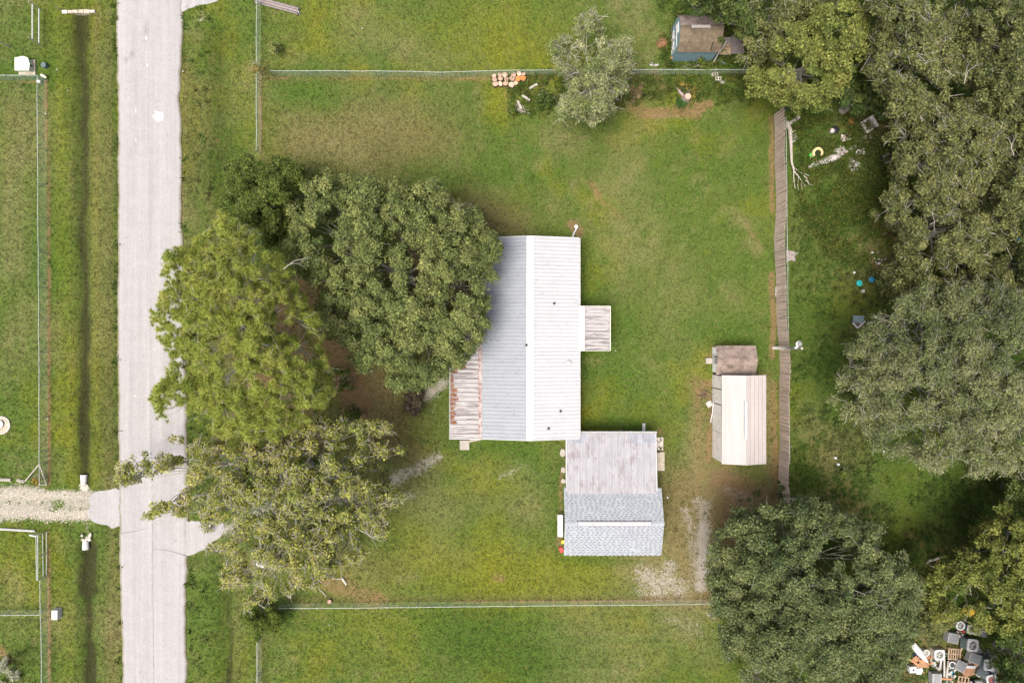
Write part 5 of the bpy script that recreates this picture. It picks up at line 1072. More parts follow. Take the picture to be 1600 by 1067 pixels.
# white bench and small things along the west wall of the garage
t = thing('workbench', 'white table top standing against the west wall of the garage', 'table', (*W(875.5, 821.5, .8)[:2], 0))
part('table_top', MB().box(-.24, -.95, .74, .22, .95, .80, bev=.01), M['white_paint'], t)
for sx in (-.18, .16):
    for sy in (-.88, .88): part('leg', MB().box(sx-.03, sy-.03, -.05, sx+.03, sy+.03, .74), M['white_paint'], t)
def pxy(px, py, z=0): q = W(px, py, z); return (q[0], q[1], 0)
solo('bucket', MB().tube([(0,0,0),(0,0,.3)],[.13,.16],12), M['yellow'], 'small yellow bucket by the garage west wall below the white table', 'bucket', loc=pxy(879,845))
solo('plastic_tub', MB().box(-.18,-.25,0,.18,.25,.2,bev=.04), M['red'], 'red tub by the garage south west corner', 'tub', loc=pxy(877,858), rz=.4)
for i_, (px, py, a, b) in enumerate([(879,707,.48,.75),(880,734,.42,.55),(880,751,.4,.4)]):
    r_ = random.Random(i_); out = [(a*.5*cos(q)*(1+r_.uniform(-.16,.16)), b*.5*sin(q)*(1+r_.uniform(-.16,.16))) for q in np.linspace(0, 2*pi, 9, endpoint=False)]
    solo('paving_stone', MB().prism(out, -.04, .09+.02*i_), M['concrete'], ['largest grey paving stone west of the carport', 'middle grey paving stone west of the carport', 'small broken paving stone nearest the garage corner west of the carport'][i_], 'stone', loc=pxy(px, py), rz=.2*i_)
solo('slab', MB().box(*W(1025, 703)[:2], -.08, *W(1036, 683)[:2], .10, bev=.01), M['limestone'], 'rough pale concrete slab holding scrap by the carport east side', 'slab')
solo('slab', MB().box(*W(1026, 735)[:2], -.08, *W(1038, 706)[:2], .12, bev=.01), M['concrete_dirty'], 'stained tan concrete slab by the carport south east corner', 'slab')
mb = MB(); r_ = random.Random(5)
for k in range(12): x, y = r_.uniform(-.22, .22), r_.uniform(-.5, .5); mb.tube([(x, y, .02), (x+r_.uniform(-.3, .3), y+r_.uniform(-.3, .3), .15+r_.random()*.15)], [.03, .03], 5)
q = pxy(1029, 695); solo('scrap_bundle', mb, M['bark_brown'], 'dark bundle of scrap iron on the rough slab beside the carport', 'scrap', loc=(q[0], q[1], .1))

# ------------------------------------------------------------------ pink roofed barn
BXW, BXR, BXE = 17.56, 19.40, 21.28; BY0, BY1 = -10.26, -2.82; BZE, BZR = 2.88, 3.50
barn = thing('barn', 'metal barn with pinkish white roof beside the plank fence', 'shed', (19.4, -6.5, 0))
mb = MB(); mb.box(BXW+.10, BY0+.12, -.1, BXE-.1, BY1-.12, 2.78)
for yy in (BY0+.12, BY1-.12): mb.poly([(BXW+.10, yy, 2.78), (BXR, yy, 3.42), (BXE-.1, yy, 2.78)])
part('wall', mb, M['beige_panel'], barn, local=False)
def long_sheets(parent, xa, za, xb, zb, y0, y1, n, mat, name='roof_sheet'):
    """narrow sheets lying side by side across the slope, seams running along y"""
    for k in range(n):
        t0, t1 = k/n, (k+1)/n; A = np.array((xa+(xb-xa)*t0, za+(zb-za)*t0)); B = np.array((xa+(xb-xa)*t1, za+(zb-za)*t1)); d = (B-A)/np.linalg.norm(B-A)
        nn = np.array((-d[1], d[0])); nn = nn if nn[1] > 0 else -nn; L = np.linalg.norm(B-A); mb = MB(); o_ = random.uniform(0, .004)
        pr = [(0, .012), (.015, .012), (.02, 0), (L*.33, 0), (L*.33+.015, .012), (L*.33+.03, 0), (L*.66, 0), (L*.66+.015, .012), (L*.66+.03, 0), (L-.012, 0)]
        P_ = [A+d*u+nn*(h+o_) for u, h in pr]
        for p, q in zip(P_, P_[1:]): mb.quad((p[0], y0, p[1]), (q[0], y0, q[1]), (q[0], y1, q[1]), (p[0], y1, p[1]))
        p, q = A-nn*.02, B-nn*.02; mb.quad((p[0], y0, p[1]), (p[0], y1, p[1]), (q[0], y1, q[1]), (q[0], y0, q[1])); mb.quad((p[0], y0, p[1]), (q[0], y0, q[1]), (B[0], y0, B[1]), (A[0], y0, A[1])); mb.quad((p[0], y1, p[1]), (A[0], y1, A[1]), (B[0], y1, B[1]), (q[0], y1, q[1]))
        part(name, mb, mat, parent, local=False)

long_sheets(barn, BXW+.02, BZE, BXR, BZR, BY0+.02, BY1, 5, M['pink_roof'])
long_sheets(barn, BXR, BZR, BXE, BZE, BY0+.02, BY1, 5, M['pink_roof'])
for (y0, y1) in ((-4.02, BY1-.1), (-5.32, -4.10), (-7.72, -5.40), (BY0+.1, -7.76)):     # upright sheets of the west wall
    mb = MB(); x = BXW+.07; mb.box(x-.02, y0, -.05, x, y1, 2.62); n_ = max(2, int((y1-y0)/.5))
    for k in range(n_): yy = y0+(y1-y0)*(k+.5)/n_; mb.box(x-.035, yy-.02, -.05, x-.02, yy+.02, 2.62)
    part('wall_sheet', mb, M['barn_wall'], barn, local=False)
part('eave_shade', MB().box(BXW+.03, -6.9, 2.64, BXW+.07, -3.15, 2.80), M['dark'], barn, local=False)  # dark strip painting the shadow under the eave
for yy in (-4.06, -5.36): part('door_post', MB().box(BXW+.01, yy-.035, -.05, BXW+.07, yy+.035, 2.62), M['board_dark'], barn, local=False)
mb = MB(); x0, y0, _ = W(1164, 686, 3.6); x1, y1, _ = W(1168.5, 627, 3.6); mb.box(x0, y0, BZR-.01, x1, y1, BZR+.07, bev=.03); part('ridge_vent', mb, M['white_trim'], barn, local=False)
mb = MB(); 
for a, b in (((x0-.03, y0), (x0-.003, y1)), ((x1+.003, y0), (x1+.03, y1))): mb.box(a[0], a[1], BZR-.02, b[0], b[1], BZR+.035)
part('vent_seal', mb, M['seam'], barn, local=False)
part('fascia', MB().box(BXW, BY0+.02, BZE-.10, BXW+.025, BY1, BZE-.01), M['beige_panel'], barn, local=False)
mb = MB(); r_ = random.Random(9)
for k in range(16): x, y = r_.uniform(-.5, .4), r_.uniform(-.35, .35); mb.tube([(x, y, .02), (x+r_.uniform(-.5, .5), y+r_.uniform(-.2, .5), .12+.3*r_.random())], [.035, .02], 5)
solo('brush_heap', mb, M['bark_brown'], 'heap of dark sticks against the west side of the pink roofed barn', 'brush', loc=pxy(1103, 617))
solo('plank', MB().tube([(0, -1.0, .05), (.05, 0, .5), (.0, .9, .9)], [.05, .05, .05], 6), M['white_trim'], 'pale plank leaning on the west side of the pink roofed barn', 'plank', loc=pxy(1110, 642))
solo('metal_sheet', MB().box(-.25, -.25, .0, .25, .25, .12), M['dull_white'], 'small pale pink sheet on the ground west of the barn', 'sheet', loc=pxy(1108, 631), rz=.5)

# ------------------------------------------------------------------ small shed with brown roof
SX0, SX1, SY0, SY1 = 17.62, 20.72, -2.80, -.36; SR = -1.52
shed = thing('shed', 'small white shed with faded brown shingle roof north of the barn', 'shed', (19.2, -1.6, 0))
mb = MB(); mb.box(SX0, SY0+.14, -.05, SX1-.15, SY1-.14, 1.95); 
for xx in (SX0, SX1-.15): mb.poly([(xx, SY0+.14, 1.95), (xx, SY1-.14, 1.95), (xx, SR, 2.5)])
part('wall', mb, M['shed_white'], shed, local=False)
def small_roof(parent, x0, x1, ye, ze, yr, zr, n, mat, nx_=7, seed=1):
    """courses of wide shingles, each its own strip"""
    r_ = random.Random(seed); dy, dz = yr-ye, zr-ze; L = math.hypot(dy, dz); v = np.array((0, dy/L, dz/L)); nn = np.array((0, -dz/L*(1 if dy > 0 else -1), abs(dy)/L)); X = np.array((1., 0, 0)); e = np.array((0, ye, ze)); ch = L/n
    for c in range(n):
        mb = MB(); x = x0
        while x < x1-.02:
            w = min(r_.uniform(.25, .40), x1-x); h = r_.uniform(.022, .032); a = e+v*c*ch; b = a+v*ch*1.08
            mb.quad(*[tuple(q) for q in (X*x+a+nn*h, X*(x+w-.012)+a+nn*h, X*(x+w-.012)+b+nn*.006, X*x+b+nn*.006)]); mb.quad(*[tuple(q) for q in (X*x+a-nn*.02, X*(x+w-.012)+a-nn*.02, X*(x+w-.012)+a+nn*h, X*x+a+nn*h)]); x += w
        mb.quad(*[tuple(q) for q in (X*x0+a-nn*.04, X*x0+b-nn*.04, X*x1+b-nn*.04, X*x1+a-nn*.04)]); mb.quad(*[tuple(q) for q in (X*x0+a+nn*.002, X*x1+a+nn*.002, X*x1+b+nn*.002, X*x0+b+nn*.002)])
        part('shingle_course', mb, mat, parent, local=False)
xr0 = W(1122, 560, 2.4)[0]
small_roof(shed, xr0-.05, SX1, SY0, 1.95, SR, 2.55, 8, M['brown_roof'], seed=3); small_roof(shed, xr0-.05, SX1, SY1, 1.95, SR, 2.55, 8, M['brown_roof'], seed=4)
part('ridge_cap', MB().quad((xr0-.05, SR-.1, 2.55), (SX1, SR-.1, 2.55), (SX1, SR, 2.59), (xr0-.05, SR, 2.59)).quad((xr0-.05, SR, 2.59), (SX1, SR, 2.59), (SX1, SR+.1, 2.55), (xr0-.05, SR+.1, 2.55)), M['brown_roof'], shed, local=False)
d = part('door', MB().box(SX0-.04, -1.98, .1, SX0-.003, -1.12, 1.85), M['white_trim'], shed, local=False)
gl = MB()
for i_ in range(4):
    for j_ in range(3): gl.box(SX0-.05, -1.86+j_*.22, .75+i_*.24, SX0-.041, -1.70+j_*.22, .93+i_*.24)
g = bpy.data.objects.new('pane', gl.mesh('pane', M['glass'], tuple(shed.location))); COL.objects.link(g); g.parent = d
solo('doorstep', MB().box(SX0-.62, -1.95, -.05, SX0-.06, -1.45, .22, bev=.02), M['concrete'], 'pale step at the white front of the small brown roofed shed', 'step')
solo('crate', MB().box(-.18,-.12,0,.18,.12,.25), M['black'], 'dark box between the small shed and the barn', 'box', loc=pxy(1118, 583))

# ------------------------------------------------------------------ blue shed at the top
bx0, bx1 = 14.02, 17.55; n_e, n_b, rdg, s_b, s_e = 27.55, 27.05, 26.02, 24.98, 24.45; ze_, zb_, zr_ = 2.25, 3.05, 3.55
bs = thing('blue_shed', 'slate blue barn shaped shed with white framed doors and brown roof', 'shed', (15.8, 26.0, 0))
prof = [(s_e+.1, 0), (n_e-.1, 0), (n_e-.1, ze_), (n_b, zb_-.02), (rdg, zr_-.02), (s_b, zb_-.02), (s_e+.1, ze_)]
mb = MB(); mb.box(bx0+.02, s_e+.1, -.1, bx1-.1, n_e-.1, ze_)
for xx in (bx0, bx1-.1): mb.poly([(xx, a, b) for a, b in prof])
part('wall', mb, M['blue_paint'], bs, local=False)
small_roof(bs, bx0-.06, bx1, s_e, ze_, s_b, zb_, 6, M['tan_shingle'], seed=11); small_roof(bs, bx0-.06, bx1, s_b, zb_, rdg, zr_, 7, M['tan_shingle'], seed=12)
small_roof(bs, bx0-.06, bx1, n_b, zb_, rdg, zr_, 7, M['brown_roof'], seed=13); small_roof(bs, bx0-.06, bx1, n_e, ze_, n_b, zb_, 6, M['brown_roof'], seed=14)
x0 = W(1081, 41, 3.6)[0]; x1 = W(1110, 41, 3.6)[0]
part('ridge_vent', MB().box(x0, rdg-.12, zr_+.0, x1, rdg+.12, zr_+.07, bev=.02), M['dull_white'], bs, local=False)
part('ridge_cap', MB().quad((bx0-.06, rdg-.12, zr_), (bx1, rdg-.12, zr_), (bx1, rdg, zr_+.045), (bx0-.06, rdg, zr_+.045)).quad((bx0-.06, rdg, zr_+.045), (bx1, rdg, zr_+.045), (bx1, rdg+.12, zr_), (bx0-.06, rdg+.12, zr_)), M['tan_shingle'], bs, local=False)
part('roof_batten', MB().box(W(1112.5, 60, 2.9)[0]-.04, s_e+.1, 2.75, W(1112.5, 60, 2.9)[0]+.04, s_b-.02, 2.80) if False else MB().tube([(W(1112,60,2.7)[0], s_e+.08, ze_+.17), (W(1114,60,3)[0], s_b-.02, zb_+.05)], [.035, .035], 4), M['dark'], bs, local=False)
def frame(parent, name, x, y0, y1, z0, z1, w=.09, brace=True, mid=True):
    mb = MB(); X1 = x-.05
    mb.box(X1, y0, z0, x, y0+w, z1); mb.box(X1, y1-w, z0, x, y1, z1); mb.box(X1, y0+w, z0, x, y1-w, z0+w); mb.box(X1, y0+w, z1-w, x, y1-w, z1)
    zm = z0+(z1-z0)*.48
    if mid: mb.box(X1, y0+w, zm-w/2, x, y1-w, zm+w/2)
    if brace:
        for a, b in (((y0+w, z0+w), (y1-w, zm-w/2)), ((y1-w, z0+w), (y0+w, zm-w/2))): mb.tube([(x-.025, a[0], a[1]), (x-.025, b[0], b[1])], [.035, .035], 4)
    return part(name, mb, M['white_paint'], parent, local=False)
dr = frame(bs, 'door', bx0-.003, 25.05, 25.98, .05, 1.95); frame(bs, 'door', bx0-.003, 26.02, 26.95, .05, 1.95)
frame(bs, 'window', bx0-.003, 25.95, 26.85, 2.15, 2.70, w=.07, brace=False)
solo('lumber', MB().box(-.95, -.07, 0, .9, .0, .1).box(-.95, .02, 0, .95, .09, .07), M['rust_wood'], 'brown boards lying along the foot of the blue shed wall', 'boards', loc=(*W(1063, 94)[:2], .35), rz=.02)
t = thing('deck', 'small plank deck at the east end of the blue shed', 'deck', (*W(1134, 71, .6)[:2], 0))
for k in range(8): part('plank', MB().box(-.52, -.78+k*.19, .50, .48, -.61+k*.19, .54), M['raw_wood'] if k < 5 else M['deck'], t)
for sx in (-.45, .42):
    for sy in (-.7, .6): part('leg', MB().box(sx-.05, sy-.05, -.05, sx+.05, sy+.05, .5), M['board_dark'], t)
t = thing('deck', 'lower grey plank platform right of the blue shed under the branches', 'deck', (*W(1153, 69, .4)[:2], 0))
for k in range(7): part('plank', MB().box(-.56+k*.16, -.85, .34, -.42+k*.16, .85, .38), M['deck'], t)
for sx in (-.45, .42):
    for sy in (-.75, .75): part('leg', MB().box(sx-.05, sy-.05, -.05, sx+.05, sy+.05, .34), M['board_dark'], t)
solo('post', MB().tube([(-.55, -.6, .1), (-.3, 0, .9), (.3, .9, 1.5)], [.06, .06, .06], 6), M['dull_white'], 'fallen white post leaning at the shed south east corner', 'post', loc=pxy(1122, 92))
solo('pipe', MB().tube([(-.4, .15, .1), (.4, -.15, .12)], [.09, .09], 8), M['bluegrey'], 'short pale pipe on the weeds at the shed south east corner', 'pipe', loc=pxy(1127, 98))
solo('black_bag', MB().tube([(0, 0, -.1), (.1, .05, .25), (0, 0, .45)], [.4, .42, .12], 10), M['black'], 'black bag between the blue shed and its deck', 'bag', loc=pxy(1131, 87))

# ------------------------------------------------------------------ plank fence
pf = thing('plank_fence', 'long weathered plank fence between the yard and the wood', 'fence', (23.25, 3.0, 0))
fa, fb = np.array((22.98, 19.9)), np.array((23.62, -13.7)); L = np.linalg.norm(fb-fa); du = (fb-fa)/L; ang = math.atan2(du[1], du[0]); nb_ = 240; pitch = L/nb_
base_meshes = []
for k in range(6):
    r_ = random.Random(k); w = pitch*(.93+.05*r_.random()); h = 2.2+r_.uniform(-.05, .05); mb = MB()
    mb.v += [(-w/2, -.011, 0), (w/2, -.011, 0), (w/2, .011, 0), (-w/2, .011, 0), (-w/2, -.011, h-.05), (w/2, -.011, h-.05), (w/2, .011, h-.05), (-w/2, .011, h-.05), (-w/2+.035, -.011, h), (w/2-.035, -.011, h), (w/2-.035, .011, h), (-w/2+.035, .011, h)]
    for f_ in [(0,1,5,4),(1,2,6,5),(2,3,7,6),(3,0,4,7),(4,5,9,8),(5,6,10,9),(6,7,11,10),(7,4,8,11),(8,9,10,11)]: mb.f.append(f_); mb.m.append(0)
    base_meshes.append(mb.mesh('fence_board', M['board']))
wob = lambda s: .10*sin(s*.35)+.06*sin(s*.9+1)
for k in range(nb_):
    s = (k+.5)*pitch; p = fa+du*s; o = bpy.data.objects.new('fence_board', base_meshes[random.randrange(6)]); COL.objects.link(o); o.parent = pf
    x = p[0]+wob(s); o.location = (x-pf.location[0], p[1]-pf.location[1], -.03+random.uniform(-.03, .03))
    o.rotation_euler = (random.gauss(0, .006)+.012*sin(s*.5), random.gauss(0, .014), ang+random.gauss(0, .03))
for zz in (.4, 1.15, 1.9):
    mb = MB(); mb.tube([(*(fa+du*s+np.array((wob(s)+.06, 0))), zz) for s in np.linspace(0, L, 24)], .045, 4); part('rail', mb, M['board_dark'], pf, local=False)
for k in range(15):
    s = k*L/14; p = fa+du*s; x = p[0]+wob(s)+.15; part('post', MB().box(x-.05, p[1]-.05, -.1, x+.05, p[1]+.05, 2.15), M['board_dark'], pf, local=False)

# ------------------------------------------------------------------ chain link fences
def chain_fence(label, pts, h=1.13, post=3.0, rail=True, sag=None, name='chain_link_fence'):
    """pts on the ground plan in metres"""
    P = [np.array(p[:2], float) for p in pts]; c = sum(P)/len(P)
    root = thing(name, label, 'fence', (float(c[0]), float(c[1]), 0)); fab = MB()
    for a, b in zip(P, P[1:]):
        L = np.linalg.norm(b-a); d = (b-a)/L; n = np.array((-d[1], d[0])); m = max(1, round(L/post))
        def q(s, z, o=0): x = a+d*s+n*o; return (float(x[0]), float(x[1]), z)
        st = .11; k = -int(h/st)
        wd = .0016
        while k*st < L:
            s0 = k*st
            for sg in (1, -1):
                # clip the diagonal wire to the panel
                u0, z0, u1, z1 = (s0, .03, s0+h, h) if sg > 0 else (s0+h, .03, s0, h)
                def cl(u0, z0, u1, z1):
                    lo, hi = 0., 1.; du_ = u1-u0
                    t0, t1 = (0-u0)/du_, (L-u0)/du_
                    if t0 > t1: t0, t1 = t1, t0
                    return max(lo, t0), min(hi, t1)
                t0, t1 = cl(u0, z0, u1, z1)
                if t1-t0 > .02:
                    A = (u0+(u1-u0)*t0, z0+(z1-z0)*t0); B = (u0+(u1-u0)*t1, z0+(z1-z0)*t1)
                    fab.quad(q(A[0]-wd, A[1], -wd), q(A[0]+wd, A[1], wd), q(B[0]+wd, B[1], wd), q(B[0]-wd, B[1], -wd))
                    fab.quad(q(A[0]-wd, A[1], wd), q(A[0]+wd, A[1], -wd), q(B[0]+wd, B[1], -wd), q(B[0]-wd, B[1], wd))
            k += 1
        for k in range(m+1):
            s = L*k/m; part('post', MB().tube([q(s, -.1, .03), q(s, h+.03, .03)], .03, 6), M['galv'], root, local=False)
        if rail:
            rp_ = [q(s, h+random.uniform(-.012, .012), random.uniform(-.02, .02)) for s in np.linspace(0, L, m*2+1)]
            part('top_rail', MB().tube(rp_, .022 if rail is True else rail, 6), M['galv'], root, local=False)
    o = part('wire_mesh', fab, M['wire'], root, local=False); o['kind'] = 'stuff'
    return root
g = lambda px, py: W(px, py)[:2]
chain_fence('chain link fence along the west neighbour lawn and its ditch', [g(72, 128), g(74, 450), g(75.5, 752)])
chain_fence('chain link fence across the top of the west neighbour lawn', [g(-30, 126), g(71, 126)])
chain_fence('chain link fence running south beside the lower west ditch', [g(76, 900), g(77.5, 963), g(79, 1100)])
chain_fence('short chain link cross fence below the gate on the west side', [g(-30, 953), g(75, 952.5)])
chain_fence('north chain link fence between the yard and the north lot', [g(430, 119), g(600, 119), g(690, 121), g(800, 118), g(990, 117), g(1175, 117)])
chain_fence('chain link fence along the upper road verge of the yard', [g(408, 240), g(408, 128), g(408, 9), g(408, -40)])
chain_fence('south chain link fence between the yard and the south lot', [g(442, 942.5), g(560, 941.5), g(700, 940), g(1105, 936)])
chain_fence('short chain link fence by the white dish under the leaning tree', [g(408, 862), g(408, 928)])
chain_fence('chain link fence along the road side of the south lot', [g(409, 995), g(409, 1100)])
chain_fence('chain link fence hidden just behind the plank fence', [g(1220, 190), g(1223, 440), g(1226, 720)])
# open metal gate folded back, short panels at the top of the picture
def pipe_gate(label, pts, h, cat='gate', n=2, name='metal_gate'):
    P = [np.array(p) for p in pts]; c = sum(P)/len(P); root = thing(name, label, cat, (float(c[0]), float(c[1]), 0)); a, b = P
    part('frame', MB().tube([(*a, .12), (*b, .12)], .03, 6).tube([(*a, h), (*b, h)], .03, 6), M['galv'], root, local=False)
    for k in range(n): q = a+(b-a)*k/(n-1); part('post', MB().tube([(*q, -.05), (*q, h+.03)], .035, 6), M['galv'], root, local=False)
    d = (b-a); L = np.linalg.norm(d); fab = MB(); m = int(L/.12)
    for k in range(m): p = a+d*k/m; q2 = a+d*(k+1)/m; fab.quad((*p, .14), (*p+d/L*.007, .14), (*q2+d/L*.007, h-.03), (*q2, h-.03)); fab.quad((*q2, .14), (*q2+d/L*.007, .14), (*p+d/L*.007, h-.03), (*p, h-.03))
    o = part('wire_mesh', fab, M['wire'], root, local=False); o['kind'] = 'stuff'
pipe_gate('outer leaf of the chain link gate folded open below the gravel drive', [g(74, 830), g(74, 898)], 1.2, n=3)
pipe_gate('inner leaf of the chain link gate folded open against the fence', [g(68, 832), g(69, 900)], .95, n=3)
solo('gate_bar', MB().tube([(*g(58, 831), .95), (*g(69, 833), .95)], .07, 6).tube([(*g(60, 832), 0), (*g(60, 832), .95)], .05, 6), M['white_trim'], 'white bar at the corner of the gate below the gravel drive', 'bar')
solo('timber_brace', MB().tube([(*g(41, 751), .15), (*g(73, 722), .95)], .05, 6).tube([(*g(73, 722), .95), (*g(74, 757), .1)], .05, 6).tube([(*g(62, 757), .1), (*g(74, 757), .1)], .03, 6), M['timber'], 'pale timber brace at the fence corner above the gravel drive', 'brace')
for i_, (a, b, l) in enumerate([((-30, 747.5), (18.5, 749.5), 'left whitewashed timber edging the gravel drive'), ((28, 749.5), (39.5, 752.5), 'short whitewashed timber edging the gravel drive')]):
    p, q = g(*a), g(*b); solo('timber', MB().tube([(*p, .1), (*q, .1)], .13, 4), M['timber'], l, 'timber')
solo('timber', MB().tube([(*g(-30, 824), .12), (*g(56, 829), .12)], .09, 4), M['white_trim'], 'long white timber along the south edge of the gravel drive', 'timber')
pn = thing('fence_panel', 'slanted grey wooden fence panel at the top edge of the north lot', 'fence', (*g(434, 9), 0))
a, b = np.array(g(401, 0)), np.array(g(467, 18)); ang2 = math.atan2(b[1]-a[1], b[0]-a[0]); LL = np.linalg.norm(b-a)
for k in range(3):
    off = np.array((-sin(ang2), cos(ang2)))*(-.26+.2*k); mb = MB(); mb.tube([(*(a+off), .15+.02*k), (*(b+off), .15+.02*k)], .095, 4); part('rail', mb, M['deck'], pn, local=False)
for k in (0, .5, 1): q = a+(b-a)*k; part('post', MB().tube([(*(q+np.array((sin(ang2), -cos(ang2)))*.4), .08), (*(q-np.array((sin(ang2), -cos(ang2)))*.3), .08)], .06, 4), M['board_dark'], pn, local=False)
solo('post', MB().cyl(0, 0, -.1, .5, .05, .05, 8), M['white_paint'], 'small white stake at the end of the slanted fence panel', 'stake', loc=pxy(469, 23))
# utility pole seen from above
t = thing('utility_pole', 'grey wooden light pole standing at the plank fence', 'pole', (*g(1209, 543.5), 0))
part('pole', MB().tube([(0, 0, -.2), (0, 0, 5.8)], [.15, .11], 10), M['bark_pale'], t, smooth=True)
part('arm', MB().tube([(0, .05, 5.1), (.05, .45, 5.35)], .03, 6), M['galv'], t)
part('lamp_shade', MB().tube([(.05, .35, 5.15), (.05, .35, 5.4)], [.26, .12], 14).tube([(.05, .35, 5.4), (.05, .35, 5.5)], [.1, .06], 10), M['white_paint'], t, smooth=True)
part('bracket', MB().cbox(-.15, .05, 4.9, .25, .2, .3, bev=.04), M['galv'], t)

# ------------------------------------------------------------------ west side things
t = thing('rail_stand', 'two rail white pipe frame standing on the north west lawn', 'frame', (*g(67, 45), 0))
y0 = g(67, 73)[1]-t.location[1]; y1 = g(67, 18)[1]-t.location[1]
for yy in (y0, y1): part('post', MB().tube([(0, yy, -.1), (0, yy, 1.78)], .045, 6), M['timber'], t)
for zz in (1.32, .50): part('rail', MB().tube([(0, y0, zz), (0, y1, zz)], .05, 6), M['white_trim'], t)
solo('post', MB().tube([(0, 0, -.1), (0, 0, 1.6)], .06, 6), M['timber'], 'pale round post at the left edge above the cream utility box', 'post', loc=pxy(15, 74))
solo('post', MB().tube([(0, 0, -.1), (0, 0, .75)], .03, 6), M['timber'], 'thin stake beside the concrete culvert headwall', 'stake', loc=pxy(96, 17.5))
t = thing('utility_cabinet', 'large cream transformer cabinet by the corner of the west lawn fence', 'cabinet', (*g(43, 107), 0))
part('housing', MB().prism([(-.62,-.42),(.55,-.42),(.62,.1),(.45,.62),(.1,.75),(-.62,.62)], .12, .62), M['cream'], t); part('lid', MB().prism([(-.66,-.46),(.58,-.46),(.66,.1),(.48,.66),(.1,.8),(-.66,.66)], .62, .66), M['cream'], t)
part('plinth', MB().box(-.7, -.6, -.05, .75, .7, .12), M['concrete_dirty'], t)
part('handle', MB().box(.5, .0, .3, .66, .12, .5), M['black'], t)
solo('water_drum', MB().tube([(0, 0, 0), (0, 0, .35), (0, 0, .39)], [.24, .24, .2], 16), M['ac_green'], 'dark green lidded drum right of the cream transformer cabinet', 'drum', loc=pxy(72, 104), smooth=False)
solo('gas_bottle', MB().tube([(-.22, .12, .25), (-.12, .07, .3), (.16, -.09, .3), (.26, -.15, .25)], [.06, .14, .14, .06], 10), M['cream'], 'small cream cylinder lying by the west lawn fence corner', 'cylinder', loc=pxy(71, 121), smooth=True)
solo('meter_box', MB().box(-.16, -.12, -.03, .16, .12, .28, bev=.03), M['white_paint'], 'small white box inside the west lawn fence corner', 'box', loc=pxy(63, 129), rz=-.5)
t = thing('utility_box', 'white utility box on the grass right of the lower west fence', 'box', (*g(91, 957), 0)); part('housing', MB().box(-.26, -.42, 0, .28, .42, .55, bev=.05), M['white_trim'], t); part('plinth', MB().box(-.3, -.46, -.1, .32, .46, .03), M['concrete'], t)
t = thing('headwall', 'old concrete culvert headwall at the top of the west ditch', 'culvert', (*g(123, 19), 0))
r_ = random.Random(3)
for k in range(6):
    x = -1.45+k*.49; part('block', MB().cbox(x+.24, r_.uniform(-.03, .03), -.5, .47, .30+r_.uniform(-.05, .08), .62+r_.uniform(-.05, .05), bev=.04, rz=r_.uniform(-.04, .04)), M['limestone'] if k in (0, 5) else M['concrete_dirty'], t)
for cy, s in ((750, 1), (851, -1)):
    x = 129 if s > 0 else 132; t = thing('culvert_pipe', 'white pipe end of the culvert north of the gravel drive' if s > 0 else 'white pipe end of the culvert south of the gravel drive', 'culvert', (*g(x, cy), 0))
    mb = MB(); n = 14; L = .45
    for k in range(n):
        a0, a1 = pi*2*k/n, pi*2*(k+1)/n
        if sin(a0) < -.9: pass
        for r, fl in ((.24, 0), (.20, 1)):
            tp = lambda a: (1.0 if s > 0 else 1.0)
            p = [(r*cos(a0), -L*s, -.18+r*sin(a0)), (r*cos(a1), -L*s, -.18+r*sin(a1)), (r*1.25*cos(a1), L*s, -.20+r*1.1*sin(a1)), (r*1.25*cos(a0), L*s, -.20+r*1.1*sin(a0))]
            mb.quad(*(p if not fl else p[::-1]))
    part('pipe', mb, M['white_trim'], t); part('collar', MB().box(-.30, -L*s-.06, -.3, .30, -L*s+.06, .06, bev=.02), M['concrete'], t)
r_ = random.Random(4); mb = MB()
for k in range(9): mb.cbox(r_.uniform(-.4, .4), r_.uniform(-.35, .35), -.05, r_.uniform(.15, .35), r_.uniform(.12, .25), r_.uniform(.1, .16), bev=.03, rz=r_.random()*3)
solo('rubble', mb, M['limestone'], 'pale rubble above the south culvert pipe', 'rubble', loc=pxy(135, 838))
t = thing('fire_pit', 'round sandy pit edged in stone at the left edge', 'pit', (*g(2, 664), 0)); r_ = random.Random(6)
for k in range(22):
    a = 2*pi*k/22; part('edge_stone', MB().cbox(.78*cos(a), .74*sin(a), -.03, .2, .13, .12+r_.random()*.04, bev=.02, rz=a+pi/2), M['limestone'], t)
part('sand', MB().prism([(.72*cos(a), .68*sin(a)) for a in np.linspace(0, 2*pi, 20, endpoint=False)], -.05, .02), M['concrete_dirty'], t)
part('bowl', MB().tube([(-.05, .1, .02), (-.05, .1, .2)], [.25, .34], 16), M['white_paint'], t)
t = thing('dish', 'round white satellite dish on a short pole under the leaning tree', 'dish', (*g(423, 867), 0))
part('pole', MB().tube([(0, 0, -.1), (0, 0, 2.3)], .05, 8), M['galv'], t)
mb = MB(); mb.tube([(0, 0, 2.28), (0, 0, 2.36), (0, 0, 2.42)], [.12, .30, .37], 22); part('reflector', mb, M['white_paint'], t, smooth=False)
part('feed_arm', MB().tube([(0, -.2, 2.38), (0, .05, 2.75)], .02, 5), M['galv'], t)
for (px, py, r, mt, l) in [(505, 903, .16, 'log_orange', 'orange cut log end standing in the litter by the south fence'), (501, 908, .17, 'cut_wood', 'pink topped stump beside the orange log end'), (516, 938, .2, 'cut_wood', 'pale pink stump closest to the south chain link fence')]:
    t = thing('stump', l, 'stump', (*g(px, py), 0)); part('bark', MB().tube([(0, 0, -.05), (0, 0, .28)], [r*1.15, r], 12), M['bark_brown'], t); part('cut_face', MB().tube([(0, 0, .281), (0, 0, .30)], [r*.92, r*.9], 12), M[mt], t)
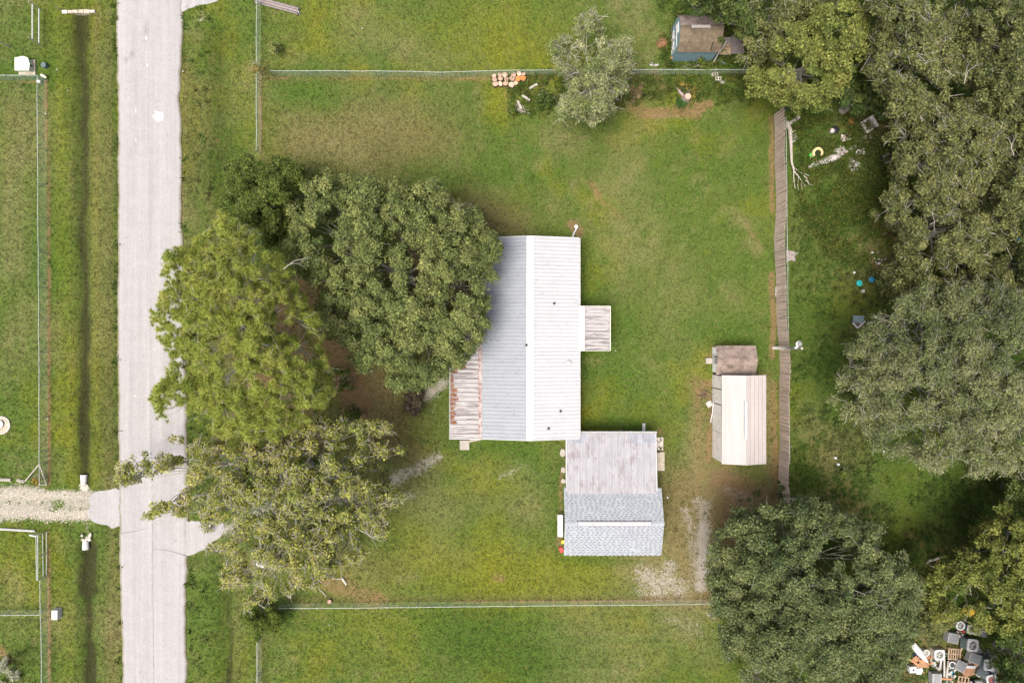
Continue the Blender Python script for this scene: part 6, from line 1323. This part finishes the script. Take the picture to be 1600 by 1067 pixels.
solo('log', MB().tube([(-.2, .3, .1), (.22, -.28, .1)], [.11, .12], 8), M['bark_pale'], 'short grey log on the grass under the leaning tree', 'log', loc=pxy(538, 907))
solo('branch', MB().tube([(-.35, .3, .08), (0, .05, .14), (.3, -.35, .06)], [.03, .045, .03], 6), M['bark_pale'], 'thin grey branch in the litter above the pink stump', 'branch', loc=pxy(505, 925))
solo('branch', MB().tube([(-.6, -.15, .08), (0, .05, .2), (.5, .1, .06)], [.03, .045, .02], 6).tube([(0, .05, .2), (.3, .4, .1)], [.03, .01], 5), M['bark_pale'], 'bare fallen branch on the dry ground below the big oak', 'branch', loc=pxy(567, 580))
solo('branch', MB().tube([(-.8, -.35, .1), (-.2, .15, .3), (.6, .25, .06)], [.04, .05, .02], 6).tube([(-.2, .15, .3), (.1, -.4, .1)], [.03, .01], 5), M['bark_pale'], 'bent fallen branch on rusty litter right of the pine', 'branch', loc=pxy(548, 655))
# cut logs stacked in the grass at the north fence
r_ = random.Random(8); ORD = ['first', 'second', 'third', 'fourth', 'fifth', 'sixth']
LG = {'back': [(772,121),(781,119),(789,119),(803,119),(811,118),(818,118)], 'middle': [(773,127),(782,126),(791,126),(800,125),(809,126),(817,125)], 'front': [(774,133),(782,133),(790,133),(799,135),(806,132)]}
for row, pp in LG.items():
  for k, (px, py) in enumerate(pp):
    a = r_.uniform(.19, .27); b = a*r_.uniform(.8, 1.2); out = [(a*cos(q)*(1+r_.uniform(-.18, .18)), b*sin(q)*(1+r_.uniform(-.18, .18))) for q in np.linspace(0, 2*pi, 8, endpoint=False)]
    top = M['log_orange'] if px > 808 and py > 118 else M['cut_wood']; hh = r_.uniform(.25, .42)
    t = thing('log', '%s cut log from the left, %s row of the log pile' % (ORD[k], row), 'log', (*g(px, py), 0), rz=r_.random()*3, group='cut logs piled at the north fence')
    part('bark', MB().prism(out, -.04, hh), M['bark_brown'], t); part('cut_face', MB().prism([(x_*.9, y_*.9) for x_, y_ in out], hh+.002, hh+.02), top, t)
for (px, py, rz, l) in [(833,136,.5,'lone grey log right of the cut log pile'), (848,148,.2,'short pale log among weeds left of the mossy tree'), (812,165,-1.1,'thin pale branch standing up from the dead wood heap'), (822,154,-.6,'pinkish broken log in the weeds below the cut log pile')]:
    solo('log', MB().tube([(-.4, 0, .1), (.4, 0, .12)], [.10, .12], 8), M['bark_pale'], l, 'log', loc=pxy(px, py), rz=rz)
mb = MB(); r_ = random.Random(12)
for k in range(26): x, y = r_.uniform(-.8, .5), r_.uniform(-.35, .35); mb.tube([(x, y, .03), (x+r_.uniform(-.2, .7), y+r_.uniform(-.25, .2), .1+.25*r_.random())], [.04, .02], 4)
solo('dead_wood', mb, M['bark_pale'], 'small heap of dead grey sticks left of the mossy tree', 'wood heap', loc=pxy(812, 170))
t = thing('stump', 'old grey hollow stump ringed by dark bush east of the mossy tree', 'stump', (*g(1071, 156), 0))
part('bark', MB().tube([(0, 0, -.1), (0, 0, .35), (.03, .03, .75)], [.42, .32, .28], 12), M['stump'], t); part('cut_face', MB().tube([(.03, .03, .752), (.03, .03, .77)], [.26, .25], 12), M['cut_wood'], t); part('root', MB().tube([(0, 0, .2), (-.5, .6, .15), (-1.0, 1.3, .03)], [.16, .12, .04], 7), M['stump'], t)
for k, (px, py, rz, l) in enumerate([(1116,118,.1,'grey cinder block lying flat at the north fence, uppermost'), (1121,125,0,'pale cinder block with two holes by the north fence'), (1131,129,.7,'whitish broken block right of the cinder block'), (1127,130,.3,'small white rock between the cinder blocks')]):
    s = 1 if k < 2 else .6; t = thing('cinder_block', l, 'block', (*g(px, py), 0), rz=rz); mb = MB()
    mb.box(-.26*s, -.15*s, 0, .26*s, -.11*s, .3*s); mb.box(-.26*s, .11*s, 0, .26*s, .15*s, .3*s)
    for x in (-.26, -.03, .20): mb.box(x*s, -.11*s, 0, (x+.06)*s, .11*s, .3*s)
    part('block', mb, M['limestone'], t)
    if k > 1: part('core', MB().box(-.2*s, -.11*s, 0, .2*s, .11*s, .27*s), M['limestone'], t)
mb = MB(); r_ = random.Random(13)
for k in range(6): mb.cbox(r_.uniform(-.4, .4), r_.uniform(-.12, .12), 0, .25, .14, .12, bev=.02, rz=r_.random()*3)
solo('rubble', mb, M['dull_white'], 'little heap of white rubble north of the chain link fence left of the blue shed', 'rubble', loc=pxy(1022, 101))
solo('brush_heap', MB().tube([(0, 0, 0), (0, 0, .25), (0, 0, .35)], [.5, .4, .1], 9), M['orange_litter'], 'rusty heap of clippings left of the blue shed door', 'heap', loc=pxy(1034, 68))
for k, (px, py) in enumerate([(1213, 452), (1213, 460)]):
    t = thing('cinder_block', ['upper cinder block against the plank fence', 'lower cinder block against the plank fence'][k], 'block', (*g(px, py), 0), rz=.05*k); mb = MB(); mb.box(-.13, -.2, 0, -.09, .2, .2); mb.box(.09, -.2, 0, .13, .2, .2)
    for y in (-.2, -.03, .16): mb.box(-.09, y, 0, .09, y+.04, .2)
    part('block', mb, M['dull_white'], t)

# ------------------------------------------------------------------ things thrown down beyond the plank fence
t = thing('box_frame', 'open white cabinet shell lying tilted in the undergrowth', 'cabinet', (*g(1355, 196), .1), rot=(R(4), R(-5), R(33)))
for a in ((-.6,-.55,0,-.38,.55,.42),(.32,-.55,0,.6,.55,.42),(-.38,.35,0,.32,.55,.42),(-.38,-.55,0,.1,-.36,.42)): part('side_panel', MB().box(*a, bev=.03), M['dull_white'], t)
part('bottom', MB().box(-.38, -.36, 0, .32, .35, .05), M['board_dark'], t)
t = thing('armchair', 'mustard plastic armchair overturned in the weeds', 'chair', (*g(1273, 240), .05), rot=(R(10), R(8), R(-20)))
mb = MB()
for k in range(9):
    a = R(-10+k*28); b = R(-10+(k+1)*28); mb.quad((.42*cos(a), .42*sin(a), 0), (.42*cos(b), .42*sin(b), 0), (.5*cos(b), .5*sin(b), .5), (.5*cos(a), .5*sin(a), .5)); mb.quad((.5*cos(a), .5*sin(a), .5), (.5*cos(b), .5*sin(b), .5), (.28*cos(b), .28*sin(b), .52), (.28*cos(a), .28*sin(a), .52))
part('backrest', mb, M['tan_plastic'], t); part('seat', MB().cyl(0, 0, .05, .12, .36, .38, 14), M['black'], t); part('cushion', MB().cbox(-.3, -.3, .1, .4, .3, .15, bev=.05), M['green'], t)  # black seat: the shadowed hollow of the chair put into its colour
for sx in (-.3, .3): part('leg', MB().tube([(sx, -.4, .1), (sx*1.1, -.62, .3)], .03, 5), M['tan_plastic'], t)
t = thing('canoe', 'broken white canoe hull lying bottom up in the weeds', 'canoe', (*g(1293, 250), .02), rz=R(19))
prof_ = [(-1.55, .20, .10), (-1.2, .22, .18), (-.6, .26, .26), (0, .33, .34), (.6, .33, .36), (1.0, .24, .32), (1.35, .10, .2), (1.5, .02, .08)]
mb = MB(); nseg = 7
for (x0, w0, h0), (x1, w1, h1) in zip(prof_, prof_[1:]):
    for k in range(nseg):
        a0, a1 = pi*k/nseg, pi*(k+1)/nseg; mb.quad((x0, w0*cos(a0), h0*sin(a0)), (x1, w1*cos(a0), h1*sin(a0)), (x1, w1*cos(a1), h1*sin(a1)), (x0, w0*cos(a1), h0*sin(a1)))
part('hull', mb, M['dull_white'], t, smooth=True); part('broken_end', MB().cyl(-1.6, -.02, 0, .2, .24, .20, 9), M['dull_white'], t)
solo('flower_pot', MB().tube([(0,0,0),(.18,0,.3)],[.26,.34],14).tube([(.18,0,.3),(.19,0,.32)],[.3,.2],14), M['terracotta'], 'orange clay pot tipped over left of the white cabinet shell', 'pot', loc=pxy(1327, 191), rz=.4)
solo('bucket', MB().tube([(0,0,0),(0,0,.32)],[.17,.2],12), M['dull_white'], 'small white bucket beside a black bag in the undergrowth', 'bucket', loc=pxy(1298, 206))
solo('black_bag', MB().tube([(0,0,0),(0,0,.2),(0,0,.35)],[.3,.36,.1],9), M['black'], 'black bag touching the small white bucket in the undergrowth', 'bag', loc=pxy(1304, 204))
def scrap(label, px, py, n, sx, sy, mats, seed, name='scrap_heap', smin=.1, smax=.26):
    r_ = random.Random(seed); t = thing(name, label, 'scrap', (*g(px, py), 0))
    for m_ in mats:
        mb = MB()
        for k in range(n):
            a = r_.uniform(0, 2*pi); q = r_.random()**.6; x, y = sx*q*cos(a), sy*q*sin(a); z = r_.uniform(0, .18)
            if r_.random() < .6: mb.cbox(x, y, z, r_.uniform(smin, smax), r_.uniform(smin*.7, smax*.7), r_.uniform(.04, .16), bev=.02, rz=r_.random()*3)
            else: mb.tube([(x, y, z), (x+r_.uniform(-smax, smax), y+r_.uniform(-smax, smax), z+.1)], r_.uniform(.02, .05), 6)
        part('piece', mb, M[m_], t)
scrap('round heap of broken white crockery below the white toilet', 1333, 257, 26, .5, .6, ['dull_white', 'ridge_white', 'board_dark'], 21, smin=.08, smax=.2)
scrap('small pile of pale rubble and dark scrap above the canoe', 1320, 216, 14, .45, .28, ['dull_white', 'raw_wood', 'black'], 22)
scrap('heap of grey boards and rubble touching the tip of the canoe', 1312, 236, 10, .55, .3, ['deck', 'dull_white'], 23, smin=.15, smax=.4)
scrap('dark scrap under the twigs right of the canoe', 1385, 248, 9, .6, .4, ['deck', 'black', 'dull_white'], 24, smax=.4)
scrap('brown splintered wood left of the white cabinet shell', 1352, 218, 10, .5, .4, ['board_dark', 'bark_pale'], 25, smax=.35)
scrap('scatter of small orange and white cans near the right edge', 1562, 385, 16, 1.4, .35, ['log_orange', 'dull_white', 'bark_brown'], 26, smin=.08, smax=.18)
scrap('bits of white litter on the brown earth left of the wood', 1378, 400, 7, 1.3, .9, ['white_paint'], 27, smin=.06, smax=.14)
scrap('trace of pink and grey scrap among the leaves by the red path', 1412, 507, 7, .4, .3, ['red', 'teal', 'dull_white'], 28)
scrap('black and white junk under the tree at the right of the wood', 1530, 215, 8, .6, .5, ['black', 'ac_light', 'red'], 29, smax=.4)
t = thing('toilet', 'white toilet lying on its side in the undergrowth', 'toilet', (*g(1342, 239), .1), rz=.25)
part('bowl', MB().ring(-.22, 0, .1, .12, .22, .2, 16), M['white_paint'], t); part('tank', MB().box(.12, -.26, 0, .34, .26, .3, bev=.04), M['white_paint'], t); part('base', MB().box(-.1, -.1, 0, .14, .1, .22, bev=.04), M['white_paint'], t)
solo('metal_sheet', MB().box(-.34, -.18, .05, .34, .18, .12), M['ac_light'], 'plain grey metal sheet above the white toilet', 'sheet', loc=pxy(1333, 232), rz=.6)
solo('pipe', MB().tube([(-.5, -.2, .1), (.5, .25, .25)], .045, 7), M['dull_white'], 'thin pale pipe in the dark growth right of the canoe', 'pipe', loc=pxy(1387, 254))
solo('log', MB().tube([(-.5, -.3, .2), (.5, .35, .25)], [.13, .15], 8), M['bark_pale'], 'thick pale log pointing away from the plank fence', 'log', loc=pxy(1238, 191))
solo('metal_sheet', MB().box(-.3, -.35, .02, .3, .35, .08), M['dull_white'], 'pale board lying at the foot of the fallen dead branch', 'board', loc=pxy(1240, 216), rz=.4)
mb = MB(); q = lambda px, py, z=.2: (W(px, py)[0], W(px, py)[1], z)
mb.tube([q(1228,192), q(1232,205,.35), q(1233,230,.4), q(1234,255,.4), q(1238,268,.35)], [.18,.17,.13,.10,.07], 8)
for pts, r in (([(1238,268),(1246,278),(1256,292)],.06), ([(1236,262),(1248,270),(1258,280),(1262,290)],.05), ([(1238,268),(1238,280),(1240,296)],.05), ([(1246,278),(1244,290),(1246,300)],.03), ([(1248,270),(1262,276)],.03), ([(1232,205),(1222,196)],.06), ([(1232,210),(1240,206)],.07), ([(1256,283),(1268,292)],.03), ([(1250,285),(1251,298)],.025)):
    mb.tube([q(a, b, .3) for a, b in pts], [r*(1-.6*i_/len(pts)) for i_ in range(len(pts))], 6)
solo('fallen_branch', mb, M['bark_pale'], 'long bare dead branch lying behind the plank fence', 'branch')
t = thing('chest', 'open white rimmed chest with a blue grey lid on the shaded grass', 'chest', (*g(1338, 506), 0))
for a, b in (((-.52,.1),(-.08,-.38)), ((-.08,-.38),(.55,.22))):
    part('rim', MB().tube([(*a, .42), (*b, .42)], .075, 4), M['white_trim'], t)
part('body', MB().prism([(-.5,.1),(-.08,-.36),(.5,.2),(.2,.4),(-.4,.35)], 0, .40), M['bark_brown'], t); part('lid', MB().v and None or MB().cbox(-.04, .40, .44, .95, .62, .07, bev=.02, rz=-.02), M['bluegrey'], t)
solo('plastic_tub', MB().tube([(0,0,0),(0,0,.22)],[.22,.27],14).tube([(0,0,.22),(0,0,.24)],[.2,.1],12), M['teal'], 'turquoise tub on the shaded grass west of the wood', 'tub', loc=pxy(1341, 443))
solo('plastic_tub', MB().tube([(0,0,0),(0,0,.22)],[.2,.25],14).tube([(0,0,.22),(0,0,.24)],[.2,.1],12), M['blue'], 'blue tub to the right of the turquoise tub', 'tub', loc=pxy(1360, 437))
for k, (px, py, r, l) in enumerate([(1347,455,.16,'white bucket just below the turquoise tub'), (1334,426,.1,'tiny white jug above the turquoise tub'), (1356,506,.12,'small white ball right of the open chest'), (1372,412,.13,'white round pot on the brown earth'), (1362,395,.10,'white scrap at the top of the brown earth'), (1406,405,.09,'white cup at the edge of the brown earth, upper one'), (1404,411,.09,'white cup at the edge of the brown earth, lower one'), (1304,715,.13,'white can on bare soil beyond the plank fence, upper one'), (1309,725,.12,'white can on bare soil beyond the plank fence, lower one'), (1380,705,.1,'white scrap on the grass below the great grey oak')]):
    solo('can', MB().tube([(0,0,0),(0,0,r*1.4)],[r,r*.9],10), M['dull_white'] if k in (0, 3) else M['white_paint'], l, 'container', loc=pxy(px, py))
solo('drum', MB().tube([(0,0,0),(0,0,.8)],[.28,.28],16), M['blue'], 'blue plastic drum standing among the trees near the right edge', 'drum', loc=pxy(1519, 368))
solo('drum', MB().tube([(0,0,0),(0,0,.5)],[.2,.2],14), M['blue'], 'small blue drum at the right edge beside the scattered cans', 'drum', loc=pxy(1585, 377))
mb = MB(); r_ = random.Random(31); n = 13
gx_, gy_ = np.meshgrid(range(n), range(7)); hh = [[.12+.35*abs(sin(i_*.9+j_*.7))*math.exp(-((i_-6)/6)**2-((j_-3)/3)**2)+r_.random()*.1 for i_ in range(n)] for j_ in range(7)]
for j_ in range(6):
    for i_ in range(n-1):
        f_ = lambda a, b: (-.72+a*.12+(.05*sin(b)), -.36+b*.12, hh[b][a]); mb.quad(f_(i_, j_), f_(i_+1, j_), f_(i_+1, j_+1), f_(i_, j_+1))
solo('tarpaulin', mb, M['ac_light'], 'crumpled grey tarpaulin at the edge of the wood', 'tarpaulin', loc=pxy(1392, 348))
solo('plank', MB().cbox(0, 0, .05, .55, .12, .06, rz=.3), M['dull_white'], 'short pale plank on the rusty soil below the grey tarpaulin', 'plank', loc=pxy(1381, 366))
mb = MB(); out = [(-.5,.5),(-.1,.45),(.7,.25),(.35,-.1),(.35,-.55),(.0,-.35),(-.45,-.6)]; mb.prism(out[::-1], -.02, .1); solo('mat', mb, M['deck'], 'ragged pinkish grey mat behind the plank fence', 'mat', loc=pxy(1236, 400))
# a fallen dead fork at the foot of the dark trees bottom right
mb = MB(); q = lambda px, py, z=.3: (W(px, py)[0], W(px, py)[1], z)
for pts, r in (([(1468,865),(1458,870),(1448,873),(1442,878)],.11), ([(1455,871),(1446,872)],.06), ([(1442,895),(1441,905),(1435,912),(1430,918)],.08), ([(1441,905),(1438,918)],.05), ([(1445,880),(1470,888),(1485,894)],.05), ([(1470,888),(1478,878)],.03)):
    mb.tube([q(a, b, .5) for a, b in pts], [r*(1-.5*i_/len(pts)) for i_ in range(len(pts))], 6)
solo('fallen_branch', mb, M['bark_pale'], 'forked dead branch on reddish litter right of the round oak', 'branch')

# ------------------------------------------------------------------ the heap of air conditioners, bottom right
HG = 'discarded air conditioning units on the scrap heap'
def ac_fan(label, px, py, size, z=0, rz=0, mat='ac_light', h=.7, round_=False, inner='ac_dark', tilt=(0, 0), core='galv'):
    """condenser: housing with a fan opening on top, wire guard rings, fan blades and hub"""
    t = thing('air_conditioner', label, 'air conditioner', (*g(px, py), z), rot=(tilt[0], tilt[1], rz), group=HG); s = size/2
    sq = 0 if round_ else .7
    part('shroud', MB().ring(0, 0, h-.07, s*.70, s, .07, 32, sq=sq), M['ac_rim'], t); mb = MB(); mb.ring(0, 0, .0, s*.88, s*.95, h-.07, 32, sq=sq); part('housing', mb, M['ac_green'] if mat == 'ac_light' else M[mat], t)
    part('fan_well', MB().cyl(0, 0, h-.30, h-.28, s*.74, s*.74, 20), M[inner], t)
    bl = MB()
    for k in range(4):
        a = k*pi/2+.3; u = (cos(a), sin(a)); v_ = (-sin(a), cos(a)); r0, r1 = s*.12, s*.62
        bl.quad(*[(u[0]*r+v_[0]*w, u[1]*r+v_[1]*w, h-.17+w*.25) for r, w in ((r0, -.03), (r1, -.12*s/.4), (r1, .12*s/.4), (r0, .03))])
    part('fan_blade', bl, M[core], t); part('motor', MB().cyl(0, 0, h-.24, h-.10, s*.16, s*.14, 12), M[core], t)
    gr = MB()
    for r in (.2, .34, .48, .62): gr.ring(0, 0, h-.015, s*r, s*r+.012, .01, 20)
    part('guard', gr, M[mat], t)
    return t
def ac_box(label, px, py, w, d, h, z=0, rz=0, mat='ac_light', slat='ac_dark', nsl=9, tilt=(0, 0), along='x', name='air_conditioner', cat='air conditioner', margin=.05):
    t = thing(name, label, cat, (*g(px, py), z), rot=(tilt[0], tilt[1], rz), group=HG)
    part('housing', MB().box(-w/2, -d/2, 0, w/2, d/2, h, bev=.02), M[mat], t)
    part('grille_back', MB().box(-w/2+margin, -d/2+margin, h+.001, w/2-margin, d/2-margin, h+.008), M[slat], t)
    mb = MB()
    for k in range(nsl):
        u = (k+.5)/nsl
        if along == 'x': y = -d/2+margin+(d-2*margin)*u; mb.box(-w/2+margin, y-.016, h+.008, w/2-margin, y+.016, h+.03)
        else: x = -w/2+margin+(w-2*margin)*u; mb.box(x-.016, -d/2+margin, h+.008, x+.016, d/2-margin, h+.03)
    part('louvre', mb, M[mat], t); return t
t = thing('boat', 'small white pointed boat hull on the edge of the scrap heap', 'boat', (*g(1434, 1017), .35), rot=(R(6), R(-8), R(-52)))
st_ = [(-1.0, .26, .30), (-.5, .30, .32), (0, .29, .32), (.45, .22, .28), (.8, .11, .2), (1.0, .015, .1)]; mb = MB()
for (x0, w0, h0), (x1, w1, h1) in zip(st_, st_[1:]):
    for k in range(8):
        a0, a1 = pi*k/8, pi*(k+1)/8; mb.quad((x0, w0*cos(a0), h0*sin(a0)), (x1, w1*cos(a0), h1*sin(a0)), (x1, w1*cos(a1), h1*sin(a1)), (x0, w0*cos(a1), h0*sin(a1)))
part('hull', mb, M['white_paint'], t, smooth=True); part('transom', MB().prism([(-1.02,-.24),(-.98,-.24),(-.98,.24),(-1.02,.24)], .0, .26), M['cream'], t); part('keel', MB().tube([(-1, 0, .31), (.4, 0, .29), (.98, 0, .11)], .018, 5), M['cream'], t)
solo('tarpaulin', MB().prism([(-.55,.15),(-.15,.45),(.6,-.35),(.55,-.6),(-.1,-.45)][::-1], .02, .2), M['navy'], 'dark blue tarpaulin under the white boat', 'tarpaulin', loc=pxy(1432, 1025))
ac_fan('small round white rimmed fan unit just right of the boat', 1442, 1016, .62, rz=.3, mat='ac_beige', h=.5, round_=True)
ac_fan('square cream fan unit right of the small round one', 1460, 1017, .90, rz=.02, mat='ac_beige', h=.75, inner='ac_green')
ac_fan('big light grey fan unit tilted at the top of the heap', 1506, 1001, 1.05, rz=-.15, mat='ac_light', h=.85, z=.2, tilt=(R(-5), R(6)))
ac_fan('big beige grey fan unit on the right side of the heap', 1532, 1030, .98, rz=-.12, mat='ac_light', h=.8, z=.25, tilt=(0, R(5)), inner='bark_brown')
ac_fan('dark round fan unit with white rim at the lower right end of the heap', 1541, 1056, .92, rz=.2, mat='ac_light', h=.7, round_=False, inner='black', core='red')
ac_fan('grey fan unit with an open dark top at the upper end of the heap', 1510, 978, .78, rz=-.2, mat='ac_light', h=.7, inner='black', core='ac_dark')
ac_fan('half hidden round grey fan ring under the bushes at the top of the heap', 1494, 973, .8, rz=.1, mat='ac_light', h=.6, round_=True, inner='ac_green')
ac_fan('black round drum unit in the middle of the heap', 1482, 1034, .62, rz=0, mat='ac_green', h=.55, round_=True, inner='black', core='black')
ac_box('louvred light grey unit at the upper left of the heap', 1481, 991, .95, .85, .7, z=.1, rz=-.2, along='y', slat='ac_dark', nsl=7)
ac_box('grey green unit with fine grille right of the pallet', 1514, 1022, 1.0, .85, .6, z=.25, rz=-.35, mat='ac_light', slat='ac_green', nsl=9)
ac_box('long dark green unit running down to the big beige fan', 1522, 1024, 1.1, .75, .55, rz=-.35, mat='ac_green', slat='ac_green', nsl=6)
ac_box('grey louvred unit leaning beside the black drum', 1494, 1035, .85, .9, .6, z=.1, rz=-.45, mat='ac_light', slat='ac_dark', nsl=9)
ac_box('dark grey louvred unit joined to the lowest round fan', 1529, 1047, 1.0, .7, .55, rz=-.5, mat='ac_dark', slat='ac_green', nsl=9, along='y')
ac_box('window air conditioner with dark grille near the bottom edge', 1457, 1055, .82, .92, .62, z=.05, rz=-.03, mat='ac_light', slat='ac_dark', nsl=10, along='y', margin=.12)
ac_box('grey unit at the far right under the big beige fan', 1547, 1040, .85, .7, .5, rz=-.5, mat='ac_light', slat='ac_dark', nsl=6)
ac_box('small grey unit at the right end of the heap', 1547, 1022, .6, .55, .45, rz=-.1, mat='ac_light', slat='ac_dark', nsl=4)
ac_box('pale curved unit casing to the right of the big tilted fan', 1521, 1009, .5, 1.0, .5, rz=.35, mat='ac_light', slat='ac_green', nsl=4)
ac_box('silvery unit half hidden in the shade above the right fan', 1528, 984, .9, .7, .5, rz=-.2, mat='ac_light', slat='ac_dark', nsl=6)
def pallet(label, px, py, w, d, rz, z, mat, n=6):
    t = thing('pallet', label, 'pallet', (*g(px, py), z), rz=rz)
    for y in (-d/2+.05, 0, d/2-.05): part('stringer', MB().box(-w/2, y-.04, 0, w/2, y+.04, .1), mat, t)
    for k in range(n): x = -w/2+.05+(w-.1)*k/(n-1); part('slat', MB().box(x-.045, -d/2, .10, x+.045, d/2, .13), mat, t)
    return t
pallet('wooden pallet lying on the middle of the heap', 1486, 1018, 1.1, 1.0, -.05, .35, M['raw_wood'])
pallet('pale yellow wooden frame at the bottom edge of the heap', 1500, 1062, .95, 1.0, -.15, .3, M['raw_wood'], 4)
for k, (px, py, L_, rz, mt, l) in enumerate([(1471,1040,1.55,pi/2,'timber','left pale plank standing in the middle of the heap'), (1476,1042,1.5,pi/2-.12,'timber','right pale plank standing in the middle of the heap'), (1474,1057,1.0,-.05,'rust_wood','orange plank right of the window air conditioner'), (1497,1012,.9,1.2,'raw_wood','yellow plank at the right side of the pallet'), (1424,1031,.9,-.6,'rust_wood','orange slat below the boat'), (1465,1034,.8,1.4,'dull_white','bent white rail below the cream fan unit')]):
    solo('plank', MB().box(-L_/2, -.07, .35, L_/2, .07, .42), M[mt], l, 'plank', loc=pxy(px, py), rz=rz)
mb = MB().box(-.3, -.28, 0, .3, .28, .5, bev=.04); t = thing('washing_machine', 'white washing machine top at the left end of the heap', 'appliance', (*g(1422, 1042), 0), rz=.1); part('body', mb, M['white_paint'], t); part('opening', MB().cyl(.0, 0, .501, .51, .09, .09, 14), M['black'], t)
solo('white_bag', MB().prism([(-.3,-.25),(.15,-.28),(.3,.1),(.2,.3),(-.2,.22)], 0, .28), M['white_paint'], 'full white bag right of the washing machine', 'bag', loc=pxy(1434, 1046))
for k, (px, py, w, d, rz, l) in enumerate([(1437,1035,.85,.5,-.1,'flattened orange cardboard left of the cream fan unit'), (1509,1047,.95,.7,.3,'large crumpled cardboard box at the bottom of the heap'), (1428,1030,.45,.5,.6,'small cardboard box below the boat'), (1521,1034,.4,.5,.8,'torn cardboard between the green unit and the big beige fan')]):
    mb = MB(); mb.cbox(0, 0, .12, w, d, .22, rz=0); mb.quad((-w/2, d/2, .34), (w/2, d/2, .34), (w/2+.1, d/2+.22, .42), (-w/2+.1, d/2+.2, .40)); mb.quad((w/2, -d/2, .34), (w/2, d/2, .34), (w/2+.2, d/2-.05, .28), (w/2+.22, -d/2, .3))
    solo('cardboard_box', mb, M['card'], l, 'box', loc=pxy(px, py), rz=rz)
solo('door_panel', MB().box(-.55, -.11, .5, .55, .11, .56), M['white_paint'], 'narrow white panel below the grey green unit', 'panel', loc=pxy(1508, 1037), rz=-.05)
t = thing('water_tank', 'white and black tank at the bottom edge right of the wooden frame', 'tank', (*g(1519, 1064), .1), rz=.1); part('shell', MB().tube([(-.6, 0, .3), (-.5, 0, .3), (.5, 0, .3), (.6, 0, .3)], [.1, .3, .3, .1], 14), M['white_trim'], t, smooth=True); part('strap', MB().tube([(-.35, 0, .3), (-.1, 0, .3)], .305, 14), M['black'], t)
t = thing('loader', 'yellow machine mostly hidden under the trees above the heap', 'machine', (*g(1513, 950), 0), rz=.02); part('body', MB().box(-.65, -.35, .3, .6, .3, .9, bev=.08), M['yellow'], t); part('bonnet', MB().box(-1.1, -.2, .3, -.7, .2, .7, bev=.05), M['yellow'], t); part('seat', MB().box(.1, -.15, .9, .4, .15, 1.1), M['black'], t)
for sx in (-.5, .5):
    for sy in (-.42, .38): part('wheel', MB().tube([(sx, sy-.07, .25), (sx, sy+.07, .25)], .25, 14), M['black'], t)
for k, (x, y, mts, l) in enumerate([(1463,1037,['dull_white','galv','ac_dark'],'tangle of bent pipes below the cream fan unit'), (1449,1030,['dull_white','rust_wood'],'bits of white and orange scrap left of the cream fan unit'), (1481,1047,['galv','dull_white','blue'],'small bright metal scrap under the black drum'), (1500,1040,['dull_white','ac_dark'],'white splintered scrap beside the grey louvred unit'), (1484,1057,['white_paint','ac_dark','raw_wood'],'white and dark scrap left of the wooden frame'), (1516,1036,['dull_white','card','red'],'pink and white scrap above the crumpled cardboard'), (1538,1020,['ac_light','ac_dark'],'grey scrap above the big beige fan'), (1470,1022,['ac_green','ac_dark'],'dull green scrap between the cream fan and the pallet'), (1432,1040,['dull_white','card'],'white scrap between washing machine and boat'), (1498,987,['ac_light','red'],'small scrap beside the louvred light grey unit'), (1525,1050,['ac_dark','dull_white'],'dark scrap between cardboard and louvred unit'), (1553,1030,['rust_wood','ac_light'],'rust orange scrap at the far right of the heap')]):
    scrap(l, x, y, 9, .5, .4, mts, 60+k, smin=.1, smax=.34)

# ------------------------------------------------------------------ small stray things
for k, (px, py, mt, l, s) in enumerate([(89,109,'white_paint','tiny white scrap on the verge right of the dark drum',.05), (106,142,'white_paint','white speck on the verge by the ditch',.045), (286,112,'white_paint','tiny white scrap at the east road edge',.05), (566,45,'dull_white','pale pebble in the north lot',.06), (902,466,'white_paint','tiny white scrap below the house north east gable',.05), (1043,777,'white_paint','white scrap on the grass east of the garage',.07), (72,178,'white_paint','white speck on the rusty line of the west fence',.05), (75,654,'dull_white','pale stone on the rusty line of the west fence',.07), (515,976,'dull_white','pale stone on the south lot',.05), (962,548,'dull_white','pale stone east of the awning',.05)]):
    solo('litter_scrap', MB().cbox(0, 0, 0, s*2.2, s*1.6, s, bev=s*.3, rz=k), M[mt], l, 'scrap', loc=pxy(px, py))
# leaves blown onto the west slope of the house roof beside the oak
def wz(x, y): return HZE+(x-HX0)/(HXR-HX0)*(HZR-HZE)+.035
litter(house, 'leaf_litter', [(HX0+.1, 0, HX0+1.6, HY1-.3, .6), (HX0+.1, 0, HX0+.5, HY1-.3, .5), (HX0+.1, HY0+.3, HXR-.4, HY1-.3, .35)], 420, wz, [(.12,.09,.04),(.16,.12,.06),(.07,.08,.03)], 95, .07)
def ez(x, y): return HZE+(HX1-x)/(HX1-HXR)*(HZR-HZE)+.035
litter(house, 'leaf_litter', [(HXR+.4, HY0+.3, HX1-.1, HY1-.3, 1)], 60, ez, [(.12,.09,.04),(.16,.12,.06)], 96, .06)
